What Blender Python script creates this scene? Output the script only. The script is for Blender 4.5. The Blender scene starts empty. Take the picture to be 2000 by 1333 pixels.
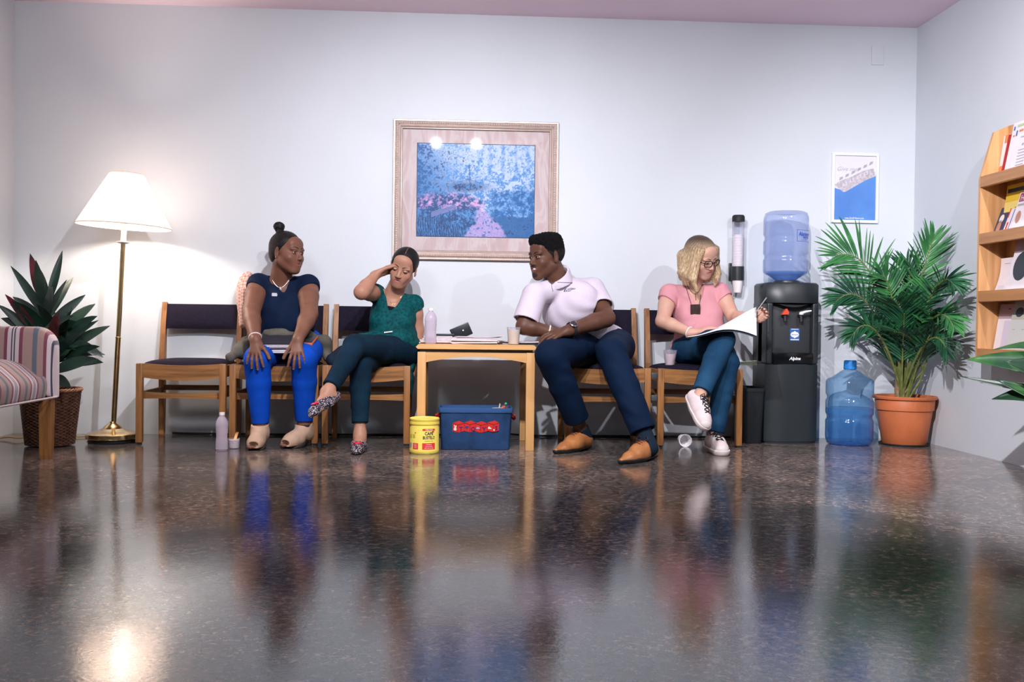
import bpy, bmesh, math, random
import numpy as np
from mathutils import Vector, Matrix, Euler
random.seed(7); RNG = np.random.RandomState(11)
SC = bpy.context.scene; COL = SC.collection
PI = math.pi
# ---------------------------------------------------------------- camera
CAM_YAW, CAM_PITCH, CAM_ROLL, CAM_H, CAM_D = 0.0575, -0.0145, 0.0123, 0.6394, 5.7826
FPX = 2000 * 35 / 36.0
def cam_axes():
    cy, sy = math.cos(CAM_YAW), math.sin(CAM_YAW); cp, sp = math.cos(CAM_PITCH), math.sin(CAM_PITCH)
    cr, sr = math.cos(CAM_ROLL), math.sin(CAM_ROLL)
    f = Vector((sy*cp, cy*cp, sp)); r = Vector((cy, -sy, 0)); u = r.cross(f)
    return r*cr + u*sr, -r*sr + u*cr, f
CR, CU, CF = cam_axes(); CO = Vector((0, -CAM_D, CAM_H))
cd = bpy.data.cameras.new('camera'); cam = bpy.data.objects.new('camera', cd); COL.objects.link(cam)
cd.lens = 35; cd.sensor_width = 36; cd.clip_start = 0.05
cam.matrix_world = Matrix(((CR.x, CU.x, -CF.x, CO.x), (CR.y, CU.y, -CF.y, CO.y), (CR.z, CU.z, -CF.z, CO.z), (0, 0, 0, 1)))
cd.dof.use_dof = False
SC.camera = cam
def at(px, py, Y):
    d = CF + CR*((px-1000)/FPX) - CU*((py-666.5)/FPX)
    return CO + d*((Y-CO.y)/d.y)
# ---------------------------------------------------------------- world, lights, exposure
SC.view_settings.view_transform = 'Standard'; SC.view_settings.look = 'None'
SC.view_settings.gamma = 1.0; SC.view_settings.exposure = 0.0; SC.view_settings.use_curve_mapping = False
W = bpy.data.worlds.new('world'); SC.world = W; W.use_nodes = True
W.node_tree.nodes['Background'].inputs[0].default_value = (0.13, 0.30, 0.36, 1)
W.node_tree.nodes['Background'].inputs[1].default_value = 0.3
SC.cycles.max_bounces = 8; SC.cycles.transparent_max_bounces = 24; SC.cycles.transmission_bounces = 8
SC.cycles.glossy_bounces = 5; SC.cycles.diffuse_bounces = 4; SC.cycles.caustics_refractive = False; SC.cycles.caustics_reflective = False
SC.cycles.sample_clamp_indirect = 6.0
def spot(name, loc, target, power, angle, blend, color, radius=0.022):
    l = bpy.data.lights.new(name, 'SPOT'); l.energy = power; l.spot_size = math.radians(angle); l.spot_blend = blend
    l.color = color; l.shadow_soft_size = radius
    o = bpy.data.objects.new(name, l); COL.objects.link(o); o.location = loc
    o.rotation_euler = (Vector(target)-Vector(loc)).to_track_quat('-Z', 'Y').to_euler()
    return o
KEY = (0.98, 0.94, 1.0)
SPOTS = [((-0.18, -2.9, 2.22), (-0.35, 0, 0.50), 235, 88, 0.022), ((0.165, -2.9, 2.22), (0.80, 0, 0.50), 200, 92, 0.022),
         ((2.25, -2.7, 2.26), (1.9, 0, 0.45), 100, 90, 0.022), ((0.3, -4.3, 2.40), (2.717, -1.7, 0.9), 760, 66, 0.022), ((-1.2, -4.4, 2.38), (-1.9, 0, 1.3), 195, 74, 0.30),  # right-wall wash and soft left-side fill are added lamps
         ((-0.9, -2.3, 2.42), (-0.9, -1.35, 0), 70, 76, 0.09), ((1.1, -2.3, 2.42), (1.1, -1.35, 0), 70, 76, 0.09)]  # added downlights that brighten the floor before the chairs
for i, (a, b, p, sz, rd) in enumerate(SPOTS):
    spot('key_and_fill_spot', a, b, p, sz, 0.9, KEY, rd)
def area(name, loc, target, power, size, color):
    l = bpy.data.lights.new(name, 'AREA'); l.energy = power; l.shape = 'RECTANGLE'; l.size, l.size_y = size; l.color = color
    o = bpy.data.objects.new(name, l); COL.objects.link(o); o.location = loc
    o.rotation_euler = (Vector(target)-Vector(loc)).to_track_quat('-Z', 'Y').to_euler()
for ax0 in (-1.95, 2.1): area('rear_fill_light', (ax0, -6.6, 2.40), (ax0*0.6, -3.6, 0), 6, (0.8, 0.5), (0.40, 0.85, 1.0))  # unseen teal fill lights, added behind the camera
# ---------------------------------------------------------------- tagging
def tag(o, label=None, cat=None, group=None, kind=None):
    if label: o['label'] = label
    if cat: o['category'] = cat
    if group: o['group'] = group
    if kind: o['kind'] = kind
    return o
def thing(name, label, cat, loc=(0, 0, 0), rz=0, group=None):
    o = bpy.data.objects.new(name, None); COL.objects.link(o); o.empty_display_size = 0.1
    o.location = loc; o.rotation_euler = (0, 0, rz)
    return tag(o, label, cat, group)
# ---------------------------------------------------------------- materials
def mat(name, color, rough=0.5, metal=0.0, noise=0.0, nscale=8.0, bump=0.0, bscale=60.0, spec=0.5, trans=0.0, ior=1.45,
        color2=None, stretch=(1, 1, 1), emit=None, emit_s=0.0, sheen=0.0, coat=0.0, sss=0.0, alpha=1.0):
    m = bpy.data.materials.new(name); m.use_nodes = True; nt = m.node_tree; b = nt.nodes['Principled BSDF']
    if rough >= 0.75 and spec == 0.5: spec = 0.15      # matt cloth and paper
    b.inputs['Base Color'].default_value = (*color, 1); b.inputs['Roughness'].default_value = rough
    b.inputs['Metallic'].default_value = metal; b.inputs['Specular IOR Level'].default_value = spec
    b.inputs['Transmission Weight'].default_value = trans; b.inputs['IOR'].default_value = ior
    b.inputs['Sheen Weight'].default_value = sheen; b.inputs['Coat Weight'].default_value = coat; b.inputs['Alpha'].default_value = alpha
    if sss: b.inputs['Subsurface Weight'].default_value = sss; b.inputs['Subsurface Radius'].default_value = (0.012, 0.005, 0.003); b.inputs['Subsurface Scale'].default_value = 1.0
    if emit: b.inputs['Emission Color'].default_value = (*emit, 1); b.inputs['Emission Strength'].default_value = emit_s
    tc = nt.nodes.new('ShaderNodeTexCoord'); mp = nt.nodes.new('ShaderNodeMapping'); mp.inputs['Scale'].default_value = stretch
    nt.links.new(tc.outputs['Object'], mp.inputs['Vector'])
    if noise or color2:
        n = nt.nodes.new('ShaderNodeTexNoise'); n.inputs['Scale'].default_value = nscale; n.inputs['Detail'].default_value = 5
        nt.links.new(mp.outputs[0], n.inputs['Vector'])
        r = nt.nodes.new('ShaderNodeValToRGB'); c2 = color2 or tuple(max(0, c*(1-noise)) for c in color)
        r.color_ramp.elements[0].position = 0.35; r.color_ramp.elements[1].position = 0.65
        r.color_ramp.elements[0].color = (*c2, 1); r.color_ramp.elements[1].color = (*color, 1)
        nt.links.new(n.outputs['Fac'], r.inputs['Fac']); nt.links.new(r.outputs['Color'], b.inputs['Base Color'])
    if bump:
        n2 = nt.nodes.new('ShaderNodeTexNoise'); n2.inputs['Scale'].default_value = bscale; n2.inputs['Detail'].default_value = 3
        nt.links.new(mp.outputs[0], n2.inputs['Vector'])
        bp = nt.nodes.new('ShaderNodeBump'); bp.inputs['Strength'].default_value = bump; bp.inputs['Distance'].default_value = 0.01
        nt.links.new(n2.outputs['Fac'], bp.inputs['Height']); nt.links.new(bp.outputs[0], b.inputs['Normal'])
    return m
def wood(name, c1, c2, axis='z', scale=1.0, rough=0.42):
    m = bpy.data.materials.new(name); m.use_nodes = True; nt = m.node_tree; b = nt.nodes['Principled BSDF']
    tc = nt.nodes.new('ShaderNodeTexCoord'); mp = nt.nodes.new('ShaderNodeMapping')
    s = {'z': (26, 26, 1.6), 'x': (1.6, 26, 26), 'y': (26, 1.6, 26)}[axis]
    mp.inputs['Scale'].default_value = tuple(v*scale for v in s); nt.links.new(tc.outputs['Object'], mp.inputs['Vector'])
    n = nt.nodes.new('ShaderNodeTexNoise'); n.inputs['Scale'].default_value = 2.2; n.inputs['Detail'].default_value = 6; n.inputs['Distortion'].default_value = 0.6
    nt.links.new(mp.outputs[0], n.inputs['Vector'])
    r = nt.nodes.new('ShaderNodeValToRGB'); e = r.color_ramp.elements
    e[0].position = 0.3; e[0].color = (*c2, 1); e[1].position = 0.62; e[1].color = (*c1, 1)
    nt.links.new(n.outputs['Fac'], r.inputs['Fac']); nt.links.new(r.outputs['Color'], b.inputs['Base Color'])
    b.inputs['Roughness'].default_value = rough
    bp = nt.nodes.new('ShaderNodeBump'); bp.inputs['Strength'].default_value = 0.08; bp.inputs['Distance'].default_value = 0.004
    nt.links.new(n.outputs['Fac'], bp.inputs['Height']); nt.links.new(bp.outputs[0], b.inputs['Normal'])
    return m
def vcol_mat(name, rough=0.6, bump=0.0, bscale=200, spec=0.4):
    m = bpy.data.materials.new(name); m.use_nodes = True; nt = m.node_tree; b = nt.nodes['Principled BSDF']
    a = nt.nodes.new('ShaderNodeVertexColor'); a.layer_name = 'Col'; nt.links.new(a.outputs['Color'], b.inputs['Base Color'])
    b.inputs['Roughness'].default_value = rough; b.inputs['Specular IOR Level'].default_value = spec
    return m
def srgb(r, g, b):
    f = lambda c: c/12.92 if c <= 0.04045 else ((c+0.055)/1.055)**2.4
    return (f(r/255), f(g/255), f(b/255))
OAK = wood('oak', (0.33, 0.145, 0.045), (0.17, 0.068, 0.020))
OAKX = wood('oak_rail', (0.36, 0.165, 0.052), (0.16, 0.066, 0.020), 'x')
PALE = wood('pale_maple', (0.66, 0.37, 0.145), (0.55, 0.29, 0.105), 'z', 0.6)
PALEX = wood('pale_maple_rail', (0.68, 0.39, 0.155), (0.57, 0.31, 0.115), 'x', 0.6)
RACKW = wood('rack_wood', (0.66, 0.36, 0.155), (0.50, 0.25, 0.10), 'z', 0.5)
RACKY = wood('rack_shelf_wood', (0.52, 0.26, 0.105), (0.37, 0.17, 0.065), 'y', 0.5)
SEATF = mat('aubergine_fabric', (0.013, 0.010, 0.023), 0.85, noise=0.3, nscale=60, bump=0.25, bscale=400)
BLACKP = mat('black_plastic', (0.020, 0.026, 0.030), 0.38, noise=0.2, nscale=5)
BLACKM = mat('matte_black', (0.008, 0.009, 0.011), 0.6)
BRASS = mat('brass', (0.72, 0.52, 0.27), 0.22, metal=1.0, noise=0.15, nscale=30)
WHITEP = mat('white_plastic', (0.8, 0.8, 0.82), 0.4)
PAPER = mat('white_paper', (0.82, 0.78, 0.82), 0.7, noise=0.05, nscale=20)
PAPERP = mat('pink_newsprint', (0.66, 0.55, 0.58), 0.8, noise=0.15, nscale=30)
RED = mat('red_print', (0.72, 0.04, 0.03), 0.55)
INK = mat('dark_ink', (0.02, 0.02, 0.03), 0.6)
# ---------------------------------------------------------------- mesh collector
class MB:
    def __init__(s): s.v = []; s.f = []; s.m = []; s.vc = None
    def add(s, vs, fs, mi=0):
        o = len(s.v); s.v += [tuple(v) for v in vs]; s.f += [tuple(i+o for i in f) for f in fs]; s.m += [mi]*len(fs); return s
    def box(s, c, size, rot=None, bev=0.003, mi=0, seg=2):
        bm = bmesh.new(); bmesh.ops.create_cube(bm, size=1)
        for v in bm.verts: v.co = Vector((v.co.x*size[0], v.co.y*size[1], v.co.z*size[2]))
        if bev: bmesh.ops.bevel(bm, geom=bm.edges[:], offset=min(bev, min(size)*0.45), segments=seg, profile=0.6, affect='EDGES')
        M = Matrix.Translation(c) @ (rot.to_4x4() if rot is not None else Matrix.Identity(4))
        bm.verts.ensure_lookup_table()
        s.add([M @ v.co for v in bm.verts], [[v.index for v in f.verts] for f in bm.faces], mi); bm.free(); return s
    def tube(s, path, rad, n=10, mi=0, cap=True, closed=False, flat=None):
        P = [Vector(p) for p in path]; L = len(P); vs = []; fs = []
        rad = rad if hasattr(rad, '__len__') else [rad]*L
        up = None
        for i in range(L):
            t = (P[(i+1) % L]-P[i-1]) if closed else (P[min(i+1, L-1)]-P[max(i-1, 0)])
            t.normalize()
            if up is None:
                a = Vector((0, 0, 1)) if abs(t.z) < 0.9 else Vector((1, 0, 0)); up = (a - t*a.dot(t)).normalized()
            else:
                up = up - t*up.dot(t); up = up.normalized() if up.length > 1e-6 else t.orthogonal().normalized()
            sd = t.cross(up)
            for k in range(n):
                a = 2*PI*k/n; vs.append(P[i] + (up*math.cos(a)*(flat or 1) + sd*math.sin(a))*rad[i])
        for i in range(L if closed else L-1):
            for k in range(n):
                a = i*n+k; b = i*n+(k+1) % n; c = ((i+1) % L)*n+(k+1) % n; d = ((i+1) % L)*n+k
                fs.append((a, b, c, d))
        if cap and not closed: fs.append(tuple(range(n-1, -1, -1))); fs.append(tuple((L-1)*n+k for k in range(n)))
        return s.add(vs, fs, mi)
    def lathe(s, prof, c=(0, 0, 0), n=40, mi=0, R=None, sx=1, sy=1, cap=False):
        vs = []; fs = []; R = R or Matrix.Identity(3); c = Vector(c)
        for r, z in prof:
            for k in range(n):
                a = 2*PI*k/n; vs.append(c + R @ Vector((r*math.cos(a)*sx, r*math.sin(a)*sy, z)))
        for i in range(len(prof)-1):
            for k in range(n):
                fs.append((i*n+k, i*n+(k+1) % n, (i+1)*n+(k+1) % n, (i+1)*n+k))
        if cap: fs.append(tuple(range(n-1, -1, -1))); fs.append(tuple((len(prof)-1)*n+k for k in range(n)))
        return s.add(vs, fs, mi)
    def prism(s, poly, T, thick, mi=0):
        """poly: 2D points (u,v); T maps (u,v,w) to a point; extruded over w = 0..thick"""
        n = len(poly); vs = [T(u, v, 0) for u, v in poly] + [T(u, v, thick) for u, v in poly]
        fs = [tuple(range(n-1, -1, -1)), tuple(range(n, 2*n))] + [(i, (i+1) % n, n+(i+1) % n, n+i) for i in range(n)]
        return s.add(vs, fs, mi)
    def grid(s, fn, nu, nv, mi=0, thick=None):
        vs = [fn(i/nu, j/nv) for j in range(nv+1) for i in range(nu+1)]
        fs = [(j*(nu+1)+i, j*(nu+1)+i+1, (j+1)*(nu+1)+i+1, (j+1)*(nu+1)+i) for j in range(nv) for i in range(nu)]
        if thick is not None:
            o = len(vs); t = Vector(thick); vs = vs + [Vector(v)+t for v in vs]
            fs = fs + [tuple(o+i for i in reversed(f)) for f in fs]
            W_ = nu+1; rim = [(i, i+1) for i in range(nu)] + [(j*W_+nu, (j+1)*W_+nu) for j in range(nv)] + \
                [(nv*W_+i+1, nv*W_+i) for i in range(nu)] + [((j+1)*W_, j*W_) for j in range(nv)]
            fs += [(b, a, a+o, b+o) for a, b in rim]
        return s.add(vs, fs, mi)
    def text(s, txt, size, T, mi=0, depth=0.0006, align='CENTER', shear=0, bold=0.0, width=None):
        cu = bpy.data.curves.new('t', 'FONT'); cu.body = txt; cu.size = size; cu.align_x = align; cu.extrude = 0; cu.shear = shear
        cu.offset = bold; cu.resolution_u = 2
        o = bpy.data.objects.new('t', cu); COL.objects.link(o); dg = bpy.context.evaluated_depsgraph_get()
        me = bpy.data.meshes.new_from_object(o.evaluated_get(dg))
        vs = [v.co.copy() for v in me.vertices]; k = 1.0
        if width and vs:
            k = width/max(1e-6, max(v.x for v in vs)-min(v.x for v in vs))
        s.add([T(v.x*k, v.y, depth) for v in vs], [tuple(p.vertices) for p in me.polygons], mi)
        bpy.data.objects.remove(o); bpy.data.curves.remove(cu); bpy.data.meshes.remove(me)
        return s
    def build(s, name, mats, parent=None, smooth=True, angle=40, fix=True):
        me = bpy.data.meshes.new(name); me.from_pydata([tuple(v) for v in s.v], [], s.f)
        mats = mats if isinstance(mats, (list, tuple)) else [mats]
        for m in mats: me.materials.append(m)
        me.polygons.foreach_set('material_index', [min(m, len(mats)-1) for m in s.m]); me.update()
        if fix:
            bm = bmesh.new(); bm.from_mesh(me); bmesh.ops.recalc_face_normals(bm, faces=bm.faces[:]); bm.to_mesh(me); bm.free()
        if smooth:
            me.polygons.foreach_set('use_smooth', [True]*len(me.polygons)); me.set_sharp_from_angle(angle=math.radians(angle))
        o = bpy.data.objects.new(name, me); COL.objects.link(o)
        if parent is not None: o.parent = parent
        return o
def rotz(a): return Matrix.Rotation(a, 3, 'Z')
def rotx(a): return Matrix.Rotation(a, 3, 'X')
def roty(a): return Matrix.Rotation(a, 3, 'Y')
def dup(root, loc, rz=None, label=None, group=None):
    r = root.copy(); COL.objects.link(r); r.location = loc
    if rz is not None: r.rotation_euler = (0, 0, rz)
    if label: r['label'] = label
    if group: r['group'] = group
    for ch in list(root.children):
        c = ch.copy(); COL.objects.link(c); c.parent = r
        for g in list(ch.children):
            d = g.copy(); COL.objects.link(d); d.parent = c
    return r
# ================================================================ the setting
XL, XR, HC, YF = -2.493, 2.717, 2.44, -8.0
def wall_material(name, c, bumps=0.05):
    return mat(name, c, 0.75, noise=0.03, nscale=2.0, bump=bumps, bscale=90, spec=0.25)
WALLM = wall_material('pale_blue_grey_paint', (0.66, 0.71, 0.75))
CEILM = wall_material('ceiling_paint', (0.88, 0.70, 0.80))
def slab(name, c, size, m):
    o = MB().box(c, size, bev=0).build(name, m, smooth=False); return tag(o, kind='structure')
slab('wall_back', ((XL+XR)/2, 0.05, HC/2), (XR-XL+0.2, 0.1, HC), WALLM)
slab('wall_left', (XL-0.05, YF/2, HC/2), (0.1, -YF, HC), WALLM)
slab('wall_right', (XR+0.05, YF/2, HC/2), (0.1, -YF, HC), WALLM)
slab('wall_front', ((XL+XR)/2, YF-0.05, HC/2), (XR-XL+0.2, 0.1, HC), WALLM)
slab('ceiling', ((XL+XR)/2, YF/2, HC+0.05), (XR-XL+0.4, -YF+0.2, 0.1), CEILM)
def floor_mat():
    m = bpy.data.materials.new('polished_concrete'); m.use_nodes = True; nt = m.node_tree; b = nt.nodes['Principled BSDF']; L = nt.links.new
    tc = nt.nodes.new('ShaderNodeTexCoord')
    def noise(scale, detail, dist=0.0, rough=0.6, st=(1, 1, 1)):
        mp = nt.nodes.new('ShaderNodeMapping'); mp.inputs['Scale'].default_value = st; L(tc.outputs['Object'], mp.inputs['Vector'])
        n = nt.nodes.new('ShaderNodeTexNoise'); n.inputs['Scale'].default_value = scale; n.inputs['Detail'].default_value = detail
        n.inputs['Distortion'].default_value = dist; n.inputs['Roughness'].default_value = rough; L(mp.outputs[0], n.inputs['Vector']); return n
    def ramp(src, stops):
        r = nt.nodes.new('ShaderNodeValToRGB'); e = r.color_ramp.elements
        while len(e) < len(stops): e.new(0.5)
        for k, (p, c) in enumerate(stops): e[k].position = p; e[k].color = (*c, 1)
        L(src, r.inputs['Fac']); return r
    big = noise(1.1, 6, 1.2, 0.65)
    base = ramp(big.outputs['Fac'], [(0.30, (0.050, 0.052, 0.054)), (0.48, (0.115, 0.096, 0.085)), (0.60, (0.215, 0.165, 0.140)), (0.76, (0.31, 0.245, 0.21))])
    fine = noise(42, 8, 0.4, 0.75)
    fr = ramp(fine.outputs['Fac'], [(0.38, (0.16, 0.17, 0.19)), (0.52, (0.95, 0.95, 0.95)), (0.66, (2.7, 2.4, 2.2))])
    mx = nt.nodes.new('ShaderNodeMix'); mx.data_type = 'RGBA'; mx.blend_type = 'MULTIPLY'; mx.inputs['Factor'].default_value = 1
    L(base.outputs['Color'], mx.inputs[6]); L(fr.outputs['Color'], mx.inputs[7])
    sp = noise(170, 2, 0, 0.5); spr = ramp(sp.outputs['Fac'], [(0.76, (0, 0, 0)), (0.80, (0.16, 0.14, 0.13))])
    ad = nt.nodes.new('ShaderNodeMix'); ad.data_type = 'RGBA'; ad.blend_type = 'ADD'; ad.inputs['Factor'].default_value = 1
    L(mx.outputs[2], ad.inputs[6]); L(spr.outputs['Color'], ad.inputs[7]); L(ad.outputs[2], b.inputs['Base Color'])
    rn = noise(2.4, 7, 0.8, 0.7); rr = nt.nodes.new('ShaderNodeMapRange'); L(rn.outputs['Fac'], rr.inputs['Value'])
    rr.inputs['From Min'].default_value = 0.3; rr.inputs['From Max'].default_value = 0.75
    rr.inputs['To Min'].default_value = 0.055; rr.inputs['To Max'].default_value = 0.15; L(rr.outputs[0], b.inputs['Roughness'])
    bn = noise(9, 4, 0.5, 0.55); bp = nt.nodes.new('ShaderNodeBump'); bp.inputs['Strength'].default_value = 0.07; bp.inputs['Distance'].default_value = 0.005
    L(bn.outputs['Fac'], bp.inputs['Height'])
    b2 = noise(120, 3, 0.0, 0.6); bp2 = nt.nodes.new('ShaderNodeBump'); bp2.inputs['Strength'].default_value = 0.22; bp2.inputs['Distance'].default_value = 0.001
    L(b2.outputs['Fac'], bp2.inputs['Height']); L(bp.outputs[0], bp2.inputs['Normal']); L(bp2.outputs[0], b.inputs['Normal'])
    b.inputs['IOR'].default_value = 1.75; b.inputs['Specular IOR Level'].default_value = 0.5; b.inputs['Specular Tint'].default_value = (0.86, 0.95, 1.0, 1)
    return m
slab('floor', ((XL+XR)/2, YF/2, -0.05), (XR-XL+0.4, -YF+0.2, 0.1), floor_mat())
# ================================================================ waiting room chairs
def make_chair(label):
    t = thing('waiting_chair', label, 'chair', (0, 0, 0), 0, 'row of wooden waiting chairs')
    Wd, yf, yb = 0.462, -0.235, 0.20           # origin: floor under the seat middle, chair faces -y
    hx = Wd/2-0.017
    for sx in (-1, 1):
        MB().box((sx*hx, yf+0.017, 0.217), (0.034, 0.034, 0.414), bev=0.005).box((sx*hx, yf+0.017, 0.005), (0.022, 0.022, 0.01), bev=0.002, mi=1).build('leg', [OAK, BLACKP], t)
    for sx in (-1, 1):                          # rear legs run up into the back posts, leaning backwards
        pts = [(yb-0.045, 0.0), (yb-0.05, 0.25), (yb-0.05, 0.44), (yb-0.02, 0.62), (yb+0.008, 0.755), (yb+0.032, 0.75), (yb+0.012, 0.60), (yb+0.0, 0.42), (yb-0.004, 0.2), (yb-0.015, 0.0)]
        x0 = sx*(hx-0.003)-0.014
        MB().prism(pts, lambda u, v, w, x0=x0: Vector((x0+w, u, v)), 0.028).build('back_post', OAK, t, smooth=False)
    n = 14; top = [(-hx+0.0+2*hx*i/n, 0.425-0.010*math.sin(PI*i/n)) for i in range(n+1)]; bot = [(-hx+2*hx*i/n, 0.352-0.0135*math.sin(PI*i/n)*1.2) for i in range(n+1)]
    MB().prism(top + bot[::-1], lambda u, v, w: Vector((u, yf+0.006+w, v)), 0.020).build('front_rail', OAKX, t, smooth=False)
    sr = MB()
    for sx in (-1, 1):
        sr.box((sx*hx, (yf+yb)/2, 0.385), (0.020, yb-yf-0.04, 0.062), bev=0.003)
    sr.box((0, yb-0.03, 0.385), (2*hx, 0.02, 0.06), bev=0.003)
    sr.build('seat_frame', OAKX, t)
    for sx in (-1, 1):
        MB().box((sx*hx, (yf+yb)/2-0.005, 0.262), (0.018, yb-yf-0.06, 0.032), bev=0.003).build('stretcher', OAKX, t)
    lo = [(-hx+2*hx*i/n, 0.236+0.004*math.sin(PI*i/n)) for i in range(n+1)]
    MB().prism([(-hx, 0.272), ] + [(-hx+2*hx*i/n, 0.272-0.006*math.sin(PI*i/n)) for i in range(1, n)] + [(hx, 0.272)] + lo[::-1], lambda u, v, w: Vector((u, yf+0.05+w, v)), 0.018).build('stretcher', OAKX, t, smooth=False)
    MB().box((0, yb-0.035, 0.275), (2*hx, 0.016, 0.03), bev=0.003).build('stretcher', OAKX, t)
    def seat(u, v):
        x = (u-0.5)*2*0.214; y = yf+0.02+(v*(yb-yf-0.055)); e = (1-abs(2*u-1)**4)*(1-abs(2*v-1)**6)
        return Vector((x, y, 0.412+0.034*max(0, e)**0.5))
    MB().grid(seat, 24, 24, thick=(0, 0, -0.02)).build('seat', SEATF, t)
    def back(side):
        def f(u, v):
            x = (u-0.5)*2*(hx-0.012); z = 0.605+0.140*v; lean = (z-0.44)*0.20
            y = yb-0.045+lean + 0.018*(1-(2*u-1)**2) - side*(0.006+0.014*(1-abs(2*v-1)**3)*(1-abs(2*u-1)**8))
            return Vector((x, y, z))
        return f
    b = MB(); f1, f2 = back(1), back(-1); n1, n2 = 20, 10
    b.grid(f1, n1, n2); b.grid(lambda u, v: f2(1-u, v), n1, n2)
    b.grid(lambda u, v: f1(u, 1)*(1-v)+f2(u, 1)*v, n1, 2); b.grid(lambda u, v: f1(u, 0)*v+f2(u, 0)*(1-v), n1, 2)
    b.grid(lambda u, v: f1(0, u)*v+f2(0, u)*(1-v), n2, 2); b.grid(lambda u, v: f1(1, u)*(1-v)+f2(1, u)*v, n2, 2)
    b.build('backrest', SEATF, t, angle=60)
    return t
chair_x = [-1.424, -0.944, -0.463, 0.822, 1.322]
chair_l = ['empty oak waiting chair with dark padded seat, nearest the brass floor lamp',
           'oak waiting chair under the woman in blue trousers with a jacket on it',
           'oak waiting chair under the woman in the teal tunic, left of the table',
           'oak waiting chair under the man in the white polo, right of the table',
           'oak waiting chair under the woman in pink, nearest the water cooler']
CHY = -0.27
c0 = make_chair(chair_l[0]); c0.location = (chair_x[0], CHY, 0)
for x, l in zip(chair_x[1:], chair_l[1:]): dup(c0, (x, CHY, 0), label=l)
STEELG = mat('grey_steel', (0.10, 0.13, 0.14), 0.4, metal=0.6)
for z, w_ in ((0.385, 'upper'), (0.265, 'lower')):
    tag(MB().box((1.073, -0.49, z), (0.032, 0.012, 0.03), bev=0.002).build('linking_bracket', STEELG), w_+' of the grey metal brackets linking the two chairs right of the table', 'bracket')
# ================================================================ table
tb = thing('side_table', 'pale maple side table with an arched apron, holding papers and drinks', 'table', (0.112, -0.42, 0))
tw, tf, tbk = 0.305, -0.262, 0.24
def top_poly():
    return [(-tw-0.005, 0.530), (-tw+0.006, 0.520), (tw-0.006, 0.520), (tw+0.005, 0.530), (tw-0.008, 0.543), (tw-0.02, 0.545), (-tw+0.02, 0.545), (-tw+0.008, 0.543)]
MB().prism(top_poly(), lambda u, v, w: Vector((u, tf-0.015+w, v)), tbk-tf+0.03).build('table_top', PALEX, tb, smooth=False)
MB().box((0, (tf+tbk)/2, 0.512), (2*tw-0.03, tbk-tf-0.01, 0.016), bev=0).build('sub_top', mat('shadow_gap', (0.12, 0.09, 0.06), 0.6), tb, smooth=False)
for sx in (-1, 1):
    for yy in (tf+0.022, tbk-0.022): MB().box((sx*(tw-0.026), yy, 0.2525), (0.044, 0.044, 0.505), bev=0.003).build('leg', PALE, tb)
n = 20; hw = tw-0.048
arch = [(-hw+2*hw*i/n, 0.452+0.030*math.sin(PI*i/n)**0.9) for i in range(n+1)]
for yy in (tf+0.006, tbk-0.022):
    MB().prism([(-hw, 0.505), (hw, 0.505)] + arch[::-1], lambda u, v, w, yy=yy: Vector((u, yy+w, v)), 0.016).build('apron', PALEX, tb, smooth=False)
for sx in (-1, 1): MB().box((sx*(tw-0.02), (tf+tbk)/2, 0.478), (0.016, tbk-tf-0.08, 0.054), bev=0.002).build('apron', PALEX, tb)
TZ = 0.545
# papers on the table
def sheet_stack(name, label, cat, c, size, n, rz, m, wob=0.004, group=None, jit=0.012):
    b = MB(); z = c[2]
    th = size[2]/n
    for i in range(n):
        a = rz+random.uniform(-0.06, 0.06); dx, dy = random.uniform(-jit, jit), random.uniform(-jit, jit); cc, ss = math.cos(a), math.sin(a)
        ph = random.uniform(0, 6); top = (i == n-1)
        def f(u, v, z=z, cc=cc, ss=ss, dx=dx, dy=dy, ph=ph, top=top):
            X = (u-0.5)*size[0]; Y = (v-0.5)*size[1]; e = (abs(2*u-1)**3)
            return Vector((c[0]+dx+X*cc-Y*ss, c[1]+dy+X*ss+Y*cc, z+wob*(0.4+1.2*top)*e*(0.5+0.5*math.sin(ph+3*u))))
        b.grid(f, 8, 4, thick=(0, 0, th*0.86), mi=i % 2); z += th
    o = b.build(name, m, smooth=False); tag(o, label, cat, group); return o
NEWS2 = mat('grey_newsprint', (0.74, 0.68, 0.72), 0.8, noise=0.2, nscale=60)
sheet_stack('newspaper', 'folded newspapers stacked flat behind the bottle on the table', 'newspaper', (-0.05, -0.47, TZ), (0.26, 0.20, 0.034), 5, 0.05, [PAPERP, NEWS2])
sheet_stack('newspaper', 'pile of pinkish newspapers in the middle of the table', 'newspaper', (0.115, -0.55, TZ), (0.24, 0.16, 0.030), 5, -0.04, [PAPERP, PAPER])
sheet_stack('newspaper', 'loose white pages lying across the newspaper pile', 'newspaper', (0.13, -0.49, TZ+0.034), (0.25, 0.15, 0.005), 2, 0.12, [PAPER, NEWS2], wob=0.008)
nb = thing('tablet_case', 'dark tablet case propped slantwise on the newspapers', 'tablet', (0.035, -0.36, TZ+0.041), 0)
MB().box((0, 0, 0.022), (0.11, 0.012, 0.07), roty(-0.42), bev=0.004).build('case', mat('black_leather', (0.01, 0.012, 0.018), 0.35), nb)
MB().box((-0.085, 0.0, 0.004), (0.10, 0.09, 0.012), None, bev=0.004).build('cover_flap', mat('black_leather_flap', (0.012, 0.014, 0.018), 0.4), nb)
MB().lathe([(0, -0.001), (0.004, -0.001), (0.004, 0.002), (0, 0.002)], (0.01, -0.008, 0.03), 10, R=rotx(PI/2)).build('stud', WHITEP, nb)
sheet_stack('magazine', "white magazines lying under the man's forearms", 'magazine', (0.335, -0.47, TZ), (0.17, 0.22, 0.016), 3, 0.3, [PAPER, INK])
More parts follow.
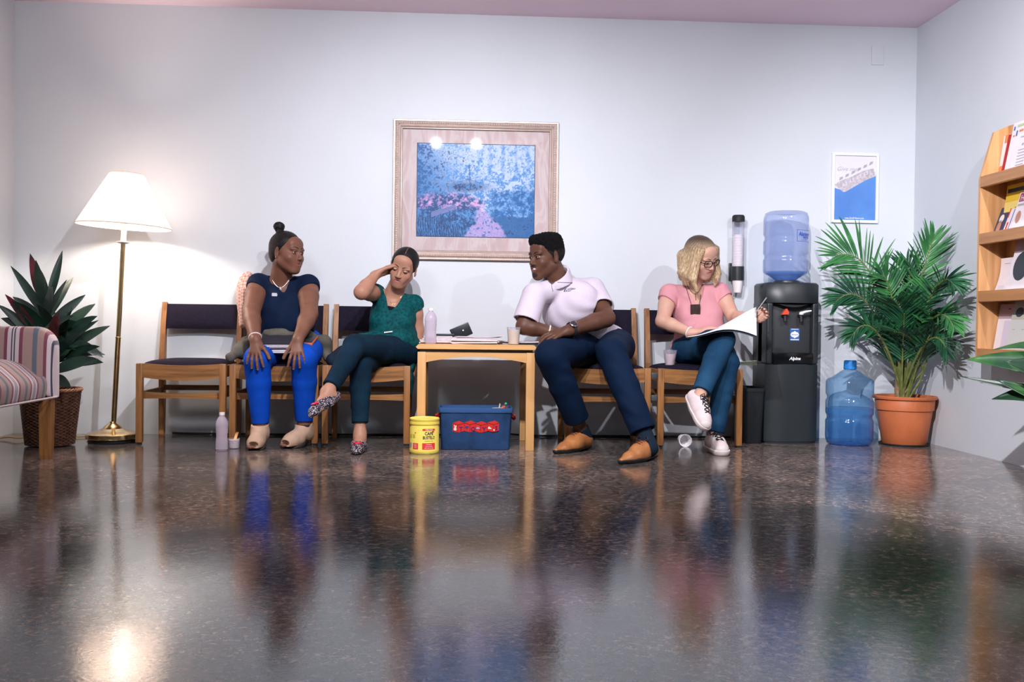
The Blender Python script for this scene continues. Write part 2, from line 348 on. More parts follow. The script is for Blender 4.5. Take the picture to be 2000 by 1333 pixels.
# ================================================================ bottles and cups
def thin_clear(name, col, dens, lo, hi, rough=0.08):
    m = bpy.data.materials.new(name); m.use_nodes = True; nt = m.node_tree; nt.nodes.clear(); L = nt.links.new
    out = nt.nodes.new('ShaderNodeOutputMaterial'); tr = nt.nodes.new('ShaderNodeBsdfTransparent'); g = nt.nodes.new('ShaderNodeBsdfGlossy'); d = nt.nodes.new('ShaderNodeBsdfTranslucent'); df = nt.nodes.new('ShaderNodeBsdfDiffuse')
    tr.inputs[0].default_value = (*col, 1); d.inputs[0].default_value = (*dens, 1); df.inputs[0].default_value = (*dens, 1); g.inputs['Roughness'].default_value = rough
    ad = nt.nodes.new('ShaderNodeMixShader'); ad.inputs[0].default_value = 0.5; L(df.outputs[0], ad.inputs[1]); L(d.outputs[0], ad.inputs[2])
    lw = nt.nodes.new('ShaderNodeLayerWeight'); lw.inputs[0].default_value = 0.35; mr = nt.nodes.new('ShaderNodeMapRange'); L(lw.outputs['Facing'], mr.inputs[0]); mr.inputs['To Min'].default_value = lo; mr.inputs['To Max'].default_value = hi
    m1 = nt.nodes.new('ShaderNodeMixShader'); L(mr.outputs[0], m1.inputs[0]); L(tr.outputs[0], m1.inputs[1]); L(ad.outputs[0], m1.inputs[2])
    m2 = nt.nodes.new('ShaderNodeMixShader'); fr = nt.nodes.new('ShaderNodeFresnel'); fr.inputs[0].default_value = 1.45; ge = nt.nodes.new('ShaderNodeNewGeometry'); mu = nt.nodes.new('ShaderNodeMath'); mu.operation = 'SUBTRACT'; mu.use_clamp = True; L(fr.outputs[0], mu.inputs[0]); L(ge.outputs['Backfacing'], mu.inputs[1])
    L(mu.outputs[0], m2.inputs[0]); L(m1.outputs[0], m2.inputs[1]); L(g.outputs[0], m2.inputs[2]); L(m2.outputs[0], out.inputs[0])
    return m
FROST = thin_clear('frosted_bottle_plastic', (0.90, 0.88, 0.95), (0.84, 0.76, 0.86), 0.55, 0.85)
def water_bottle(label, loc, h=0.195, r=0.032):
    t = thing('water_bottle', label, 'bottle', loc, 0)
    pr = [(0.0, 0.002), (r*0.8, 0.0), (r, 0.008)]
    for i in range(1, 15):
        z = 0.01+i/15*h*0.62; pr.append((r*(1-0.06*(i % 2))*(1-0.10*math.exp(-((z-h*0.36)/0.02)**2)), z))
    pr += [(r, h*0.66), (r*0.92, h*0.76), (r*0.62, h*0.86), (r*0.38, h*0.90), (r*0.36, h*0.93)]
    MB().lathe(pr, n=28).build('bottle_body', FROST, t)
    MB().lathe([(0, h*0.93), (r*0.44, h*0.93), (r*0.44, h), (0, h)], n=18).build('cap', mat('bottle_cap', (0.85, 0.82, 0.86), 0.4), t)
    return t
b0 = at(433, 881, -0.71); water_bottle('frosted water bottle standing on the floor before the chairs', (b0.x, -0.71, 0), 0.19, 0.031)
b1 = at(841, 668, -0.63); water_bottle('frosted water bottle standing on the left front of the table', (b1.x, -0.625, TZ), 0.185, 0.031)
CLEAR = thin_clear('clear_cup_plastic', (0.95, 0.95, 0.97), (0.8, 0.8, 0.85), 0.10, 0.45)
def cup(label, loc, drink, h=0.085, r0=0.026, r1=0.036, fill=0.8):
    t = thing('plastic_cup', label, 'cup', loc, 0)
    MB().lathe([(0, 0.001), (r0, 0), (r1, h), (r1-0.0015, h), (r0-0.0015, 0.003), (0, 0.003)], n=28).build('cup_body', CLEAR, t)
    MB().lathe([(0, 0.004), (r0-0.002, 0.004), (r0+(r1-r0)*fill-0.002, h*fill), (0, h*fill)], n=28).build('drink', drink, t)
    return t
LEMON = mat('cloudy_lemonade', (0.86, 0.72, 0.55), 0.3, noise=0.1, nscale=30)
PINKD = mat('pink_lemonade', (0.80, 0.62, 0.62), 0.3, noise=0.15, nscale=30)
p = at(1003, 669, -0.62); cup('clear cup of cloudy lemonade standing on the table', (p.x, -0.615, TZ), LEMON, 0.092, 0.028, 0.036, 0.85)
p = at(1310, 713, -0.42); c5 = cup("clear cup of pink drink on the seat beside the woman in pink", (p.x, -0.40, 0.437), PINKD, 0.085, 0.026, 0.037, 0.75)
for k in range(4): MB().box((0.006*math.cos(k*1.7), 0.01*math.sin(k*2.1), 0.068+0.004*k), (0.018, 0.018, 0.016), Euler((k, k*2, 0.5)).to_matrix(), bev=0.003).build('ice_cube', CLEAR, c5)
p = at(457, 877, -0.64); cf = cup('clear cup holding a used tissue and wooden stirrer on the floor', (p.x, -0.64, 0), mat('crumpled_tissue', (0.75, 0.62, 0.62), 0.8, bump=0.6, bscale=90), 0.052, 0.026, 0.030, 0.85)
MB().grid(lambda u, v: Vector((0.000+0.016*u+0.012*(v-0.5), -0.005+0.012*math.sin(3*u), 0.03+0.055*u+0.008*math.sin(PI*u))), 8, 3, thick=(0.002, 0.001, 0)).build('stirrer', mat('orange_peel', (0.80, 0.45, 0.20), 0.5), cf)
# white paper cup lying on its side, its mouth to the room
t = thing('paper_cup', 'white paper cup lying on its side on the floor, mouth outwards', 'cup', tuple(at(1334, 859, -0.42)), 0); t.location.z = 0.0
rr = 0.033
MB().lathe([(0, 0.0), (0.025, 0.0), (rr, -0.075), (rr-0.001, -0.075), (rr+0.002, -0.078), (rr-0.003, -0.076), (0.023, -0.003), (0, -0.003)], (0, 0.02, rr+0.002), 36, R=rotx(-PI/2)).build('cup_body', mat('paper_cup_white', (0.85, 0.82, 0.84), 0.6), t)
# ================================================================ toy bin
tx = 0.1125
bn = thing('toy_bin', 'blue fabric storage bin with red TOYS block lettering under the table', 'bin', (tx, -0.56, 0), 0)
BLUEF = mat('blue_canvas', (0.022, 0.060, 0.155), 0.8, noise=0.35, nscale=14, bump=0.35, bscale=350, color2=(0.015, 0.040, 0.10))
def binwall(z, o=0.0, n=48):
    k = z/0.215; wx = 0.178+0.012*k - o; wy = 0.088+0.008*k - o; pts = []
    for i in range(n):
        a = 2*PI*i/n; c, s_ = math.cos(a), math.sin(a); e = 0.22
        x = wx*math.copysign(abs(c)**e, c); y = wy*math.copysign(abs(s_)**e, s_)
        sag = 0.006*math.sin(3*a+1)*k*(1-k)*4 + 0.004*math.sin(7*a)*math.sin(PI*k)
        pts.append(Vector((x+sag*(c), y+sag*s_, z)))
    return pts
def rings(b, rs, mi=0):
    n = len(rs[0]); vs = [p for r in rs for p in r]
    b.add(vs, [(i*n+k, i*n+(k+1) % n, (i+1)*n+(k+1) % n, (i+1)*n+k) for i in range(len(rs)-1) for k in range(n)], mi)
b = MB(); rings(b, [binwall(0.002, 0.17*0), binwall(0.01), binwall(0.05), binwall(0.1), binwall(0.15), binwall(0.19), binwall(0.21)])
rings(b, [binwall(0.21, 0.006), binwall(0.1, 0.006), binwall(0.012, 0.006)]); b.add(binwall(0.004), [tuple(range(48))]); b.add(binwall(0.012, 0.006), [tuple(range(48))])
b.build('bin_body', BLUEF, bn, fix=False)
rm = MB(); rings(rm, [binwall(0.190, -0.001), binwall(0.193, -0.005), binwall(0.210, -0.006), binwall(0.218, -0.002), binwall(0.217, 0.006), binwall(0.200, 0.008)])
rm.build('rim', mat('blue_canvas_hem', (0.030, 0.080, 0.20), 0.8, bump=0.3, bscale=350), bn, fix=False)
REDF = mat('red_felt', (0.62, 0.035, 0.025), 0.85, noise=0.15, nscale=80); LINE = mat('dark_red_stitch', (0.16, 0.005, 0.02), 0.8)
TF = lambda u, v, w: Vector((u, -0.0925-w-0.010*(v/0.215), v))
ap = MB(); bx0 = -0.118
for i in range(4):
    x = bx0+i*0.059; tilt = [(0, 0), (0.0, 0.002), (0, -0.001), (0.002, 0.003)][i][1]
    l, m_, r = x, x+(0.026 if i % 2 == 0 else 0.030), x+0.061
    if i == 3: m_ = x+0.034
    zt, zb = 0.142+tilt, 0.092+tilt
    ap.prism([(l, zb+0.006), (m_, zb-0.002), (r, zb+0.007), (r+0.001, zt-0.004), (m_+0.006, zt+0.009), (l, zt-0.002)], TF, 0.003, 0)
    def bar(a, b_):
        a, b_ = Vector(a), Vector(b_); d = (b_-a).normalized(); nn = Vector((-d.y, d.x))*0.0009
        ap.prism([tuple(a+nn), tuple(b_+nn), tuple(b_-nn), tuple(a-nn)], lambda u, v, w: TF(u, v, w+0.0025), 0.0015, 1)
    ym = zt-0.012
    bar((m_, zb-0.002), (m_, ym)); bar((l, zt-0.003), (m_, ym)); bar((m_, ym), (r, zt-0.004))
ap.build('block_applique', [REDF, LINE], bn, smooth=False)
NAVY = mat('purple_navy_felt', (0.05, 0.02, 0.16), 0.8)
for i, (ch, cx) in enumerate(zip('TOYS', (0.043, 0.046, 0.044, 0.048))):
    x = bx0+i*0.059+cx; MB().text(ch, 0.030, lambda u, v, w, x=x, i=i: TF(x+u, 0.099+v+(0.006 if i == 3 else 0), 0.0046), mi=0, bold=0.0006).build('letter', NAVY, bn, smooth=False)
pics = MB()
TW = lambda u, v, w: TF(u, v, w+0.003)
def disc(b, cx, cz, rx, rz_, T, th=0.0018, mi=0, n=14, a0=0):
    b.prism([(cx+rx*math.cos(2*PI*k/n+a0), cz+rz_*math.sin(2*PI*k/n+a0)) for k in range(n)], T, th, mi)
x = bx0+0.013; disc(pics, x, 0.108, 0.0075, 0.008, TW); disc(pics, x+0.001, 0.120, 0.005, 0.005, TW); disc(pics, x-0.003, 0.126, 0.002, 0.004, TW); disc(pics, x+0.005, 0.125, 0.002, 0.003, TW)
x = bx0+0.059+0.014; pics.prism([(x-0.009, 0.120), (x, 0.108), (x+0.009, 0.120), (x+0.006, 0.127), (x, 0.122), (x-0.006, 0.126)], TW, 0.0018, 1)
x = bx0+0.118+0.012; disc(pics, x, 0.113, 0.010, 0.004, TW, mi=2); disc(pics, x, 0.117, 0.005, 0.003, TW, mi=2)
x = bx0+0.177+0.014; pics.prism([(x-0.009, 0.110), (x+0.009, 0.110), (x+0.008, 0.115), (x+0.002, 0.117), (x, 0.122), (x-0.006, 0.122), (x-0.009, 0.116)], TW, 0.0018, 0); disc(pics, x+0.022, 0.105, 0.004, 0.004, TW, mi=0)
pics.build('appliques', [mat('cream_felt', (0.75, 0.66, 0.58), 0.8), mat('royal_felt', (0.03, 0.05, 0.30), 0.8), mat('lilac_felt', (0.42, 0.35, 0.65), 0.8)], bn, smooth=False)
for sx in (-1, 1):
    MB().tube([(sx*0.186, -0.02, 0.18), (sx*0.205, -0.015, 0.172), (sx*0.208, 0, 0.155), (sx*0.205, 0.015, 0.15), (sx*0.186, 0.02, 0.165)], 0.006, 8).build('handle', REDF, bn)
def toy(name, label, b, m): tag(b.build(name, m), label, 'toy', None)
T0 = Vector((tx, -0.56, 0))
toy('toy_stick', 'pale yellow stick poking out of the toy bin', MB().tube([T0+Vector((0.120, -0.03, 0.05)), T0+Vector((0.122, -0.03, 0.2)), T0+Vector((0.128, -0.028, 0.236))], 0.0032, 8), mat('yellow_plastic', (0.8, 0.65, 0.3), 0.5))
toy('toy_hoop', 'thin red wire hoop poking out of the toy bin', MB().tube([T0+Vector((0.140, -0.01, 0.06)), T0+Vector((0.142, -0.01, 0.19)), T0+Vector((0.148, -0.01, 0.225)), T0+Vector((0.156, -0.01, 0.236)), T0+Vector((0.164, -0.01, 0.225)), T0+Vector((0.161, -0.01, 0.19)), T0+Vector((0.158, -0.01, 0.06))], 0.0018, 6), mat('red_wire', (0.6, 0.02, 0.04), 0.4))
toy('toy_bead', 'small green bead on top of the red hoop in the toy bin', MB().lathe([(0, -0.008), (0.006, -0.005), (0.008, 0), (0.006, 0.005), (0, 0.008)], T0+Vector((0.159, -0.015, 0.234)), 14), mat('green_bead', (0.0, 0.42, 0.22), 0.35))
toy('toy_block', 'flat white toy piece lying at the top of the toy bin', MB().box(T0+Vector((0.118, 0.0, 0.205)), (0.05, 0.05, 0.012), rotz(0.3), bev=0.003).box(T0+Vector((0.118, 0.0, 0.10)), (0.03, 0.03, 0.20), rotz(0.3), bev=0.003), WHITEP)
toy('toy_ball', 'small orange ball at the top of the toy bin', MB().lathe([(0.013*math.sin(PI*k/10), -0.013*math.cos(PI*k/10)) for k in range(11)], T0+Vector((0.150, 0.02, 0.207)), 16).box(T0+Vector((0.150, 0.02, 0.10)), (0.02, 0.02, 0.19)), mat('orange_plastic', (0.85, 0.2, 0.03), 0.45))
# ================================================================ coffee tub
YEL = mat('yellow_plastic_tub', (0.84, 0.68, 0.12), 0.38, noise=0.05, nscale=10)
pc = at(829, 884, -0.80)
cn = thing('coffee_tub', 'yellow plastic coffee tub with red labels standing before the table leg', 'tub', (pc.x-0.002, -0.770, 0), 0)
R0 = 0.0745
MB().lathe([(0, 0.001), (R0*0.94, 0), (R0, 0.006), (R0, 0.020), (R0*0.985, 0.024), (R0*0.985, 0.130), (R0*0.95, 0.137), (R0*0.95, 0.143), (R0*1.0, 0.147), (R0, 0.158), (0, 0.158)], n=48).build('tub_body', YEL, cn)
MB().lathe([(0, 0.158), (R0*0.96, 0.158), (R0*0.97, 0.162), (R0*1.01, 0.166), (R0*1.01, 0.174), (R0*0.97, 0.177), (R0*0.93, 0.172), (0, 0.172)], n=48).build('lid', YEL, cn)
def cyl(a0, r):
    return lambda u, v, w: Vector(((r+w)*math.sin(a0+u/r), -(r+w)*math.cos(a0+u/r), v))
def cyl_rect(b, a0, u0, u1, v0, v1, r, w, mi=0, n=10):
    T = cyl(a0, r); b.grid(lambda s_, t_: T(u0+(u1-u0)*s_, v0+(v1-v0)*t_, w), n, 1, mi)
lb = MB(); rl = R0*0.985; ca = 0.35
cyl_rect(lb, ca, -0.033, 0.033, 0.117, 0.127, rl, 0.0008, 0); cyl_rect(lb, ca, -0.034, 0.034, 0.024, 0.056, rl, 0.0008, 0)
ls = MB(); cyl_rect(ls, -0.62, -0.016, 0.016, 0.024, 0.055, rl, 0.0008, 0); cyl_rect(ls, -1.08, -0.009, 0.009, 0.030, 0.058, rl, 0.0008, 3)
Tc = cyl(ca, rl)
def TT(z): return lambda u, v, w: Tc(u, z+v, w)
lb.text('100% PURE', 0.008, TT(0.119), 1, 0.0015, bold=0.0002); lb.text('CAFÉ', 0.022, TT(0.096), 2, 0.0012, bold=0.0006, width=0.044)
lb.text('BUSTELO', 0.021, TT(0.076), 2, 0.0012, bold=0.0006, width=0.062); lb.text('SUPREME BLEND', 0.006, TT(0.064), 2, 0.0012)
for k, tx_ in enumerate(('ESPRESSO', 'ground coffee', 'NET WT 36 OZ')): lb.text(tx_, 0.0065, TT(0.046-k*0.009), 1, 0.0015)
Tl = cyl(-0.62, rl)
for k in range(4): ls.text('COFFEE', 0.005, lambda u, v, w, k=k: Tl(u, 0.048-k*0.006+v, w), 1, 0.0015)
cyl_rect(ls, -0.72, -0.011, 0.006, 0.080, 0.098, rl, 0.0008, 4); cyl_rect(ls, -1.05, -0.009, 0.006, 0.080, 0.098, rl, 0.0008, 4)
for k in range(6): cyl_rect(ls, -1.08, -0.008+k*0.003, -0.0068+k*0.003, 0.032, 0.056, rl, 0.0012, 2, 1)
disc(lb, 0.022, 0.112, 0.006, 0.004, Tc, 0.001, 0); disc(ls, 0.004, 0.106, 0.004, 0.003, cyl(-0.68, rl), 0.001, 0)
LBM = [RED, WHITEP, INK, WHITEP, mat('olive_print', (0.55, 0.48, 0.05), 0.5)]
lb.build('front_label_print', LBM, cn, smooth=False, fix=False); ls.build('side_label_print', LBM, cn, smooth=False, fix=False)
# ================================================================ floor lamp
lamp_p = at(220, 850, -0.38)
lp = thing('floor_lamp', 'brass floor lamp with a glowing cream pleated cone shade', 'lamp', (lamp_p.x, -0.38, 0), 0)
MB().lathe([(0, 0.0), (0.118, 0.0), (0.122, 0.004), (0.122, 0.018), (0, 0.018)], n=56, mi=0).build('base_rim', BLACKM, lp)
MB().lathe([(0.122, 0.018), (0.134, 0.020), (0.136, 0.026), (0.134, 0.044), (0.128, 0.048), (0.10, 0.056), (0.070, 0.062), (0.060, 0.070), (0.050, 0.072), (0.040, 0.086), (0.020, 0.098), (0.016, 0.108), (0, 0.108)], n=56).build('base', BRASS, lp)
lean = roty(0.046); LT = lambda x, y, z: lean @ Vector((x, y, z))
MB().lathe([(0.0135, 0.095), (0.0135, 0.55), (0.015, 0.552), (0.015, 0.558), (0.0125, 0.56), (0.0125, 1.055), (0.0, 1.055)], n=20, R=lean).build('pole', BRASS, lp)
MB().lathe([(0, 1.055), (0.018, 1.055), (0.036, 1.062), (0.036, 1.066), (0.014, 1.068), (0.014, 1.15), (0.018, 1.155), (0.018, 1.20), (0, 1.20)], n=24, R=lean).build('socket', mat('ivory_socket', (0.85, 0.80, 0.72), 0.4), lp)
def shade_mat():
    m = bpy.data.materials.new('lamp_shade_fabric'); m.use_nodes = True; nt = m.node_tree; nt.nodes.clear(); L = nt.links.new
    out = nt.nodes.new('ShaderNodeOutputMaterial'); d = nt.nodes.new('ShaderNodeBsdfDiffuse'); t_ = nt.nodes.new('ShaderNodeBsdfTranslucent'); mx = nt.nodes.new('ShaderNodeMixShader')
    d.inputs[0].default_value = (0.80, 0.70, 0.64, 1); t_.inputs[0].default_value = (0.80, 0.68, 0.60, 1); mx.inputs[0].default_value = 0.26
    L(d.outputs[0], mx.inputs[1]); L(t_.outputs[0], mx.inputs[2]); L(mx.outputs[0], out.inputs[0]); return m
sh = MB(); NP = 120
def shade(u, v):
    a = 2*PI*u; r = 0.086+(0.240-0.086)*v; r *= 1+0.006*math.sin(60*a/1.0)*0.8
    return LT(r*math.cos(a), r*math.sin(a), 1.425-0.278*v)
sh.grid(shade, 240, 6)
for r_, z_ in ((0.0865, 1.425), (0.2405, 1.147)): sh.tube([LT(r_*math.cos(2*PI*k/64), r_*math.sin(2*PI*k/64), z_) for k in range(64)], 0.0028, 6, closed=True, mi=0)
so = sh.build('lamp_shade', shade_mat(), lp)
bl = bpy.data.lights.new('lamp_bulb_light', 'POINT'); bl.energy = 24; bl.color = (1, 0.87, 0.76); bl.shadow_soft_size = 0.035
blo = bpy.data.objects.new('lamp_bulb_light', bl); COL.objects.link(blo); blo.location = Vector(lp.location)+LT(0, 0, 1.248)
# ================================================================ basket with cordyline
bk = thing('wicker_basket', 'dark brown wicker planter basket behind the striped armchair', 'basket', (-2.065, -0.56, 0), 0)
WICK = mat('wicker', (0.17, 0.075, 0.04), 0.6, color2=(0.07, 0.03, 0.02), nscale=40)
def wick(u, v, inner=0):
    a = 2*PI*u; z = 0.008+0.275*v; r = 0.112+0.030*v
    k = 44*u*2*PI; row = int(v*34+1e-6)
    return Vector(((r+0.0035*math.sin(22*a+PI*(row % 2))*(1-inner)-0.008*inner)*math.cos(a), (r+0.0035*math.sin(22*a+PI*(row % 2))*(1-inner)-0.008*inner)*math.sin(a), z))
w = MB()
for row in range(34):
    v = (row+0.5)/34; pts = []
    for k in range(132):
        a = 2*PI*k/132; r = 0.112+0.030*v+0.0042*math.sin(22*a+PI*(row % 2)); pts.append(Vector((r*math.cos(a), r*math.sin(a), 0.008+0.275*v)))
    w.tube(pts, 0.0046, 5, closed=True)
w.lathe([(0, 0.006), (0.108, 0.006), (0.136, 0.27), (0.134, 0.27), (0.10, 0.010), (0, 0.010)], n=40)
w.build('basket_body', WICK, bk)
rim = MB()
for j in range(3):
    rim.tube([Vector(((0.146+0.005*math.cos(k*0.9+j*2.1))*math.cos(2*PI*k/96), (0.146+0.005*math.cos(k*0.9+j*2.1))*math.sin(2*PI*k/96), 0.288+0.005*math.sin(k*0.9+j*2.1))) for k in range(96)], 0.0055, 6, closed=True)
rim.build('rim', mat('wicker_rim', (0.36, 0.16, 0.08), 0.55, noise=0.4, nscale=60), bk)
def leaf(b, base, d, up, L_, w_, droop, mi=0, twist=0.0, n=9, fold=0.25, wmax=0.4):
    """a blade: starts at base, heads along d, arches down by droop"""
    base = Vector(base); d = Vector(d).normalized(); pts = []; P = base.copy(); dd = d.copy(); st = L_/n
    for i in range(n+1):
        pts.append((P.copy(), dd.copy())); P = P+dd*st; dd = (dd+Vector((0, 0, -1))*droop*st*(0.5+i/n*1.5)).normalized()
    vs = []; 
    for i, (q, dr) in enumerate(pts):
        t = i/n; s_ = dr.cross(Vector(up)); s_ = s_.normalized() if s_.length > 1e-3 else Vector((1, 0, 0))
        nn = s_.cross(dr).normalized(); ang = twist*t; s2 = s_*math.cos(ang)+nn*math.sin(ang); n2 = s2.cross(dr)
        ww = w_*0.5*(math.sin(PI*min(1, (t/wmax)*0.5 if t < wmax else 0.5+0.5*(t-wmax)/(1-wmax)))**0.8 if t < 1 else 0)+0.0008
        if t < 0.12: ww = max(ww, w_*0.10)
        vs += [q-s2*ww-n2*(-ww*fold), q, q+s2*ww-n2*(-ww*fold)]
    fs = []
    for i in range(n):
        a = i*3; fs += [(a, a+1, a+4, a+3), (a+1, a+2, a+5, a+4)]
    th = 0.0009; m = len(vs); vs2 = [v-Vector((0, 0, th)) for v in vs]
    rim_ = [(3*i, 3*i+3) for i in range(n)]+[(3*i+5, 3*i+2) for i in range(n)]
    b.add(vs+vs2, fs+[tuple(m+i for i in reversed(f)) for f in fs]+[(q_, p_, p_+m, q_+m) for p_, q_ in rim_], mi)
def leaf_mat(name, c1, c2, tip=None, rough=0.35, nscale=6, trans=0.0):
    m = bpy.data.materials.new(name); m.use_nodes = True; nt = m.node_tree; b = nt.nodes['Principled BSDF']; L = nt.links.new
    tc = nt.nodes.new('ShaderNodeTexCoord'); n = nt.nodes.new('ShaderNodeTexNoise'); n.inputs['Scale'].default_value = nscale; n.inputs['Detail'].default_value = 3
    L(tc.outputs['Object'], n.inputs['Vector']); r = nt.nodes.new('ShaderNodeValToRGB'); r.color_ramp.elements[0].position = 0.38; r.color_ramp.elements[1].position = 0.62
    r.color_ramp.elements[0].color = (*c1, 1); r.color_ramp.elements[1].color = (*c2, 1); L(n.outputs['Fac'], r.inputs['Fac']); L(r.outputs['Color'], b.inputs['Base Color'])
    b.inputs['Roughness'].default_value = rough
    return m
cdl = thing('cordyline_plant', 'dark green cordyline with red-tipped leaves growing in the wicker basket', 'plant', (-2.065, -0.56, 0.285), 0)
CG = leaf_mat('cordyline_green', (0.006, 0.022, 0.018), (0.018, 0.055, 0.035)); CRED = leaf_mat('cordyline_red', (0.035, 0.022, 0.022), (0.20, 0.022, 0.040), nscale=12)
st = MB(); tops = []
for k, (dx, dy, hh) in enumerate([(-0.02, 0.0, 0.40), (0.03, 0.02, 0.30), (-0.05, -0.03, 0.30), (0.02, -0.04, 0.22)]):
    st.tube([(dx*0.4, dy*0.4, -0.2), (dx*0.7, dy, hh*0.5), (dx, dy*1.2, hh)], [0.010, 0.008, 0.006], 8); tops.append((dx, dy*1.2, hh))
st.build('stem', mat('cordyline_stem', (0.30, 0.24, 0.10), 0.6, noise=0.4, nscale=60), cdl)
rnd = random.Random(5)
for ti, tp in enumerate(tops):
    for k in range(15 if ti else 18):
        a = k*2.4+ti; el = 0.15+1.0*(k/15.0)+rnd.uniform(-0.1, 0.15); L_ = rnd.uniform(0.22, 0.33)
        if ti and k > 11: el -= 0.3
        d = Vector((math.cos(a)*math.cos(el), math.sin(a)*math.cos(el)*0.8, math.sin(el)))
        z0 = tp[2]-0.18*(1-k/15.0)
        l = MB(); leaf(l, (tp[0], tp[1], z0), d, (0.15*math.cos(a*1.7), -1, 0.35), L_, rnd.uniform(0.042, 0.064), rnd.uniform(1.0, 3.2)*(1.3-el), twist=rnd.uniform(-0.5, 0.5), wmax=0.45)
        l.build('leaf', CRED if (k >= 17 or (k == 14 and ti)) else CG, cdl)
# gold extension cord on the floor by the left wall
cp = []
for k in range(90):
    t = k/89; cp.append(Vector((-1.95-0.50*t+0.03*math.sin(t*19), -0.17-0.20*t+0.05*math.sin(t*31)*t+0.02*math.cos(t*11), 0.007+0.012*abs(math.sin(t*14))*t)))
cp = [Vector(lp.location)+Vector((-0.125, 0.02, 0.02)), Vector(lp.location)+Vector((-0.16, 0.08, 0.008))]+cp
tag(MB().tube(cp, 0.0042, 6).build('lamp_cord', mat('gold_cord', (0.42, 0.30, 0.10), 0.5)), 'gold cord of the floor lamp lying tangled along the wall', 'cord')
cc = [Vector((x, -0.030-0.012*math.sin(x*5), 0.007+0.018*max(0, math.sin(x*3.1+1))**6)) for x in np.linspace(-1.6, 1.62, 100)]
tag(MB().tube(cc, 0.006, 6).build('power_cable', BLACKM), 'black power cable lying on the floor along the back wall', 'cable')
# ================================================================ striped armchair
def stripe_mat():
    m = bpy.data.materials.new('striped_upholstery'); m.use_nodes = True; nt = m.node_tree; b = nt.nodes['Principled BSDF']; L = nt.links.new
    a = nt.nodes.new('ShaderNodeAttribute'); a.attribute_name = 'stripe'
    f = nt.nodes.new('ShaderNodeMath'); f.operation = 'FRACT'; L(a.outputs['Fac'], f.inputs[0])
    r = nt.nodes.new('ShaderNodeValToRGB'); r.color_ramp.interpolation = 'CONSTANT'; e = r.color_ramp.elements
    tan = (0.40, 0.265, 0.235); blue = (0.13, 0.16, 0.20); bur = (0.22, 0.055, 0.09); cream = (0.66, 0.56, 0.58); nav = (0.05, 0.055, 0.09)
    st_ = [(0, blue), (0.12, tan), (0.28, bur), (0.36, cream), (0.46, nav), (0.49, cream), (0.53, nav), (0.56, cream), (0.66, bur), (0.75, tan)]
    while len(e) < len(st_): e.new(0.5)
    for k, (p_, c_) in enumerate(st_): e[k].position = p_; e[k].color = (*c_, 1)
    L(f.outputs[0], r.inputs['Fac']); L(r.outputs['Color'], b.inputs['Base Color']); b.inputs['Roughness'].default_value = 0.85; b.inputs['Sheen Weight'].default_value = 0.2
    return m
STRP = stripe_mat()
def set_stripe(o, fn):
    at_ = o.data.attributes.new('stripe', 'FLOAT', 'POINT'); at_.data.foreach_set('value', [fn(v.co) for v in o.data.vertices])
ac = thing('striped_armchair', 'striped upholstered armchair in pink, grey and burgundy at left edge', 'armchair', (0, 0, 0), 0)
def rounded_arm(y0, y1, x0, x1, z0, z1, r=0.10, n=10):
    """arm slab in the xz plane, rounded front top corner, domed edge"""
    prof = [(x0, z0), (x1, z0), (x1, z1-r)] + [(x1-r+r*math.cos(a), z1-r+r*math.sin(a)) for a in [PI/2*k/n for k in range(1, n+1)]] + [(x0, z1+0.0)]
    b = MB(); ins = [0.03, 0.012, 0.004, 0.0]; yy = [0.0, 0.004, 0.013, 0.03]; T = y1-y0; cx, cz = (x0+x1)/2, (z0+z1)/2
    layers = []
    def resamp(pr):
        out = []
        for i in range(len(pr)):
            a = Vector(pr[i]); c_ = Vector(pr[(i+1) % len(pr)]); m_ = max(1, int((c_-a).length/0.03))
            out += [a+(c_-a)*k/m_ for k in range(m_)]
        return out
    base = resamp(prof)
    def ring(inset, y):
        k = 1-inset/0.33; return [Vector((cx+(p_.x-cx)*(1-inset/(0.5*(x1-x0))), y, cz+(p_.y-cz)*(1-inset/(0.5*(z1-z0))))) for p_ in base]
    rs = [ring(i_, y0+y_) for i_, y_ in zip(ins, yy)] + [ring(i_, y1-y_) for i_, y_ in zip(ins[::-1], yy[::-1])]
    rings(b, rs); nn = len(base); m_ = len(b.v); b.f += [tuple(range(nn)), tuple(range(m_-nn, m_))]; b.m += [0, 0]
    return b
AX1 = -1.845
AY = -1.10
o = rounded_arm(AY, AY+0.11, -2.44, AX1, 0.285, 0.612, 0.095).build('armrest', STRP, ac, angle=50); set_stripe(o, lambda c: (c.x+0.02*math.sin(4*c.z)-AX1)/0.177+0.40)
o = rounded_arm(AY-0.72, AY-0.61, -2.44, AX1, 0.285, 0.612, 0.095).build('armrest', STRP, ac, angle=50); set_stripe(o, lambda c: (c.x-AX1)/0.185+0.95)
o = MB().box((-2.40, AY-0.305, 0.50), (0.12, 0.70, 0.43), bev=0.05, seg=4).build('backrest', STRP, ac); set_stripe(o, lambda c: c.y/0.185)
def seatc(u, v):
    # profile in xz: from back top, forward over a domed crown, down the front face
    y = AY-0.002-0.606*u
    if v < 0.7:
        k = v/0.7; x = -2.38+0.47*k; z = 0.455+0.018*math.sin(PI*k)-0.04*max(0, k-0.8)**2/0.04
    else:
        k = (v-0.7)/0.3; x = -1.91+0.035*math.sin(min(1, k*2.2)*PI/2)+0.010*math.sin(PI*k); z = 0.415-0.135*k
    z -= 0.03*(abs(2*u-1)**6)*(v < 0.75)
    return Vector((x, y, z))
b = MB(); b.grid(seatc, 60, 30); o = b.build('seat_cushion', STRP, ac, angle=80); set_stripe(o, lambda c: (c.y)/0.185+0.2)
o.modifiers.new('s', 'SOLIDIFY').thickness = 0.02
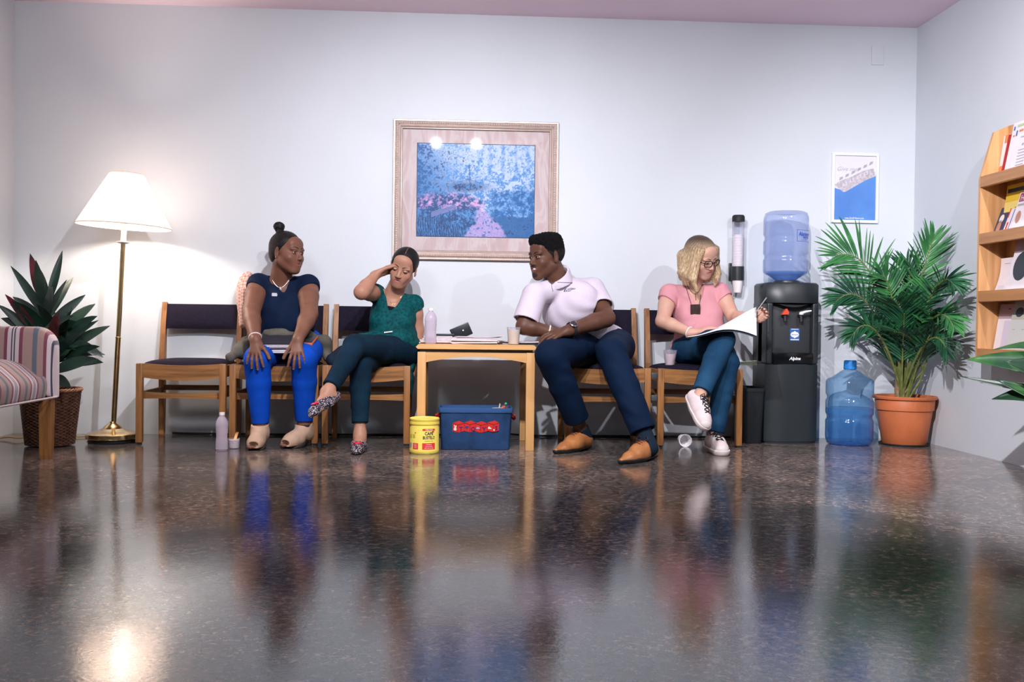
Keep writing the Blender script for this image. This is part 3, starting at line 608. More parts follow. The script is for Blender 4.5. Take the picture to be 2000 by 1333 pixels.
MB().box((-2.15, AY-0.305, 0.325), (0.52, 0.60, 0.085), bev=0.01).build('seat_base', mat('upholstery_lining', (0.30, 0.22, 0.21), 0.9), ac)
MB().tube([(AX1+0.003, AY+0.05, 0.287), (AX1+0.003, AY-0.3, 0.287), (AX1+0.003, AY-0.72, 0.287)], 0.005, 8).build('welt', mat('cream_welt', (0.6, 0.5, 0.5), 0.8), ac)
for y_ in (AY+0.02, AY-0.63):
    for x_ in (AX1-0.03, -2.40):
        b = MB(); b.lathe([(0.028, 0.0), (0.033, 0.02), (0.038, 0.285)], (x_, y_, 0), 4, R=rotz(PI/4), cap=True); b.build('leg', OAK, ac, smooth=False)
# ================================================================ framed picture
px0, px1, pz0, pz1 = -0.366, 0.590, 1.020, 1.826
pcx, pcz = (px0+px1)/2, (pz0+pz1)/2
pt = thing('framed_picture', 'large gilt framed print of a blue garden path hanging on the wall', 'picture', (pcx, 0, pcz), 0)
GILT = mat('champagne_gilt', (0.68, 0.56, 0.50), 0.34, metal=0.55, noise=0.12, nscale=30)
PEARL = mat('champagne_bead', (0.86, 0.76, 0.72), 0.3, metal=0.45)
hw_, hh_ = (px1-px0)/2, (pz1-pz0)/2
prof = [(0, 0), (0, -0.022), (0.004, -0.026), (0.009, -0.026), (0.011, -0.022), (0.014, -0.024), (0.018, -0.033), (0.024, -0.036), (0.030, -0.033), (0.033, -0.026), (0.036, -0.024), (0.040, -0.027), (0.044, -0.023), (0.048, -0.020), (0.052, -0.021), (0.055, -0.016), (0.055, 0)]
b = MB()
for i, (d, y) in enumerate(prof): pass
vs = []; 
for d, y in prof: vs += [(-hw_+d, y, -hh_+d), (hw_-d, y, -hh_+d), (hw_-d, y, hh_-d), (-hw_+d, y, hh_-d)]
fs = []; mi = []
for i in range(len(prof)-1):
    for k in range(4): fs.append((i*4+k, i*4+(k+1) % 4, (i+1)*4+(k+1) % 4, (i+1)*4+k))
b.add(vs, fs); b.build('frame', GILT, pt, angle=25)
bd = MB(); dd = 0.024
def bead(c, r=0.0062):
    bd.lathe([(0, -r*0.8), (r*0.75, -r*0.45), (r, 0), (r*0.75, r*0.45), (0, r*0.8)], c, 8)
nx = int((2*hw_-2*dd)/0.0135); nz = int((2*hh_-2*dd)/0.0135)
for k in range(nx+1):
    for z in (-hh_+dd, hh_-dd): bead((-hw_+dd+(2*hw_-2*dd)*k/nx, -0.0345, z))
for k in range(1, nz):
    for x in (-hw_+dd, hw_-dd): bead((x, -0.0345, -hh_+dd+(2*hh_-2*dd)*k/nz))
bd.build('beading', PEARL, pt)
def marble():
    m = bpy.data.materials.new('marbled_mount'); m.use_nodes = True; nt = m.node_tree; b_ = nt.nodes['Principled BSDF']; L = nt.links.new
    tc = nt.nodes.new('ShaderNodeTexCoord'); mp = nt.nodes.new('ShaderNodeMapping'); mp.inputs['Rotation'].default_value = (0, 0.9, 0); mp.inputs['Scale'].default_value = (6, 6, 1.6)
    L(tc.outputs['Object'], mp.inputs['Vector']); n = nt.nodes.new('ShaderNodeTexNoise'); n.inputs['Scale'].default_value = 2.2; n.inputs['Distortion'].default_value = 1.2; n.inputs['Detail'].default_value = 3
    L(mp.outputs[0], n.inputs['Vector']); r = nt.nodes.new('ShaderNodeValToRGB'); e = r.color_ramp.elements; e.new(0.5); e.new(0.6)
    for k, (p_, c_) in enumerate([(0.3, (0.60, 0.45, 0.45)), (0.48, (0.66, 0.52, 0.52)), (0.53, (0.72, 0.62, 0.62)), (0.7, (0.62, 0.48, 0.49))]): e[k].position = p_; e[k].color = (*c_, 1)
    L(n.outputs['Fac'], r.inputs['Fac']); L(r.outputs['Color'], b_.inputs['Base Color']); b_.inputs['Roughness'].default_value = 0.7; return m
# opening of the mount: print 816..1042 px wide
a0, a1 = at(816, 283, 0), at(1042, 463, 0); ix0, ix1, iz0, iz1 = a0.x-pcx, a1.x-pcx, at(930, 463, 0).z-pcz, at(930, 283, 0).z-pcz
MB().box((0, -0.004, 0), (2*hw_-0.10, 0.004, 2*hh_-0.10), bev=0).build('mount', marble(), pt, smooth=False)
MB().box(((ix0+ix1)/2, -0.0065, (iz0+iz1)/2), (ix1-ix0+0.008, 0.002, iz1-iz0+0.008), bev=0).build('mount_line', mat('dark_blue_line', (0.03, 0.07, 0.14), 0.6), pt, smooth=False)
def fbm(X, Y, seed, octv=5, s0=4.0):
    out = np.zeros_like(X); amp = 1.0; tot = 0; r = np.random.RandomState(seed)
    for o_ in range(octv):
        s = s0*2**o_; g = r.rand(int(s)+3, int(s*1.5)+4); xs, ys = X*s, Y*s*0.999
        i, j = np.floor(xs).astype(int), np.floor(ys).astype(int); fx, fy = xs-i, ys-j; fx = fx*fx*(3-2*fx); fy = fy*fy*(3-2*fy)
        j = np.clip(j, 0, g.shape[0]-2); i = np.clip(i, 0, g.shape[1]-2)
        out += amp*((g[j, i]*(1-fx)+g[j, i+1]*fx)*(1-fy)+(g[j+1, i]*(1-fx)+g[j+1, i+1]*fx)*fy); tot += amp; amp *= 0.62
    return out/tot
def garden(nx_=340, ny_=272):
    X, Y = np.meshgrid(np.linspace(0, 1.25, nx_), np.linspace(0, 1, ny_))
    n1 = fbm(X, Y, 1, 5, 5); n2 = fbm(X, Y, 2, 5, 22); n3 = fbm(X, Y, 3, 3, 60); n4 = fbm(X, Y, 8, 4, 12); n5 = fbm(X, Y, 13, 2, 110)
    u = X/1.25+(n4-0.5)*0.05+(n2-0.5)*0.05; v = Y+(fbm(X, Y, 31, 4, 12)-0.5)*0.06+(n3-0.5)*0.03; u0 = X/1.25; v0 = Y
    def C(*a): return np.array(srgb(*a))[None, None, :]
    def mixc(A, B, t): t = np.clip(t, 0, 1)[..., None]; return A*(1-t)+B*t
    Z = 0*X[..., None]; deep, dark, mid, pale, white, pink = C(16, 92, 158), C(8, 62, 118), C(70, 138, 205), C(128, 172, 222), C(190, 208, 238), C(176, 132, 190)
    tex = (n2-0.5)*2.4+(n3-0.5)*1.8+(n5-0.5)*1.2
    img = mixc(mid+Z, pale, (v-0.42)*2.2+tex*1.2+0.25)
    img = mixc(img, white, tex*2.0+0.42+(v-0.55)*1.4-abs(u-0.62)*0.7)
    img = mixc(img, mid, ((np.sin(u0*60+4*n1) > 0.75)*(v > 0.62)*(u > 0.5))*0.35)
    img = mixc(img, deep, (1.05-u*3.6-abs(v-0.68)*1.0)+tex*1.5)
    tr = np.exp(-((u0-0.44-0.05*(0.78-v0))/0.005)**2)*(v0 > 0.52)*(v0 < 0.78); img = mixc(img, dark, tr*0.8)
    for bx_, s_ in ((0.35, 1), (0.52, -1)): img = mixc(img, deep, np.exp(-((v0-0.62-0.35*s_*(u0-0.44))/0.006)**2)*(abs(u0-0.45) < 0.10)*0.5)
    img = mixc(img, dark, np.exp(-((v0-0.54)/0.05)**2-((u0-0.42)/0.16)**2)*(0.8+tex*1.6))
    bank = np.clip((0.50-0.9*(u-0.26)**2-v)*18, 0, 1)*np.clip((0.60-u)*14, 0, 1)
    img = mixc(img, mixc(dark+Z, mid, tex*1.6+0.45), bank*0.95)
    img = mixc(img, pink, bank*(tex*2.6+0.1)*(v > 0.30)); img = mixc(img, C(206, 168, 214), bank*((n2-0.56)*14)*(v > 0.33))
    rb = np.clip((0.50+0.16*(u-0.6)-v)*16, 0, 1)*np.clip((u-0.60)*16, 0, 1); img = mixc(img, mixc(deep+Z, mid, tex*1.5+0.4), rb*0.95); img = mixc(img, pale, rb*(tex*2-0.75))
    img = mixc(img, dark, rb*(v < 0.22)*(tex*1.5+0.3)*0.7)
    pc_ = 0.585+0.035*np.sin(v*13+0.6)-0.10*np.clip(0.3-v, 0, 1); pw = 0.012+0.62*np.clip(0.40-v, 0, 1)**1.35
    path = np.clip((pw-abs(u-pc_))*40, 0, 1)*(v < 0.44); img = mixc(img, mixc(C(172, 150, 210)+Z, C(214, 200, 234), tex*1.4+0.5), path*0.95)
    img = mixc(img, C(84, 112, 186), path*(tex*2.4+0.05)*(v < 0.28))
    gr = np.clip((0.27-0.28*u-v)*16, 0, 1)*(u < 0.40); bl_ = np.sin(u0*330+5*n1+v0*26+12*n2); img = mixc(img, mixc(dark+Z, mid, bl_*0.5+0.25+tex*0.5), gr*0.95)
    bench = (abs(v0-(0.235+0.42*(u0-0.13))) < 0.030)*(u0 > 0.12)*(u0 < 0.33); img = mixc(img, mixc(C(138, 146, 198)+Z, C(48, 86, 150), (np.sin(v0*420-u0*176) > 0.2)*1.0), bench*0.95)
    for lx in (0.20, 0.275, 0.325): img = mixc(img, C(20, 62, 118), (abs(u0-lx) < 0.005)*(v0 > 0.13+0.30*(lx-0.2))*(v0 < 0.215+0.42*(lx-0.13))*0.9)
    return np.clip(img*1.08, 0, 0.95), nx_, ny_
img, gx, gz = garden()
b = MB(); b.grid(lambda u, v: Vector((ix0+(ix1-ix0)*u, -0.0080, iz0+(iz1-iz0)*v)), gx-1, gz-1)
o = b.build('garden_print', vcol_mat('print_ink', 0.55), pt, smooth=False, fix=False)
ca_ = o.data.color_attributes.new('Col', 'FLOAT_COLOR', 'POINT'); arr = np.ones((gx*gz, 4), dtype=np.float32); arr[:, :3] = np.clip(img, 0, 1).reshape(-1, 3); ca_.data.foreach_set('color', arr.ravel())
gm = bpy.data.materials.new('picture_glass'); gm.use_nodes = True; nt = gm.node_tree; nt.nodes.clear()
out = nt.nodes.new('ShaderNodeOutputMaterial'); tr_ = nt.nodes.new('ShaderNodeBsdfTransparent'); gl = nt.nodes.new('ShaderNodeBsdfGlossy'); gl.inputs['Roughness'].default_value = 0.02
fr_ = nt.nodes.new('ShaderNodeFresnel'); fr_.inputs[0].default_value = 1.45; mx_ = nt.nodes.new('ShaderNodeMixShader')
nt.links.new(fr_.outputs[0], mx_.inputs[0]); nt.links.new(tr_.outputs[0], mx_.inputs[1]); nt.links.new(gl.outputs[0], mx_.inputs[2]); nt.links.new(mx_.outputs[0], out.inputs[0])
MB().box((0, -0.0115, 0), (2*hw_-0.10, 0.002, 2*hh_-0.10), bev=0).build('glass', gm, pt, smooth=False)
# ================================================================ small poster
q0, q1 = at(1625, 437, 0), at(1712, 299, 0); pw_, ph_ = 0.282, 0.412; qc = at(1668.5, 368, 0)
ps = thing('framed_poster', 'small white framed poster with a blue lower half near the corner', 'poster', (qc.x, 0, qc.z), 0)
fr = MB()
for sx in (-1, 1): fr.box((sx*(pw_/2-0.008), -0.009, 0), (0.016, 0.018, ph_), bev=0.0015)
for sz in (-1, 1): fr.box((0, -0.009, sz*(ph_/2-0.008)), (pw_-0.031, 0.0175, 0.0158), bev=0.0015)
fr.build('frame', mat('white_lacquer', (0.85, 0.85, 0.88), 0.35), ps)
MB().box((0, -0.005, 0), (pw_-0.02, 0.004, ph_-0.02), bev=0).build('poster_sheet', mat('poster_paper', (0.74, 0.73, 0.78), 0.5), ps, smooth=False)
PB = mat('poster_blue', (0.075, 0.22, 0.60), 0.5, color2=(0.10, 0.28, 0.68), nscale=5); PG = mat('poster_grey', (0.42, 0.38, 0.42), 0.5, color2=(0.62, 0.58, 0.63), nscale=70); PGD = mat('poster_dark_grey', (0.40, 0.38, 0.43), 0.5)
PT = lambda u, v, w: Vector((u, -0.0072-w, v))
bl_ = MB(); X0, X1, Z0 = -pw_/2+0.016, pw_/2-0.016, -ph_/2+0.018
bl_.prism([(X0, Z0), (X1, Z0), (X1, 0.075), (0.06, 0.045), (0.0, 0.012), (-0.06, -0.018), (X0, 0.0)], PT, 0.0008)
bl_.build('poster_blue_field', PB, ps, smooth=False)
mb_ = MB()
mb_.prism([(X0+0.002, 0.02), (-0.07, -0.025), (-0.055, -0.022), (0.0, 0.010), (0.06, 0.045), (X1-0.003, 0.072), (X1-0.006, 0.095), (X1-0.014, 0.118), (0.055, 0.105), (-0.02, 0.068), (-0.085, 0.042)], PT, 0.0014, 0)
for k in range(6):
    x = -0.095+k*0.036; z = 0.055+0.52*(x+0.095); mb_.prism([(x, z-0.012), (x+0.020, z-0.002), (x+0.022, z+0.012), (x+0.004, z+0.006)], lambda u, v, w: PT(u, v, w+0.001), 0.001, 1)
for k in range(4):
    x = -0.075+k*0.042; z = 0.006+0.52*(x+0.075); mb_.prism([(x, z), (x+0.028, z+0.014), (x+0.026, z+0.034), (x+0.001, z+0.020)], lambda u, v, w: PT(u, v, w+0.001), 0.001, 2); disc(mb_, x+0.014, z+0.018, 0.007, 0.007, lambda u, v, w: PT(u, v, w+0.0018), 0.0008, 0)
mb_.build('poster_motif', [PG, PGD, mat('poster_light_grey', (0.66, 0.63, 0.67), 0.5)], ps, smooth=False)
MB().text('Give me', 0.036, lambda u, v, w: PT(u-0.112, v+0.10, w), 0, 0.001, align='LEFT', shear=0.35).build('poster_script', mat('poster_pale_ink', (0.45, 0.45, 0.52), 0.5), ps, smooth=False)
MB().text('www.GiveMeRoom.com', 0.014, lambda u, v, w: PT(u, v+Z0+0.006, w), 0, 0.0012, bold=0.0003, width=0.115).build('poster_address', WHITEP, ps, smooth=False)
# cover plate high on the wall
k0 = at(1714, 108, 0); MB_ = MB().box((k0.x, -0.003, k0.z), (0.075, 0.006, 0.115), bev=0.002)
for z in (-0.042, 0.042): MB_.lathe([(0, 0), (0.003, 0), (0.003, 0.0015), (0, 0.0015)], (k0.x, -0.006, k0.z+z), 8, R=rotx(PI/2))
tag(MB_.build('cover_plate', WALLM), 'small painted blank cover plate high on the wall near the corner', 'cover plate')
# ================================================================ cup dispenser
dz1 = at(1443, 420, -0.05).z; dxx = at(1441.5, 480, -0.055).x
cdp = thing('cup_dispenser', 'wall-mounted clear tube of white paper cups beside the water cooler', 'dispenser', (dxx, 0, 0), 0)
zt_, zb_ = at(1443, 420, -0.055).z, at(1443, 548, -0.055).z
MB().lathe([(0.0345, zb_), (0.0345, zt_-0.03), (0.033, zt_-0.03), (0.033, zb_)], (0, -0.055, 0), 32).build('clear_tube', thin_clear('clear_acrylic', (0.96, 0.96, 0.98), (0.8, 0.8, 0.85), 0.04, 0.30), cdp)
MB().lathe([(0.0365, zt_-0.04), (0.0365, zt_-0.012), (0.030, zt_-0.002), (0, zt_), ], (0, -0.055, 0), 32).build('cap', BLACKM, cdp)
z1_, z0_ = at(1443, 521, -0.055).z, at(1443, 548, -0.055).z
MB().lathe([(0.0375, z0_), (0.0375, z1_), (0.034, z1_), (0.034, z0_), (0.0375, z0_)], (0, -0.055, 0), 32).build('collar', BLACKP, cdp)
MB().box((-0.030, -0.012, (z1_+z0_)/2+0.012), (0.020, 0.024, 0.10), bev=0.003).box((0, -0.010, (z1_+z0_)/2), (0.06, 0.018, 0.04), bev=0.003).build('bracket', BLACKP, cdp)
zc0 = at(1443, 572, -0.055).z
cm_ = mat('paper_cup', (0.85, 0.80, 0.81), 0.6)
for k in range(22):
    z = zc0+0.0155*k; 
    if z+0.075 > zt_-0.1: break
    o = MB().lathe([(0, z), (0.0225, z), (0.031, z+0.070), (0.0325, z+0.071), (0.0325, z+0.0735), (0.030, z+0.0735), (0.021, z+0.004), (0, z+0.004)], (0, -0.055, 0), 24).build('paper_cup', cm_)
    o.location = (dxx, 0, 0); tag(o, 'white paper cup in the column held by the clear wall dispenser', 'cup', 'paper cups in the wall dispenser')
# ================================================================ waste bin
ccx = at(1549, 700, -0.31).x
wb = MB(); q = at(1474, 757, -0.24)
wcx = at(1474, 800, -0.24).x; wz = q.z
def rr(hx, hy, z, c=0.03, n=6):
    pts = []
    for sx, sy, a0 in ((1, 1, 0), (-1, 1, PI/2), (-1, -1, PI), (1, -1, 3*PI/2)):
        for k in range(n+1):
            a = a0+PI/2*k/n; pts.append(Vector((sx*(hx-c)+c*math.cos(a), sy*(hy-c)+c*math.sin(a), z)))
    return pts
rings(wb, [rr(0.046, 0.105, 0.0, 0.02), rr(0.047, 0.108, 0.004, 0.02), rr(0.054, 0.128, wz-0.02, 0.02), rr(0.057, 0.132, wz-0.02, 0.02), rr(0.057, 0.132, wz, 0.02), rr(0.052, 0.126, wz, 0.02), rr(0.044, 0.10, 0.01, 0.02)])
wb.add(rr(0.044, 0.10, 0.01, 0.02), [tuple(range(28))]); wb.add(rr(0.046, 0.105, 0.0, 0.02), [tuple(range(28))])
o = wb.build('waste_bin', mat('black_bin_plastic', (0.008, 0.012, 0.014), 0.5), None, fix=False); o.location = (ccx-0.215, -0.20, 0)
tag(o, 'black plastic waste bin on the floor left of the water cooler', 'bin')
# ================================================================ water cooler
ccx = at(1549, 700, -0.31).x; ctop = at(1549, 552, -0.31).z
wc = thing('water_cooler', 'black freestanding water cooler with red and white taps', 'water cooler', (ccx, -0.18, 0), 0)
def cool_ring(z, hx=0.150, yb_=0.145, yf_=-0.10, bulge=0.045, n=28):
    pts = [Vector((-hx*math.cos(PI*k/n), yf_-bulge*(1-abs(math.cos(PI*k/n))**2.6), z)) for k in range(n+1)]
    return pts + [Vector((hx, yb_-0.02, z)), Vector((hx-0.02, yb_, z)), Vector((-hx+0.02, yb_, z)), Vector((-hx, yb_-0.02, z))]
def solid(b, levels, mi=0):
    rs = [cool_ring(*l) if isinstance(l, tuple) else cool_ring(l) for l in levels]; rings(b, rs, mi); n = len(rs[0])
    b.add(rs[0], [tuple(range(n))], mi); b.add(rs[-1], [tuple(range(n))], mi)
zmid = at(1549, 712, -0.31).z
low = MB(); solid(low, [(0.0, 0.145, 0.14, -0.095), (0.012, 0.146, 0.14, -0.096), (0.014, 0.151), (zmid-0.004, 0.151), (zmid, 0.147, 0.142, -0.096)]); low.build('lower_cabinet', BLACKP, wc)
ub = MB(); zA = at(1549, 592, -0.31).z; zP0 = at(1549, 690, -0.31).z
# upper body: side cheeks, back, hood and recessed tap panel
solid(ub, [(zA, 0.148), (zA+0.004, 0.150), (ctop-0.012, 0.150), (ctop, 0.140, 0.14, -0.09)])
ub.box((0, 0.055, (zmid+zA)/2), (0.296, 0.17, zA-zmid), bev=0.002)
for sx in (-1, 1): ub.box((sx*0.130, -0.035, (zmid+zA)/2), (0.036, 0.165, zA-zmid), bev=0.012, seg=4)
ub.build('upper_body', BLACKP, wc, angle=50)
MB().box((0.0, -0.065, (zP0+zA)/2), (0.226, 0.02, zA-zP0), bev=0.002).build('tap_panel', mat('charcoal_panel', (0.030, 0.034, 0.038), 0.45), wc)
hd = MB(); hd.prism([(-0.098+0.196*k/16, zA-0.002-0.022*math.sin(PI*k/16)) for k in range(17)], lambda u, v, w: Vector((u, -0.132+w+0.5*abs(u)*0.3, v)), 0.08); hd.build('hood', BLACKM, wc)
MB().box((0, -0.090, (zmid+zP0)/2), (0.226, 0.09, (zP0-zmid)), bev=0.004).build('drip_tray', mat('gloss_black', (0.004, 0.005, 0.006), 0.15), wc)
MB().text('Alpine', 0.024, lambda u, v, w: Vector((u+0.008, -0.1355-w, v+(zmid+zP0)/2-0.007)), 0, 0.0006, shear=0.3, bold=0.0007).build('lettering', WHITEP, wc, smooth=False)
zt2 = at(1549, 617, -0.25).z
for name, x, m_ in (('tap', -0.042, mat('red_tap', (0.80, 0.07, 0.03), 0.35)), ('tap', 0.050, mat('white_tap', (0.80, 0.82, 0.88), 0.35))):
    tp_ = MB().tube([(x, -0.07, zt2), (x, -0.108, zt2-0.002), (x, -0.112, zt2-0.034)], [0.012, 0.012, 0.010], 12).build(name, BLACKM, wc)
    lv = MB(); lv.lathe([(0, 0), (0.013, 0), (0.010, 0.014), (0, 0.018)], (x, -0.110, zt2+0.006), 14)
    if x < 0: lv.prism([(-0.020, 0.0), (0.012, 0.002), (0.014, 0.012), (0.004, 0.034), (-0.004, 0.030)], lambda u, v, w, x=x: Vector((x+u*1.15, -0.128+w, zt2+0.004+v)), 0.026)
    else: lv.tube([(x, -0.115, zt2+0.014), (x+0.018, -0.128, zt2+0.022), (x+0.048, -0.138, zt2+0.028)], [0.009, 0.007, 0.004], 10)
    o = lv.build('tap_lever', m_, tp_); o['label'] = 'red lever' if x < 0 else 'white lever'
sk = MB(); zs = at(1559, 654, -0.22).z; xs = 0.026
sk.box((xs, -0.0755, zs), (0.054, 0.001, 0.070), bev=0, mi=0)
ST = lambda u, v, w: Vector((xs+u, -0.0762-w, zs+v))
sk.prism([(-0.025, 0), (-0.018, 0.012), (-0.006, 0.016), (0, 0.021), (0.006, 0.016), (0.018, 0.012), (0.025, 0), (0.018, -0.012), (0.006, -0.016), (0, -0.021), (-0.006, -0.016), (-0.018, -0.012)], ST, 0.0006, 1)
sk.prism([(-0.020, 0.029), (0.020, 0.029), (0.020, 0.032), (-0.020, 0.032)], ST, 0.0006, 1); sk.prism([(-0.024, -0.031), (0.024, -0.031), (0.024, -0.026), (-0.024, -0.026)], ST, 0.0006, 1)
sk.text('Absopure', 0.010, lambda u, v, w: ST(u, v-0.003, w), 0, 0.0014, shear=0.2, bold=0.0002)
sk.build('sticker', [mat('sticker_blue', (0.03, 0.13, 0.42), 0.4), WHITEP], wc, smooth=False)
neck = MB().lathe([(0.075, ctop-0.004), (0.072, ctop+0.012), (0.05, ctop+0.018), (0.04, ctop+0.002)], (0, 0.0, 0), 36).build('bottle_collar', BLACKP, wc)
# blue polycarbonate bottles
def poly_mat(name, col, dens):
    m = bpy.data.materials.new(name); m.use_nodes = True; nt = m.node_tree; nt.nodes.clear(); L = nt.links.new
    out = nt.nodes.new('ShaderNodeOutputMaterial'); tr = nt.nodes.new('ShaderNodeBsdfTransparent'); g = nt.nodes.new('ShaderNodeBsdfGlossy'); d = nt.nodes.new('ShaderNodeBsdfTranslucent')
    tr.inputs[0].default_value = (*col, 1); d.inputs[0].default_value = (*dens, 1); g.inputs['Roughness'].default_value = 0.08
    lw = nt.nodes.new('ShaderNodeLayerWeight'); lw.inputs[0].default_value = 0.35
    m1 = nt.nodes.new('ShaderNodeMixShader'); mr = nt.nodes.new('ShaderNodeMapRange'); L(lw.outputs['Facing'], mr.inputs[0]); mr.inputs['To Min'].default_value = 0.12; mr.inputs['To Max'].default_value = 0.55
    L(mr.outputs[0], m1.inputs[0]); L(tr.outputs[0], m1.inputs[1]); L(d.outputs[0], m1.inputs[2])
    m2 = nt.nodes.new('ShaderNodeMixShader'); fr = nt.nodes.new('ShaderNodeFresnel'); fr.inputs[0].default_value = 1.5; L(fr.outputs[0], m2.inputs[0]); L(m1.outputs[0], m2.inputs[1]); L(g.outputs[0], m2.inputs[2]); L(m2.outputs[0], out.inputs[0])
    return m
POLY = thin_clear('blue_polycarbonate', (0.84, 0.88, 0.97), (0.46, 0.56, 0.86), 0.20, 0.50); POLYD = thin_clear('blue_jug_plastic', (0.70, 0.85, 0.96), (0.14, 0.38, 0.74), 0.08, 0.52)
WATER = thin_clear('water', (0.74, 0.88, 0.98), (0.06, 0.30, 0.76), 0.08, 0.40)
def jug_profile(R, H, ribs=((0.30, 0.35), (0.58, 0.63)), inverted=False):
    """list of (r, z) from base to neck, z in 0..H"""
    body = H*0.80; pts = [(0, 0.018), (R*0.35, 0.014), (R*0.62, 0.004), (R*0.80, 0.0), (R*0.93, 0.008), (R*0.985, 0.03)]
    z = 0.03
    for t in np.linspace(0.06, 1.0, 44):
        zz = body*t; r = R
        for c_ in (0.36, 0.68): r -= R*0.060*math.exp(-((t-c_)/0.050)**4)
        for c_ in (0.31, 0.41, 0.63, 0.73): r += R*0.010*math.exp(-((t-c_)/0.018)**2)
        if t > 0.93: r -= R*0.20*((t-0.93)/0.07)**2
        pts.append((r, 0.03+(body-0.03)*t if t > 0 else zz))
    nz = H-body
    for k in range(1, 9):
        t = k/8; pts.append((R*0.80*(1-t)**0.8+0.030*(1-(1-t)**0.8), body+nz*0.5*t**1.3))
    pts += [(0.029, body+nz*0.55), (0.029, H*0.93)]
    return pts
RB = 0.1265
bH = at(1548, 415, -0.18).z-ctop+0.045
jb = thing('water_bottle_upturned', 'upturned pale blue water bottle sitting on top of the black cooler', 'water bottle', (ccx-0.008, -0.18, ctop-0.045), 0)
jp = jug_profile(RB, bH)
MB().lathe([(r, bH-z) for r, z in jp], n=64).build('bottle_shell', POLY, jb, angle=80)
wl = bH*0.245; wpts = [(r*0.985, bH-z) for r, z in jp if bH-z < wl]
wpts = [(wpts[0][0], wl)] + wpts
MB().lathe([(0, wl)]+wpts+[(0, wpts[-1][1])], n=64).build('water', thin_clear('bottle_water', (0.72, 0.85, 0.98), (0.12, 0.40, 0.85), 0.12, 0.45), jb, angle=80)
lbp = MB(); ZL = 1.245-(ctop-0.045); cT = cyl(0.62, RB+0.001)
zlab = at(1567, 460, -0.30).z-(ctop-0.045)
for (u0, u1, v0, v1) in ((-0.058, 0.058, 0.030, 0.032), (-0.058, 0.058, -0.034, -0.032), (-0.058, -0.056, -0.033, 0.031), (0.056, 0.058, -0.033, 0.031)):
    lbp.grid(lambda s_, t_: cT(u0+(u1-u0)*s_, zlab+v0+(v1-v0)*t_, 0), 12, 1)
lbp.text('Absopure', 0.032, lambda u, v, w: cT(u, zlab+v-0.002, w), 0, 0.001, shear=0.15, bold=0.0012, width=0.096)
lbp.text('WATER', 0.016, lambda u, v, w: cT(u+0.010, zlab+v-0.016, w), 0, 0.001, bold=0.001, width=0.06); lbp.text('the purest water', 0.009, lambda u, v, w: cT(u, zlab+v-0.027, w), 0, 0.001)
lbp.build('label_print', mat('royal_blue_print', (0.02, 0.06, 0.40), 0.5), jb, smooth=False, fix=False)
jq = at(1659, 869, -0.30); jH = 0.47
jx = at(1659, 800, -0.30).x
jg = thing('water_jug', 'blue refill water bottle half full standing on the floor by the palm pot', 'water bottle', (jx, -0.30, 0), 0)
jp = jug_profile(0.130, jH)
MB().lathe(jp, n=64).build('jug_shell', POLYD, jg, angle=80)
wl = 0.205; MB().lathe([(0, 0.016)]+[(r*0.982, max(z, 0.003)) for r, z in jp if z < wl]+[(0.126, wl), (0, wl)], n=64).build('water', WATER, jg, angle=80)
MB().lathe([(0.034, jH*0.90), (0.036, jH*0.905), (0.034, jH), (0.030, jH+0.003), (0, jH+0.003)], n=32).build('cap', mat('blue_cap', (0.02, 0.22, 0.62), 0.4), jg)
# ================================================================ terracotta pot and palm
potx = at(1762, 800, -0.27).x
po = thing('terracotta_pot', 'orange plastic flower pot on the floor in the right corner', 'pot', (potx, -0.30, 0), 0)
TER = mat('terracotta_plastic', (0.55, 0.155, 0.055), 0.5, noise=0.12, nscale=12)
PH = at(1762, 771, -0.27).z-0.004
MB().lathe([(0, 0.002), (0.112, 0.0), (0.120, 0.008), (0.147, PH-0.088), (0.147, PH-0.082), (0.156, PH-0.078), (0.160, PH-0.026), (0.158, PH-0.022), (0.172, PH-0.016), (0.174, PH-0.004), (0.170, PH), (0.156, PH), (0.150, PH-0.03), (0.148, PH-0.035)], n=64).build('pot_body', TER, po)
MB().lathe([(0.122, 0.0), (0.135, 0.001), (0.137, 0.010), (0.124, 0.010)], n=48).build('saucer', mat('black_saucer', (0.01, 0.01, 0.012), 0.5), po)
tag(MB().lathe([(0, PH-0.034), (0.08, PH-0.030), (0.147, PH-0.038), (0.12, 0.03), (0, 0.03)], (potx, -0.30, 0), 32).build('potting_soil', mat('soil', (0.03, 0.02, 0.015), 0.9, bump=0.8, bscale=60)), 'dark potting soil filling the orange flower pot', 'soil', kind='stuff')
pm = thing('potted_palm', 'tall areca palm with arching fronds growing in the orange pot', 'palm', (potx-0.015, -0.30, PH-0.03), 0)
PALMG = [leaf_mat('palm_leaf', (0.014, 0.095, 0.034), (0.050, 0.230, 0.060), rough=0.4, nscale=9), leaf_mat('palm_leaf_dark', (0.007, 0.055, 0.028), (0.020, 0.125, 0.045), rough=0.4, nscale=9)]
PSTEM = mat('palm_stem', (0.22, 0.26, 0.07), 0.5, noise=0.4, nscale=30)
rp = random.Random(21)
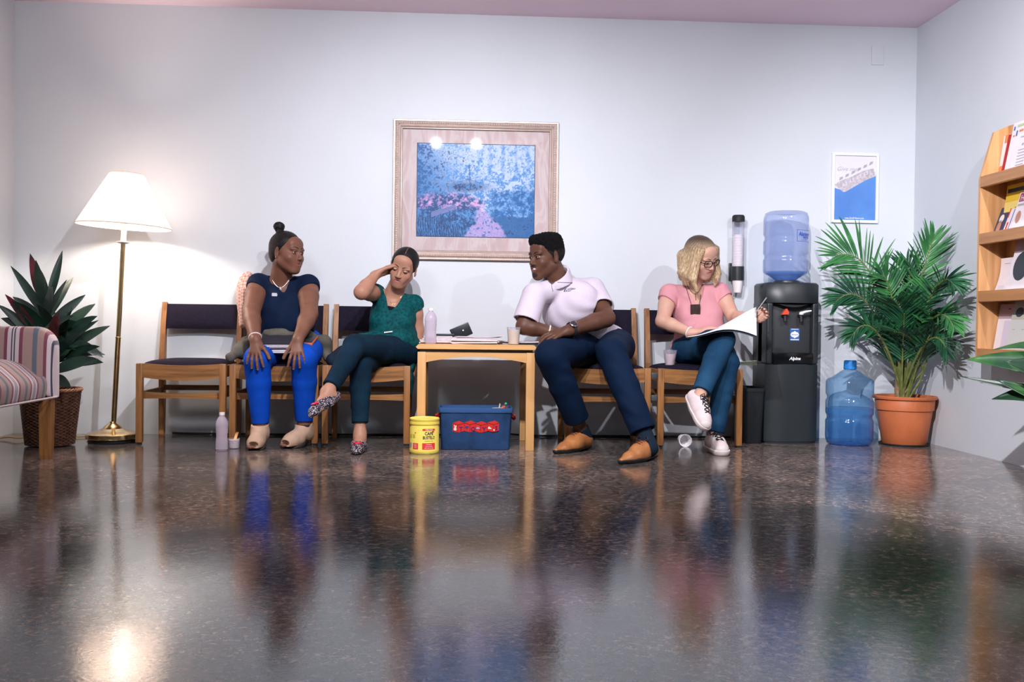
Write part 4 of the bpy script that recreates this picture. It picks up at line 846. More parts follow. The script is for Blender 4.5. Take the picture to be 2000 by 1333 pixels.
def frond(az, el, L_, bend, nl, ll, yscale=1.0, base=(0, 0, 0), bare=0.42):
    P = Vector(base); d = Vector((math.cos(az)*math.cos(el), math.sin(az)*math.cos(el)*yscale, math.sin(el))).normalized(); n = 22; st = L_/n; pts = [P.copy()]; ds = [d.copy()]
    for i in range(n):
        P = P+d*st; t = i/n; d = (d+Vector((0, 0, -1))*bend*st*(0.3+1.6*t)).normalized()
        # keep clear of the back and right walls
        wx = pm.location.x+P.x; wy = pm.location.y+P.y
        if wy > -0.10: d.y -= 0.25
        if wx > XR-0.12: d.x -= 0.30; d.y -= 0.05
        if wx < 2.14: d.x += 0.28
        d.normalize(); pts.append(P.copy()); ds.append(d.copy())
    fr = MB(); fr.tube(pts, [0.0065*(1-0.8*i/n)+0.0008 for i in range(n+1)], 6); fo = fr.build('frond', PSTEM, pm)
    lf = MB()
    for k in range(nl):
        t = bare+(1-bare)*(k+0.5)/nl; i = min(n-1, int(t*n)); f = t*n-i; q = pts[i].lerp(pts[i+1], f); dr = ds[i]
        side = dr.cross(Vector((0, 0, 1))); side = side.normalized() if side.length > 0.05 else Vector((1, 0, 0)); upv = side.cross(dr)
        prof_ = math.sin(PI*(0.12+0.80*((t-bare)/(1-bare))))**0.7
        for s_ in (-1, 1):
            dl = (dr*(0.62+0.5*((t-bare)/(1-bare)))+side*s_*0.85+upv*rp.uniform(0.10, 0.40)).normalized(); LL = ll*prof_*rp.uniform(0.85, 1.12)
            e_ = Vector(pm.location)+q+dl*LL
            if e_.y > -0.012 or e_.x > XR-0.012:
                if e_.y > -0.012: dl.y *= 0.1; dl.y -= 0.1*(q.y+pm.location.y > -0.06)
                if e_.x > XR-0.012: dl.x *= 0.1; dl.x -= 0.15*(q.x+pm.location.x > XR-0.06)
                dl.normalize()
            if e_.x < 2.06: LL *= max(0.45, 1-(2.06-e_.x)/0.30)
            leaf(lf, q, dl, upv, LL, rp.uniform(0.010, 0.016), rp.uniform(1.2, 3.6), n=5, fold=0.5, wmax=0.35)
    for v_i in range(len(lf.v)):
        v = lf.v[v_i]; lf.v[v_i] = (min(v[0], XR-0.006-pm.location.x), min(v[1], -0.006-pm.location.y), v[2])
    lo = lf.build('leaflets', PALMG[rp.randrange(2)], fo, smooth=False)
A = [(2.75, 1.10, 0.98, 1.0, 22, 0.33), (2.95, 0.98, 0.84, 1.2, 20, 0.29), (2.45, 1.22, 0.95, 0.6, 22, 0.31), (0.75, 1.26, 1.18, 0.35, 24, 0.29), (5.9, 1.18, 1.20, 0.60, 24, 0.31), (5.5, 1.06, 1.05, 0.9, 22, 0.30),
     (5.2, 1.00, 0.90, 1.2, 20, 0.27), (4.4, 1.08, 0.80, 1.3, 20, 0.26), (3.7, 1.08, 0.76, 1.2, 20, 0.25), (3.2, 1.02, 0.70, 1.4, 18, 0.24), (5.0, 1.26, 0.92, 0.7, 22, 0.27),
     (3.1, 1.22, 0.80, 0.8, 20, 0.25), (5.7, 0.98, 0.90, 1.3, 20, 0.26), (4.7, 1.02, 0.74, 1.6, 18, 0.23), (1.2, 1.38, 0.95, 0.4, 18, 0.24), (4.2, 1.32, 0.82, 0.6, 20, 0.25)]
for i, (az, el, L_, be, nl, ll) in enumerate(A):
    if i in (5, 6, 7, 8, 10, 12, 13, 15): frond(az, el-0.04, L_*0.74, be*1.05, nl, ll*0.85, 0.75, (0.03*math.cos(i*2.4), 0.02*math.sin(i*2.4), 0.0))
def frond_along(pts, nl, ll, bare=0.38, mi=0, w=(0.010, 0.016), ang=0.85, face=(0.0, -1.0, 0.15), droop=1.6):
    ctrl = [Vector(pm.location)+Vector(pts[0])] + [Vector(at(*p_)) for p_ in pts[1:]]
    def bz(t):
        q = list(ctrl)
        while len(q) > 1: q = [a_.lerp(b_, t) for a_, b_ in zip(q, q[1:])]
        return q[0]-Vector(pm.location)
    n = 24; P = [bz(k/n) for k in range(n+1)]; fr = MB(); fr.tube(P, [0.0065*(1-0.82*k/n)+0.0008 for k in range(n+1)], 6); fo = fr.build('frond', PSTEM, pm); lf = MB()
    for k in range(nl):
        t = bare+(1-bare)*(k+0.5)/nl; q = bz(t); dr = (bz(min(1, t+0.02))-bz(t-0.02)).normalized(); a_ = (t-bare)/(1-bare)
        side = dr.cross(Vector(face)+Vector((rp.uniform(-0.25, 0.25), 0, rp.uniform(-0.25, 0.25)))).normalized(); pf = math.sin(PI*(0.16+0.76*a_))**0.6
        for s_ in (-1, 1):
            an_ = ang*(1.15-0.75*a_)+rp.uniform(-0.08, 0.08); dl = (dr*math.cos(an_)+side*s_*math.sin(an_)+Vector((0, rp.uniform(-0.12, 0.05), 0))).normalized(); LL = ll*pf*rp.uniform(0.85, 1.1)
            leaf(lf, q, dl, Vector(face)+Vector((rp.uniform(-0.5, 0.5), 0, rp.uniform(0, 0.6))), LL, rp.uniform(*w), rp.uniform(0.6, droop), n=6, fold=0.4, wmax=0.38)
    for v_i in range(len(lf.v)):
        v = lf.v[v_i]; lf.v[v_i] = (min(v[0], XR-0.006-pm.location.x), min(v[1], -0.006-pm.location.y), v[2])
    lf.build('leaflets', PALMG[mi], fo, smooth=False)
B0 = (0.0, 0.0, 0.02)
frond_along([B0, (1742, 640, -0.30), (1715, 505, -0.34), (1672, 486, -0.36), (1632, 500, -0.36)], 24, 0.24, 0.36, 0, ang=0.95)
frond_along([B0, (1762, 640, -0.34), (1795, 555, -0.44), (1812, 500, -0.50), (1824, 462, -0.52)], 22, 0.19, 0.42, 0)
frond_along([B0, (1735, 640, -0.34), (1700, 575, -0.40), (1665, 555, -0.42), (1632, 590, -0.42)], 20, 0.17, 0.42, 1, droop=2.4)
frond_along([B0, (1785, 640, -0.44), (1825, 540, -0.66), (1848, 530, -0.78), (1862, 558, -0.84)], 22, 0.17, 0.40, 1, droop=2.2)
frond_along([B0, (1785, 650, -0.46), (1822, 600, -0.66), (1848, 600, -0.80), (1862, 640, -0.86)], 20, 0.16, 0.40, 0, droop=3.0)
frond_along([B0, (1750, 640, -0.42), (1745, 570, -0.50), (1735, 530, -0.54), (1716, 540, -0.56)], 20, 0.17, 0.46, 0)
frond_along([B0, (1735, 660, -0.42), (1705, 620, -0.52), (1680, 625, -0.55), (1662, 660, -0.55)], 18, 0.14, 0.42, 1, droop=2.5)
frond_along([B0, (1775, 650, -0.38), (1782, 580, -0.42), (1780, 540, -0.42), (1772, 515, -0.42)], 20, 0.17, 0.46, 1)
frond_along([B0, (1790, 670, -0.48), (1822, 640, -0.64), (1840, 655, -0.72), (1850, 690, -0.74)], 18, 0.14, 0.38, 1, droop=3.0)
tr = MB()
for k in range(7):
    a = k*0.9; tr.tube([(0.028*math.cos(a), 0.022*math.sin(a), -0.03), (0.034*math.cos(a), 0.024*math.sin(a), 0.06), (0.028*math.cos(a), 0.02*math.sin(a), 0.17)], [0.013, 0.011, 0.006], 8)
tr.build('trunk', mat('palm_trunk', (0.30, 0.20, 0.10), 0.7, noise=0.5, nscale=50), pm)
# ================================================================ magazine rack on the right wall
XF = 2.57; YR = -1.02; YE = -1.95
rk = thing('magazine_rack', 'oak wall rack with slanted shelves of leaflets on the right wall', 'rack', (0, 0, 0), 0)
side = [(XF, 0.50), (XR-0.002, 0.50), (XR-0.002, 1.66), (2.635, 1.625), (XF, 1.395)]
for y in (YR, YE): MB().prism(side, lambda u, v, w, y=y: Vector((u, y+w, v)), 0.018).build('side_panel', RACKW, rk, smooth=False)
MB().box((XR-0.007, (YR+YE)/2, 1.08), (0.010, YR-YE, 1.15), bev=0).build('back_panel', RACKW, rk, smooth=False)
shz = [1.352, 1.072, 0.790, 0.508]
for z in shz:
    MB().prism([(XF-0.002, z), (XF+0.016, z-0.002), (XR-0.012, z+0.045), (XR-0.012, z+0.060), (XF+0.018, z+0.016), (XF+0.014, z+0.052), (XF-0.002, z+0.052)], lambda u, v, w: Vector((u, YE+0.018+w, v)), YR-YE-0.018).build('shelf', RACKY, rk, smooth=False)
def leaflet(name, label, cat, y0, wd, z, h, dep, mats, deco=None, curl=0.0, lean=0.10, xtop=None):
    """a booklet standing on a shelf: y0 = far edge, wd towards the camera; dep = distance behind the lip"""
    x0 = XF+0.022+dep; t = thing(name, label, cat, (x0, y0, z+0.020+dep*0.30), 0)
    lw = (0.10-dep)*0.75 if xtop is None else xtop
    T = lambda u, v, w: Vector((lw*(v/h)+curl*math.sin(PI*v/h)-w*0.98, -wd*u, v))
    b = MB(); b.grid(lambda s_, t_: T(s_, h*t_, 0), 6, 12, thick=(0.0035, 0, 0)); b.build('booklet', mats[0], t, smooth=False)
    if deco:
        d = MB()
        for (k, *a) in deco:
            if k == 'r': u0, u1, v0, v1, mi_ = a; d.grid(lambda s_, t_: T(u0+(u1-u0)*s_, (v0+(v1-v0)*t_)*h, 0.0012), 3, 6, mi_)
            if k == 'e':
                cu, cv, ru, rv, mi_ = a; n = 28
                d.add([T(cu+ru*math.cos(2*PI*i/n), (cv+rv*math.sin(2*PI*i/n))*h, 0.0018) for i in range(n)], [tuple(range(n))], mi_)
            if k == 't':
                s, cu, v0, sz, mi_ = a; d.text(s, sz, lambda u, v, w: T(cu+u/wd, v0*h+v, 0.002), mi_, 0.0, bold=0.0002)
        d.build('cover_print', mats[1:], t, smooth=False, fix=False)
    return t
yy = lambda px, z=1.2, X=XF+0.05: None
def ypx(px, X):
    d = CF + CR*((px-1000)/FPX) - CU*((500-666.5)/FPX); return (CO + d*((X-CO.x)/d.x)).y
ORG = mat('orange_print', (0.75, 0.25, 0.10), 0.5); GRN = mat('green_print', (0.45, 0.62, 0.32), 0.5); BLU = mat('blue_print', (0.04, 0.13, 0.45), 0.5); PLUM = mat('plum_print', (0.35, 0.05, 0.14), 0.5)
YELP = mat('yellow_print', (0.75, 0.52, 0.04), 0.5); SLATE = mat('slate_print', (0.03, 0.045, 0.06), 0.5); LILAC = mat('lilac_print', (0.55, 0.48, 0.66), 0.5); SKIN_P = mat('portrait_print', (0.50, 0.25, 0.18), 0.5); NAVYP = mat('navy_print', (0.03, 0.05, 0.12), 0.5); CREAMP = mat('grey_green_card', (0.60, 0.62, 0.58), 0.6); GRYP = mat('grey_print', (0.42, 0.41, 0.48), 0.6); TAUPE = mat('taupe_print', (0.42, 0.32, 0.36), 0.6)
lines = lambda v0, v1, n, mi, u0=0.2, u1=0.8: [('r', u0, u1, v0+(v1-v0)*k/n, v0+(v1-v0)*(k+0.3)/n, mi) for k in range(n)]
leaflet('leaflet', 'orange and white leaflet at the far end of the top rack shelf', 'leaflet', YR-0.005, 0.055, shz[0], 0.215, 0.060, [PAPER, ORG, WHITEP], [('r', 0, 1, 0.0, 0.30, 0), ('r', 0.3, 1, 0.82, 1.0, 0)])
leaflet('leaflet', 'red fronted leaflet on the top rack shelf', 'leaflet', YR-0.055, 0.085, shz[0], 0.215, 0.045, [RED, mat('deep_red_print', (0.40, 0.01, 0.02), 0.5), PAPER], [('r', 0, 0.35, 0, 1, 0)]+lines(0.35, 0.95, 14, 1, 0.4, 0.95))
leaflet('leaflet', 'white leaflet with coloured logo blocks on the top rack shelf', 'leaflet', YR-0.105, 0.20, shz[0], 0.265, 0.030, [PAPER, GRN, ORG, BLU, GRYP], [('r', 0.20, 0.50, 0.90, 0.945, 0), ('r', 0.06, 0.12, 0.86, 0.93, 2), ('r', 0.32, 0.50, 0.80, 0.84, 1), ('r', 0.20, 0.26, 0.74, 0.84, 2), ('r', 0.08, 0.16, 0.74, 0.77, 1), ('e', 0.60, 0.55, 0.05, 0.02, 3)]+lines(0.12, 0.5, 7, 3, 0.45, 0.85)+[('r', 0.45, 0.95, 0.68, 0.70, 3)])
leaflet('leaflet', 'leaflet with a plum panel of text near the frame edge on the top shelf', 'leaflet', YR-0.275, 0.16, shz[0], 0.255, 0.018, [PAPER, PLUM, WHITEP, SKIN_P, INK], [('r', 0.12, 0.85, 0.20, 0.62, 0)]+lines(0.26, 0.58, 5, 1, 0.2, 0.8)+[('r', 0.2, 1, 0.75, 1.0, 2), ('r', 0.3, 0.8, 0.66, 0.74, 3)])
leaflet('booklet', 'tall yellow booklet with a black band on the second rack shelf', 'booklet', YR-0.045, 0.24, shz[1], 0.245, 0.060, [YELP, SLATE, mat('pale_yellow_print', (0.80, 0.66, 0.20), 0.5)], [('r', 0.05, 0.88, 0.84, 0.92, 0), ('r', 0, 1, 0.3, 0.66, 1)])
leaflet('leaflet', 'navy leaflet with a portrait at the far end of the second shelf', 'leaflet', YR-0.012, 0.085, shz[1], 0.150, 0.030, [NAVYP, SKIN_P, WHITEP], [('e', 0.45, 0.62, 0.24, 0.14, 1), ('e', 0.42, 0.34, 0.22, 0.24, 0), ('r', 0.1, 0.5, 0.05, 0.13, 1)])
leaflet('leaflet', 'slim white leaflet with red and blue marks on the second shelf', 'leaflet', YR-0.105, 0.085, shz[1], 0.155, 0.026, [PAPER, RED, BLU], [('r', 0.15, 0.30, 0.0, 0.45, 0), ('e', 0.45, 0.92, 0.10, 0.03, 1), ('r', 0.45, 0.52, 0.2, 0.85, 1), ('r', 0.0, 0.1, 0.6, 0.9, 0)])
leaflet('leaflet', 'leaflet headed with bold plum letters on the second shelf', 'leaflet', YR-0.175, 0.10, shz[1], 0.205, 0.024, [PAPER, PLUM, SKIN_P, WHITEP, GRYP], [('r', 0.08, 0.92, 0.78, 0.98, 0), ('t', 'HIV', 0.5, 0.80, 0.040, 2), ('r', 0.08, 0.8, 0.68, 0.73, 3), ('e', 0.4, 0.42, 0.2, 0.14, 1)])
leaflet('card', 'small white card with a blue border in front on the second shelf', 'card', YR-0.195, 0.115, shz[1], 0.085, 0.004, [BLU, PAPER, GRYP], [('r', 0.08, 0.92, 0.06, 0.94, 0)]+lines(0.3, 0.8, 6, 1))
leaflet('leaflet', 'orange striped leaflet by the frame edge on the second shelf', 'leaflet', YR-0.29, 0.15, shz[1], 0.215, 0.020, [PAPER, ORG, SKIN_P, INK], [('r', 0.25, 0.6, 0.70, 1.0, 0), ('e', 0.25, 0.42, 0.2, 0.12, 1), ('r', 0.5, 0.56, 0.0, 0.6, 0), ('r', 0.66, 0.72, 0.0, 0.7, 0), ('r', 0.8, 0.86, 0, 0.8, 1)])
leaflet('leaflet', 'white sheet with faint lines at the far end of the third shelf', 'leaflet', YR-0.008, 0.17, shz[2], 0.180, 0.045, [PAPER, GRYP, mat('pale_grey_print', (0.68, 0.68, 0.74), 0.6)], [('r', 0.2, 0.5, 0.84, 0.855, 0), ('r', 0.12, 0.42, 0.06, 0.25, 1)], curl=0.012)
leaflet('brochure', 'white brochure with a large black oval on the third shelf', 'brochure', YR-0.155, 0.20, shz[2], 0.262, 0.022, [PAPER, SLATE, TAUPE, GRYP], [('e', 0.44, 0.52, 0.32, 0.26, 0), ('r', 0, 1, 0.80, 1.0, 1), ('r', 0.3, 0.6, 0.10, 0.11, 2)])
leaflet('brochure', 'blue edged brochure beside the black oval one on the third shelf', 'brochure', YR-0.345, 0.12, shz[2], 0.245, 0.014, [PAPER, SLATE, BLU], [('r', 0, 0.05, 0, 1, 0), ('r', 0.45, 0.8, 0.02, 0.22, 1)])
leaflet('leaflet', 'white sheet with lilac rows at the far end of the bottom shelf', 'leaflet', YR-0.010, 0.20, shz[3], 0.235, 0.050, [PAPER, TAUPE, mat('pale_lilac_print', (0.66, 0.60, 0.72), 0.6), INK], [('r', 0, 1, 0.70, 1.0, 0), ('e', 0.45, 0.90, 0.06, 0.012, 2), ('r', 0.3, 0.9, 0.1, 0.66, 1)])
leaflet('brochure', 'grey brochure with a small dark disc on the bottom shelf', 'brochure', YR-0.150, 0.30, shz[3], 0.255, 0.024, [CREAMP, SLATE, mat('dark_grey_card', (0.36, 0.38, 0.36), 0.6), GRYP, mat('olive_card', (0.50, 0.50, 0.40), 0.6)], [('r', 0, 1, 0.74, 1.0, 1), ('r', 0, 1, 0.66, 0.76, 3), ('e', 0.20, 0.79, 0.11, 0.09, 0), ('r', 0.1, 0.17, 0.47, 0.48, 2), ('r', 0.35, 0.5, 0.47, 0.48, 2)])
# ================================================================ foreground plant at the right edge
fp = thing('dracaena_plant', 'broad-leaved green dracaena reaching in from the right edge', 'plant', (2.50, -2.02, 0.0), 0)
FG = leaf_mat('dracaena_green', (0.010, 0.060, 0.022), (0.05, 0.17, 0.035), nscale=5); FG2 = leaf_mat('dracaena_dark', (0.006, 0.035, 0.018), (0.020, 0.085, 0.028), nscale=5)
MB().lathe([(0, 0.0), (0.09, 0.0), (0.115, 0.19), (0.125, 0.19), (0.125, 0.22), (0.11, 0.22), (0.105, 0.19), (0, 0.19)], n=40).build('pot', mat('grey_ceramic', (0.25, 0.26, 0.28), 0.3), fp)
MB().tube([(0, 0, 0.18), (0.01, 0.0, 0.35), (-0.01, 0.0, 0.52)], 0.012, 10).build('stem', mat('green_stem', (0.16, 0.22, 0.05), 0.5), fp)
def target_leaf(px_, py_, Y, w_, base, droop, m, tw=0.0, arch=0.08):
    tip = at(px_, py_, Y)-Vector(fp.location); base = Vector(base); d = tip-base; L_ = d.length*1.03; b = MB(); n = 12; vs = []
    for i in range(n+1):
        t = i/n; c = base.lerp(tip, t)+Vector((0, 0, arch*math.sin(PI*t)))
        dr = (tip-base).normalized(); s_ = dr.cross(Vector((0.0, -0.75, 0.65))).normalized(); nn = s_.cross(dr); a = tw*t; s2 = s_*math.cos(a)+nn*math.sin(a); n2 = nn*math.cos(a)-s_*math.sin(a)
        ww = w_*0.5*(math.sin(PI*(0.10+0.90*t)**0.9)**0.9 if t < 0.999 else 0)+0.0015*(1-t); ww = max(ww, 0.0008)
        vs += [c-s2*ww+n2*ww*0.35, c-s2*ww*0.5+n2*ww*0.1, c, c+s2*ww*0.5+n2*ww*0.1, c+s2*ww+n2*ww*0.35]
    fs = [(i*5+k, i*5+k+1, (i+1)*5+k+1, (i+1)*5+k) for i in range(n) for k in range(4)]
    b.add(vs, fs); o = b.build('leaf', m, fp); so_ = o.modifiers.new('s', 'SOLIDIFY'); so_.thickness = 0.0012; return o
target_leaf(1888, 702, -1.72, 0.125, (0.02, 0, 0.42), 0, FG, 0.2, 0.03); target_leaf(1873, 735, -1.74, 0.035, (0.0, 0.0, 0.37), 0, FG2, 0.5, 0.0); target_leaf(1936, 684, -1.70, 0.095, (0.0, 0, 0.48), 0, FG, -0.2, 0.05)
target_leaf(1937, 780, -1.80, 0.105, (0.0, 0, 0.30), 0, FG2, 0.2, 0.05); target_leaf(1960, 706, -1.95, 0.15, (0.04, 0, 0.36), 0, FG2, 0.1, 0.02); target_leaf(1945, 742, -1.85, 0.08, (0.04, 0, 0.32), 0, FG, 0.3, -0.01)
for k in range(6):
    a = k*1.05+0.6; l = MB(); 
    if math.cos(a) > 0.2: continue
    leaf(l, (0, 0, 0.50), (math.cos(a)*0.5, math.sin(a)*0.3-0.2, 1.2), (0, 0, 1), 0.28, 0.07, 2.0); o = l.build('leaf', FG, fp)
# ================================================================ implicit-surface modelling for people
V3 = lambda *a: np.array(a, dtype=float)
def npv(v): return np.array([v[0], v[1], v[2]], dtype=float)
class Cap:      # round cone between two points, optionally flattened; clip = list of (point, normal): keeps the side the normal points away from
    def __init__(s, a, b, ra, rb, k=0.02, clip=None): s.a, s.b, s.ra, s.rb, s.k, s.clip = npv(a), npv(b), ra, rb, k, clip or []
    def d(s, P):
        ba = s.b-s.a; h = np.clip(((P-s.a)@ba)/max(ba@ba, 1e-9), 0, 1); q = P-s.a-h[:, None]*ba
        o = np.sqrt((q*q).sum(1))-(s.ra+(s.rb-s.ra)*h)
        for p, n in s.clip: o = np.maximum(o, (P-p)@n)
        return o
    def bb(s): r = max(s.ra, s.rb); return np.minimum(s.a, s.b)-r, np.maximum(s.a, s.b)+r
    def inf(s, o, k=None): return Cap(s.a, s.b, s.ra+o, s.rb+o, s.k if k is None else k, s.clip)
class Ell:
    def __init__(s, c, r, R=None, k=0.02, clip=None): s.c, s.r, s.R, s.k, s.clip = npv(c), npv(r), (np.eye(3) if R is None else np.array(R)), k, clip or []
    def d(s, P):
        q = (P-s.c)@s.R; a = q/s.r; k0 = np.sqrt((a*a).sum(1)); b = a/s.r; k1 = np.sqrt((b*b).sum(1)); o = k0*(k0-1)/np.maximum(k1, 1e-6)
        o = np.where(k0 < 1e-4, -s.r.min(), o)
        for p, n in s.clip: o = np.maximum(o, (P-p)@n)
        return o
    def bb(s): r = s.r.max(); return s.c-r, s.c+r
    def inf(s, o, k=None): return Ell(s.c, s.r+o, s.R, s.k if k is None else k, s.clip)
class Bx:
    def __init__(s, c, h, R=None, rd=0.01, k=0.01, clip=None): s.c, s.h, s.R, s.rd, s.k, s.clip = npv(c), npv(h), (np.eye(3) if R is None else np.array(R)), rd, k, clip or []
    def d(s, P):
        q = np.abs((P-s.c)@s.R)-(s.h-s.rd); o = np.sqrt((np.maximum(q, 0)**2).sum(1))+np.minimum(q.max(1), 0)-s.rd
        for p, n in s.clip: o = np.maximum(o, (P-p)@n)
        return o
    def bb(s): r = np.linalg.norm(s.h); return s.c-r, s.c+r
    def inf(s, o, k=None): return Bx(s.c, s.h+o, s.R, s.rd, s.k if k is None else k, s.clip)
class Shape:
    """add: prims smoothly joined; cut: prims removed; clips: half spaces kept; disp: extra displacement"""
    def __init__(s, add, cut=(), clips=(), disp=None, cutk=0.004): s.add, s.cut, s.clips, s.disp, s.cutk = list(add), list(cut), list(clips), disp, cutk
    def bb(s):
        L = [p.bb() for p in s.add]; return np.min([l[0] for l in L], 0), np.max([l[1] for l in L], 0)
    def ev(s, P, lo=None, hi=None):
        D = None
        for p in s.add:
            if lo is not None:
                a, b = p.bb(); m = 0.06
                if (a-m > hi).any() or (b+m < lo).any(): continue
            d = p.d(P)
            if D is None: D = d; continue
            k = max(p.k, 1e-4); h = np.clip(0.5+0.5*(D-d)/k, 0, 1); D = D*(1-h)+d*h-k*h*(1-h)
        if D is None: D = np.full(len(P), 1.0)
        if s.disp is not None: D = D+s.disp(P)
        for p in s.cut:
            d = -p.d(P); k = max(s.cutk, 1e-4); h = np.clip(0.5-0.5*(D-d)/k, 0, 1); D = D*(1-h)+d*h+k*h*(1-h)
        for p, n in s.clips: D = np.maximum(D, (P-p)@n)
        return D
def surface(shape, res, lo=None, hi=None, holes=()):
    """surface nets of a Shape; holes = boxes (lo, hi) whose cells are left to a finer pass"""
    if lo is None: lo, hi = shape.bb()
    lo = npv(lo)-2*res; hi = npv(hi)+2*res
    N = np.ceil((hi-lo)/res).astype(int)+1; B = 4; N = ((N+B-1)//B)*B+1
    nb = (N-1)//B
    bi = np.stack(np.meshgrid(*[np.arange(n) for n in nb], indexing='ij'), -1).reshape(-1, 3)
    ctr = lo+(bi*B+B/2)*res; dc = np.concatenate([shape.ev(c, lo, hi) for c in np.array_split(ctr, max(1, len(ctr)//150000))])
    keep = bi[np.abs(dc) < B*res*1.45]
    D = np.full(tuple(N), 1.0, dtype=np.float32)
    # sign of the far blocks
    sg = np.ones(tuple(nb), np.float32); sg[tuple(bi.T)] = np.where(dc < 0, -1, 1); D[:-1, :-1, :-1] = np.repeat(np.repeat(np.repeat(sg, B, 0), B, 1), B, 2)
    if len(keep) == 0: return np.zeros((0, 3)), np.zeros((0, 4), int)
    o = np.stack(np.meshgrid(*[np.arange(B+1)]*3, indexing='ij'), -1).reshape(-1, 3)
    idx = (keep[:, None, :]*B+o[None]).reshape(-1, 3); lin = np.unique(np.ravel_multi_index(tuple(idx.T), tuple(N)))
    idx = np.stack(np.unravel_index(lin, tuple(N)), -1); P = lo+idx*res
    vals = np.concatenate([shape.ev(c, lo, hi) for c in np.array_split(P, max(1, len(P)//150000))])
    D[tuple(idx.T)] = vals
    S = D < 0; C = np.zeros(tuple(N-1), np.int8)
    for dx in (0, 1):
        for dy in (0, 1):
            for dz in (0, 1): C += S[dx:N[0]-1+dx, dy:N[1]-1+dy, dz:N[2]-1+dz]
    act = np.argwhere((C > 0) & (C < 8)); vid = np.full(tuple(N-1), -1, np.int64); vid[tuple(act.T)] = np.arange(len(act))
    acc = np.zeros((len(act), 3)); cnt = np.zeros(len(act))
    corners = [(a, b, c) for a in (0, 1) for b in (0, 1) for c in (0, 1)]
    for ca in corners:
        for ax_ in range(3):
            if ca[ax_] == 1: continue
            cb = list(ca); cb[ax_] = 1
            da = D[tuple((act+ca).T)]; db = D[tuple((act+cb).T)]; m = (da < 0) != (db < 0); t = da/np.where(m, da-db, 1)
            pt = np.tile(np.array(ca, float), (len(act), 1)); pt[:, ax_] = t; acc[m] += pt[m]; cnt[m] += 1
    V = lo+(act+acc/np.maximum(cnt, 1)[:, None])*res; F = []
    for ax_ in range(3):
        b_, c_ = (ax_+1) % 3, (ax_+2) % 3
        sl0 = [slice(None)]*3; sl1 = [slice(None)]*3; sl0[ax_] = slice(0, N[ax_]-1); sl1[ax_] = slice(1, N[ax_])
        s0, s1 = S[tuple(sl0)], S[tuple(sl1)]; e = np.argwhere(s0 != s1); e = e[(e[:, b_] > 0) & (e[:, c_] > 0) & (e[:, b_] < N[b_]-1) & (e[:, c_] < N[c_]-1)]
        if not len(e): continue
        eb = e.copy(); eb[:, b_] -= 1; ec = e.copy(); ec[:, c_] -= 1; ebc = eb.copy(); ebc[:, c_] -= 1
        q = np.stack([vid[tuple(x.T)] for x in (e, eb, ebc, ec)], 1); flip = s0[tuple(e.T)]
        q[~flip] = q[~flip][:, ::-1]; F.append(q)
    F = np.concatenate(F) if F else np.zeros((0, 4), int); F = F[(F >= 0).all(1)]
    for hl, hh in holes:
        c = V[F].mean(1); F = F[~((c > npv(hl)) & (c < npv(hh))).all(1)]
    return V, F
def smesh(name, parts, mats, parent, angle=180, smooth=True):
    """parts: list of (V, F, material index or array)"""
    Vs = []; Fs = []; Ms = []; o = 0
    for V, F, m in parts:
        if len(F) == 0: continue
        Vs.append(V); Fs.append(F+o); Ms.append(np.full(len(F), m) if np.isscalar(m) else m); o += len(V)
    V = np.concatenate(Vs); F = np.concatenate(Fs); M = np.concatenate(Ms)
    used = np.unique(F); remap = np.full(len(V), -1); remap[used] = np.arange(len(used)); V = V[used]; F = remap[F]
    off = npv(parent.location) if parent is not None and parent.parent is None else np.zeros(3)
    V = V-off
    me = bpy.data.meshes.new(name); me.vertices.add(len(V)); me.vertices.foreach_set('co', V.astype(np.float32).ravel())
    me.loops.add(len(F)*4); me.loops.foreach_set('vertex_index', F.astype(np.int32).ravel())
    me.polygons.add(len(F)); me.polygons.foreach_set('loop_start', np.arange(0, len(F)*4, 4, dtype=np.int32)); me.polygons.foreach_set('material_index', M.astype(np.int32))
    me.polygons.foreach_set('use_smooth', [True]*len(F)); me.update(calc_edges=True); me.validate()
    for m in (mats if isinstance(mats, list) else [mats]): me.materials.append(m)
    ob = bpy.data.objects.new(name, me); COL.objects.link(ob)
    if parent is not None: ob.parent = parent
    return ob
def mbmesh(mb):   # MB triangles/quads as arrays of quads
    V = np.array([tuple(v) for v in mb.v]); F = []
    for f in mb.f:
        if len(f) == 4: F.append(f)
        elif len(f) == 3: F.append((f[0], f[1], f[2], f[2]))
        else:
            for i in range(1, len(f)-1, 2): F.append((f[0], f[i], f[i+1], f[min(i+2, len(f)-1)]))
    return V, np.array(F)
def nrm(v): v = npv(v); return v/max(1e-9, np.linalg.norm(v))
def frame(fwd, up):
    """columns: lateral (subject's left... x), forward (y), up (z)"""
    f = nrm(fwd); u = npv(up); u = nrm(u-f*(u@f)); x = np.cross(f, u); return np.stack([x, f, u], 1)
def wrinkles(c, amp, freq, ax_):
    """soft cloth folds: ripples across direction ax_"""
    a = nrm(ax_); b = nrm(np.cross(a, [0.3, 0.2, 0.9])); c2 = np.cross(a, b); c = npv(c)
    def f(P):
        q = P-c; s_ = q@a*freq+1.7*np.sin(q@b*freq*0.45+1.0)+1.1*np.sin(q@c2*freq*0.6)
        return amp*(np.sin(s_)*0.6+0.4*np.sin(s_*1.9+q@b*freq*0.8+0.7))*(0.5+0.5*np.sin(q@b*freq*0.31+q@c2*freq*0.23+0.4))
    return f
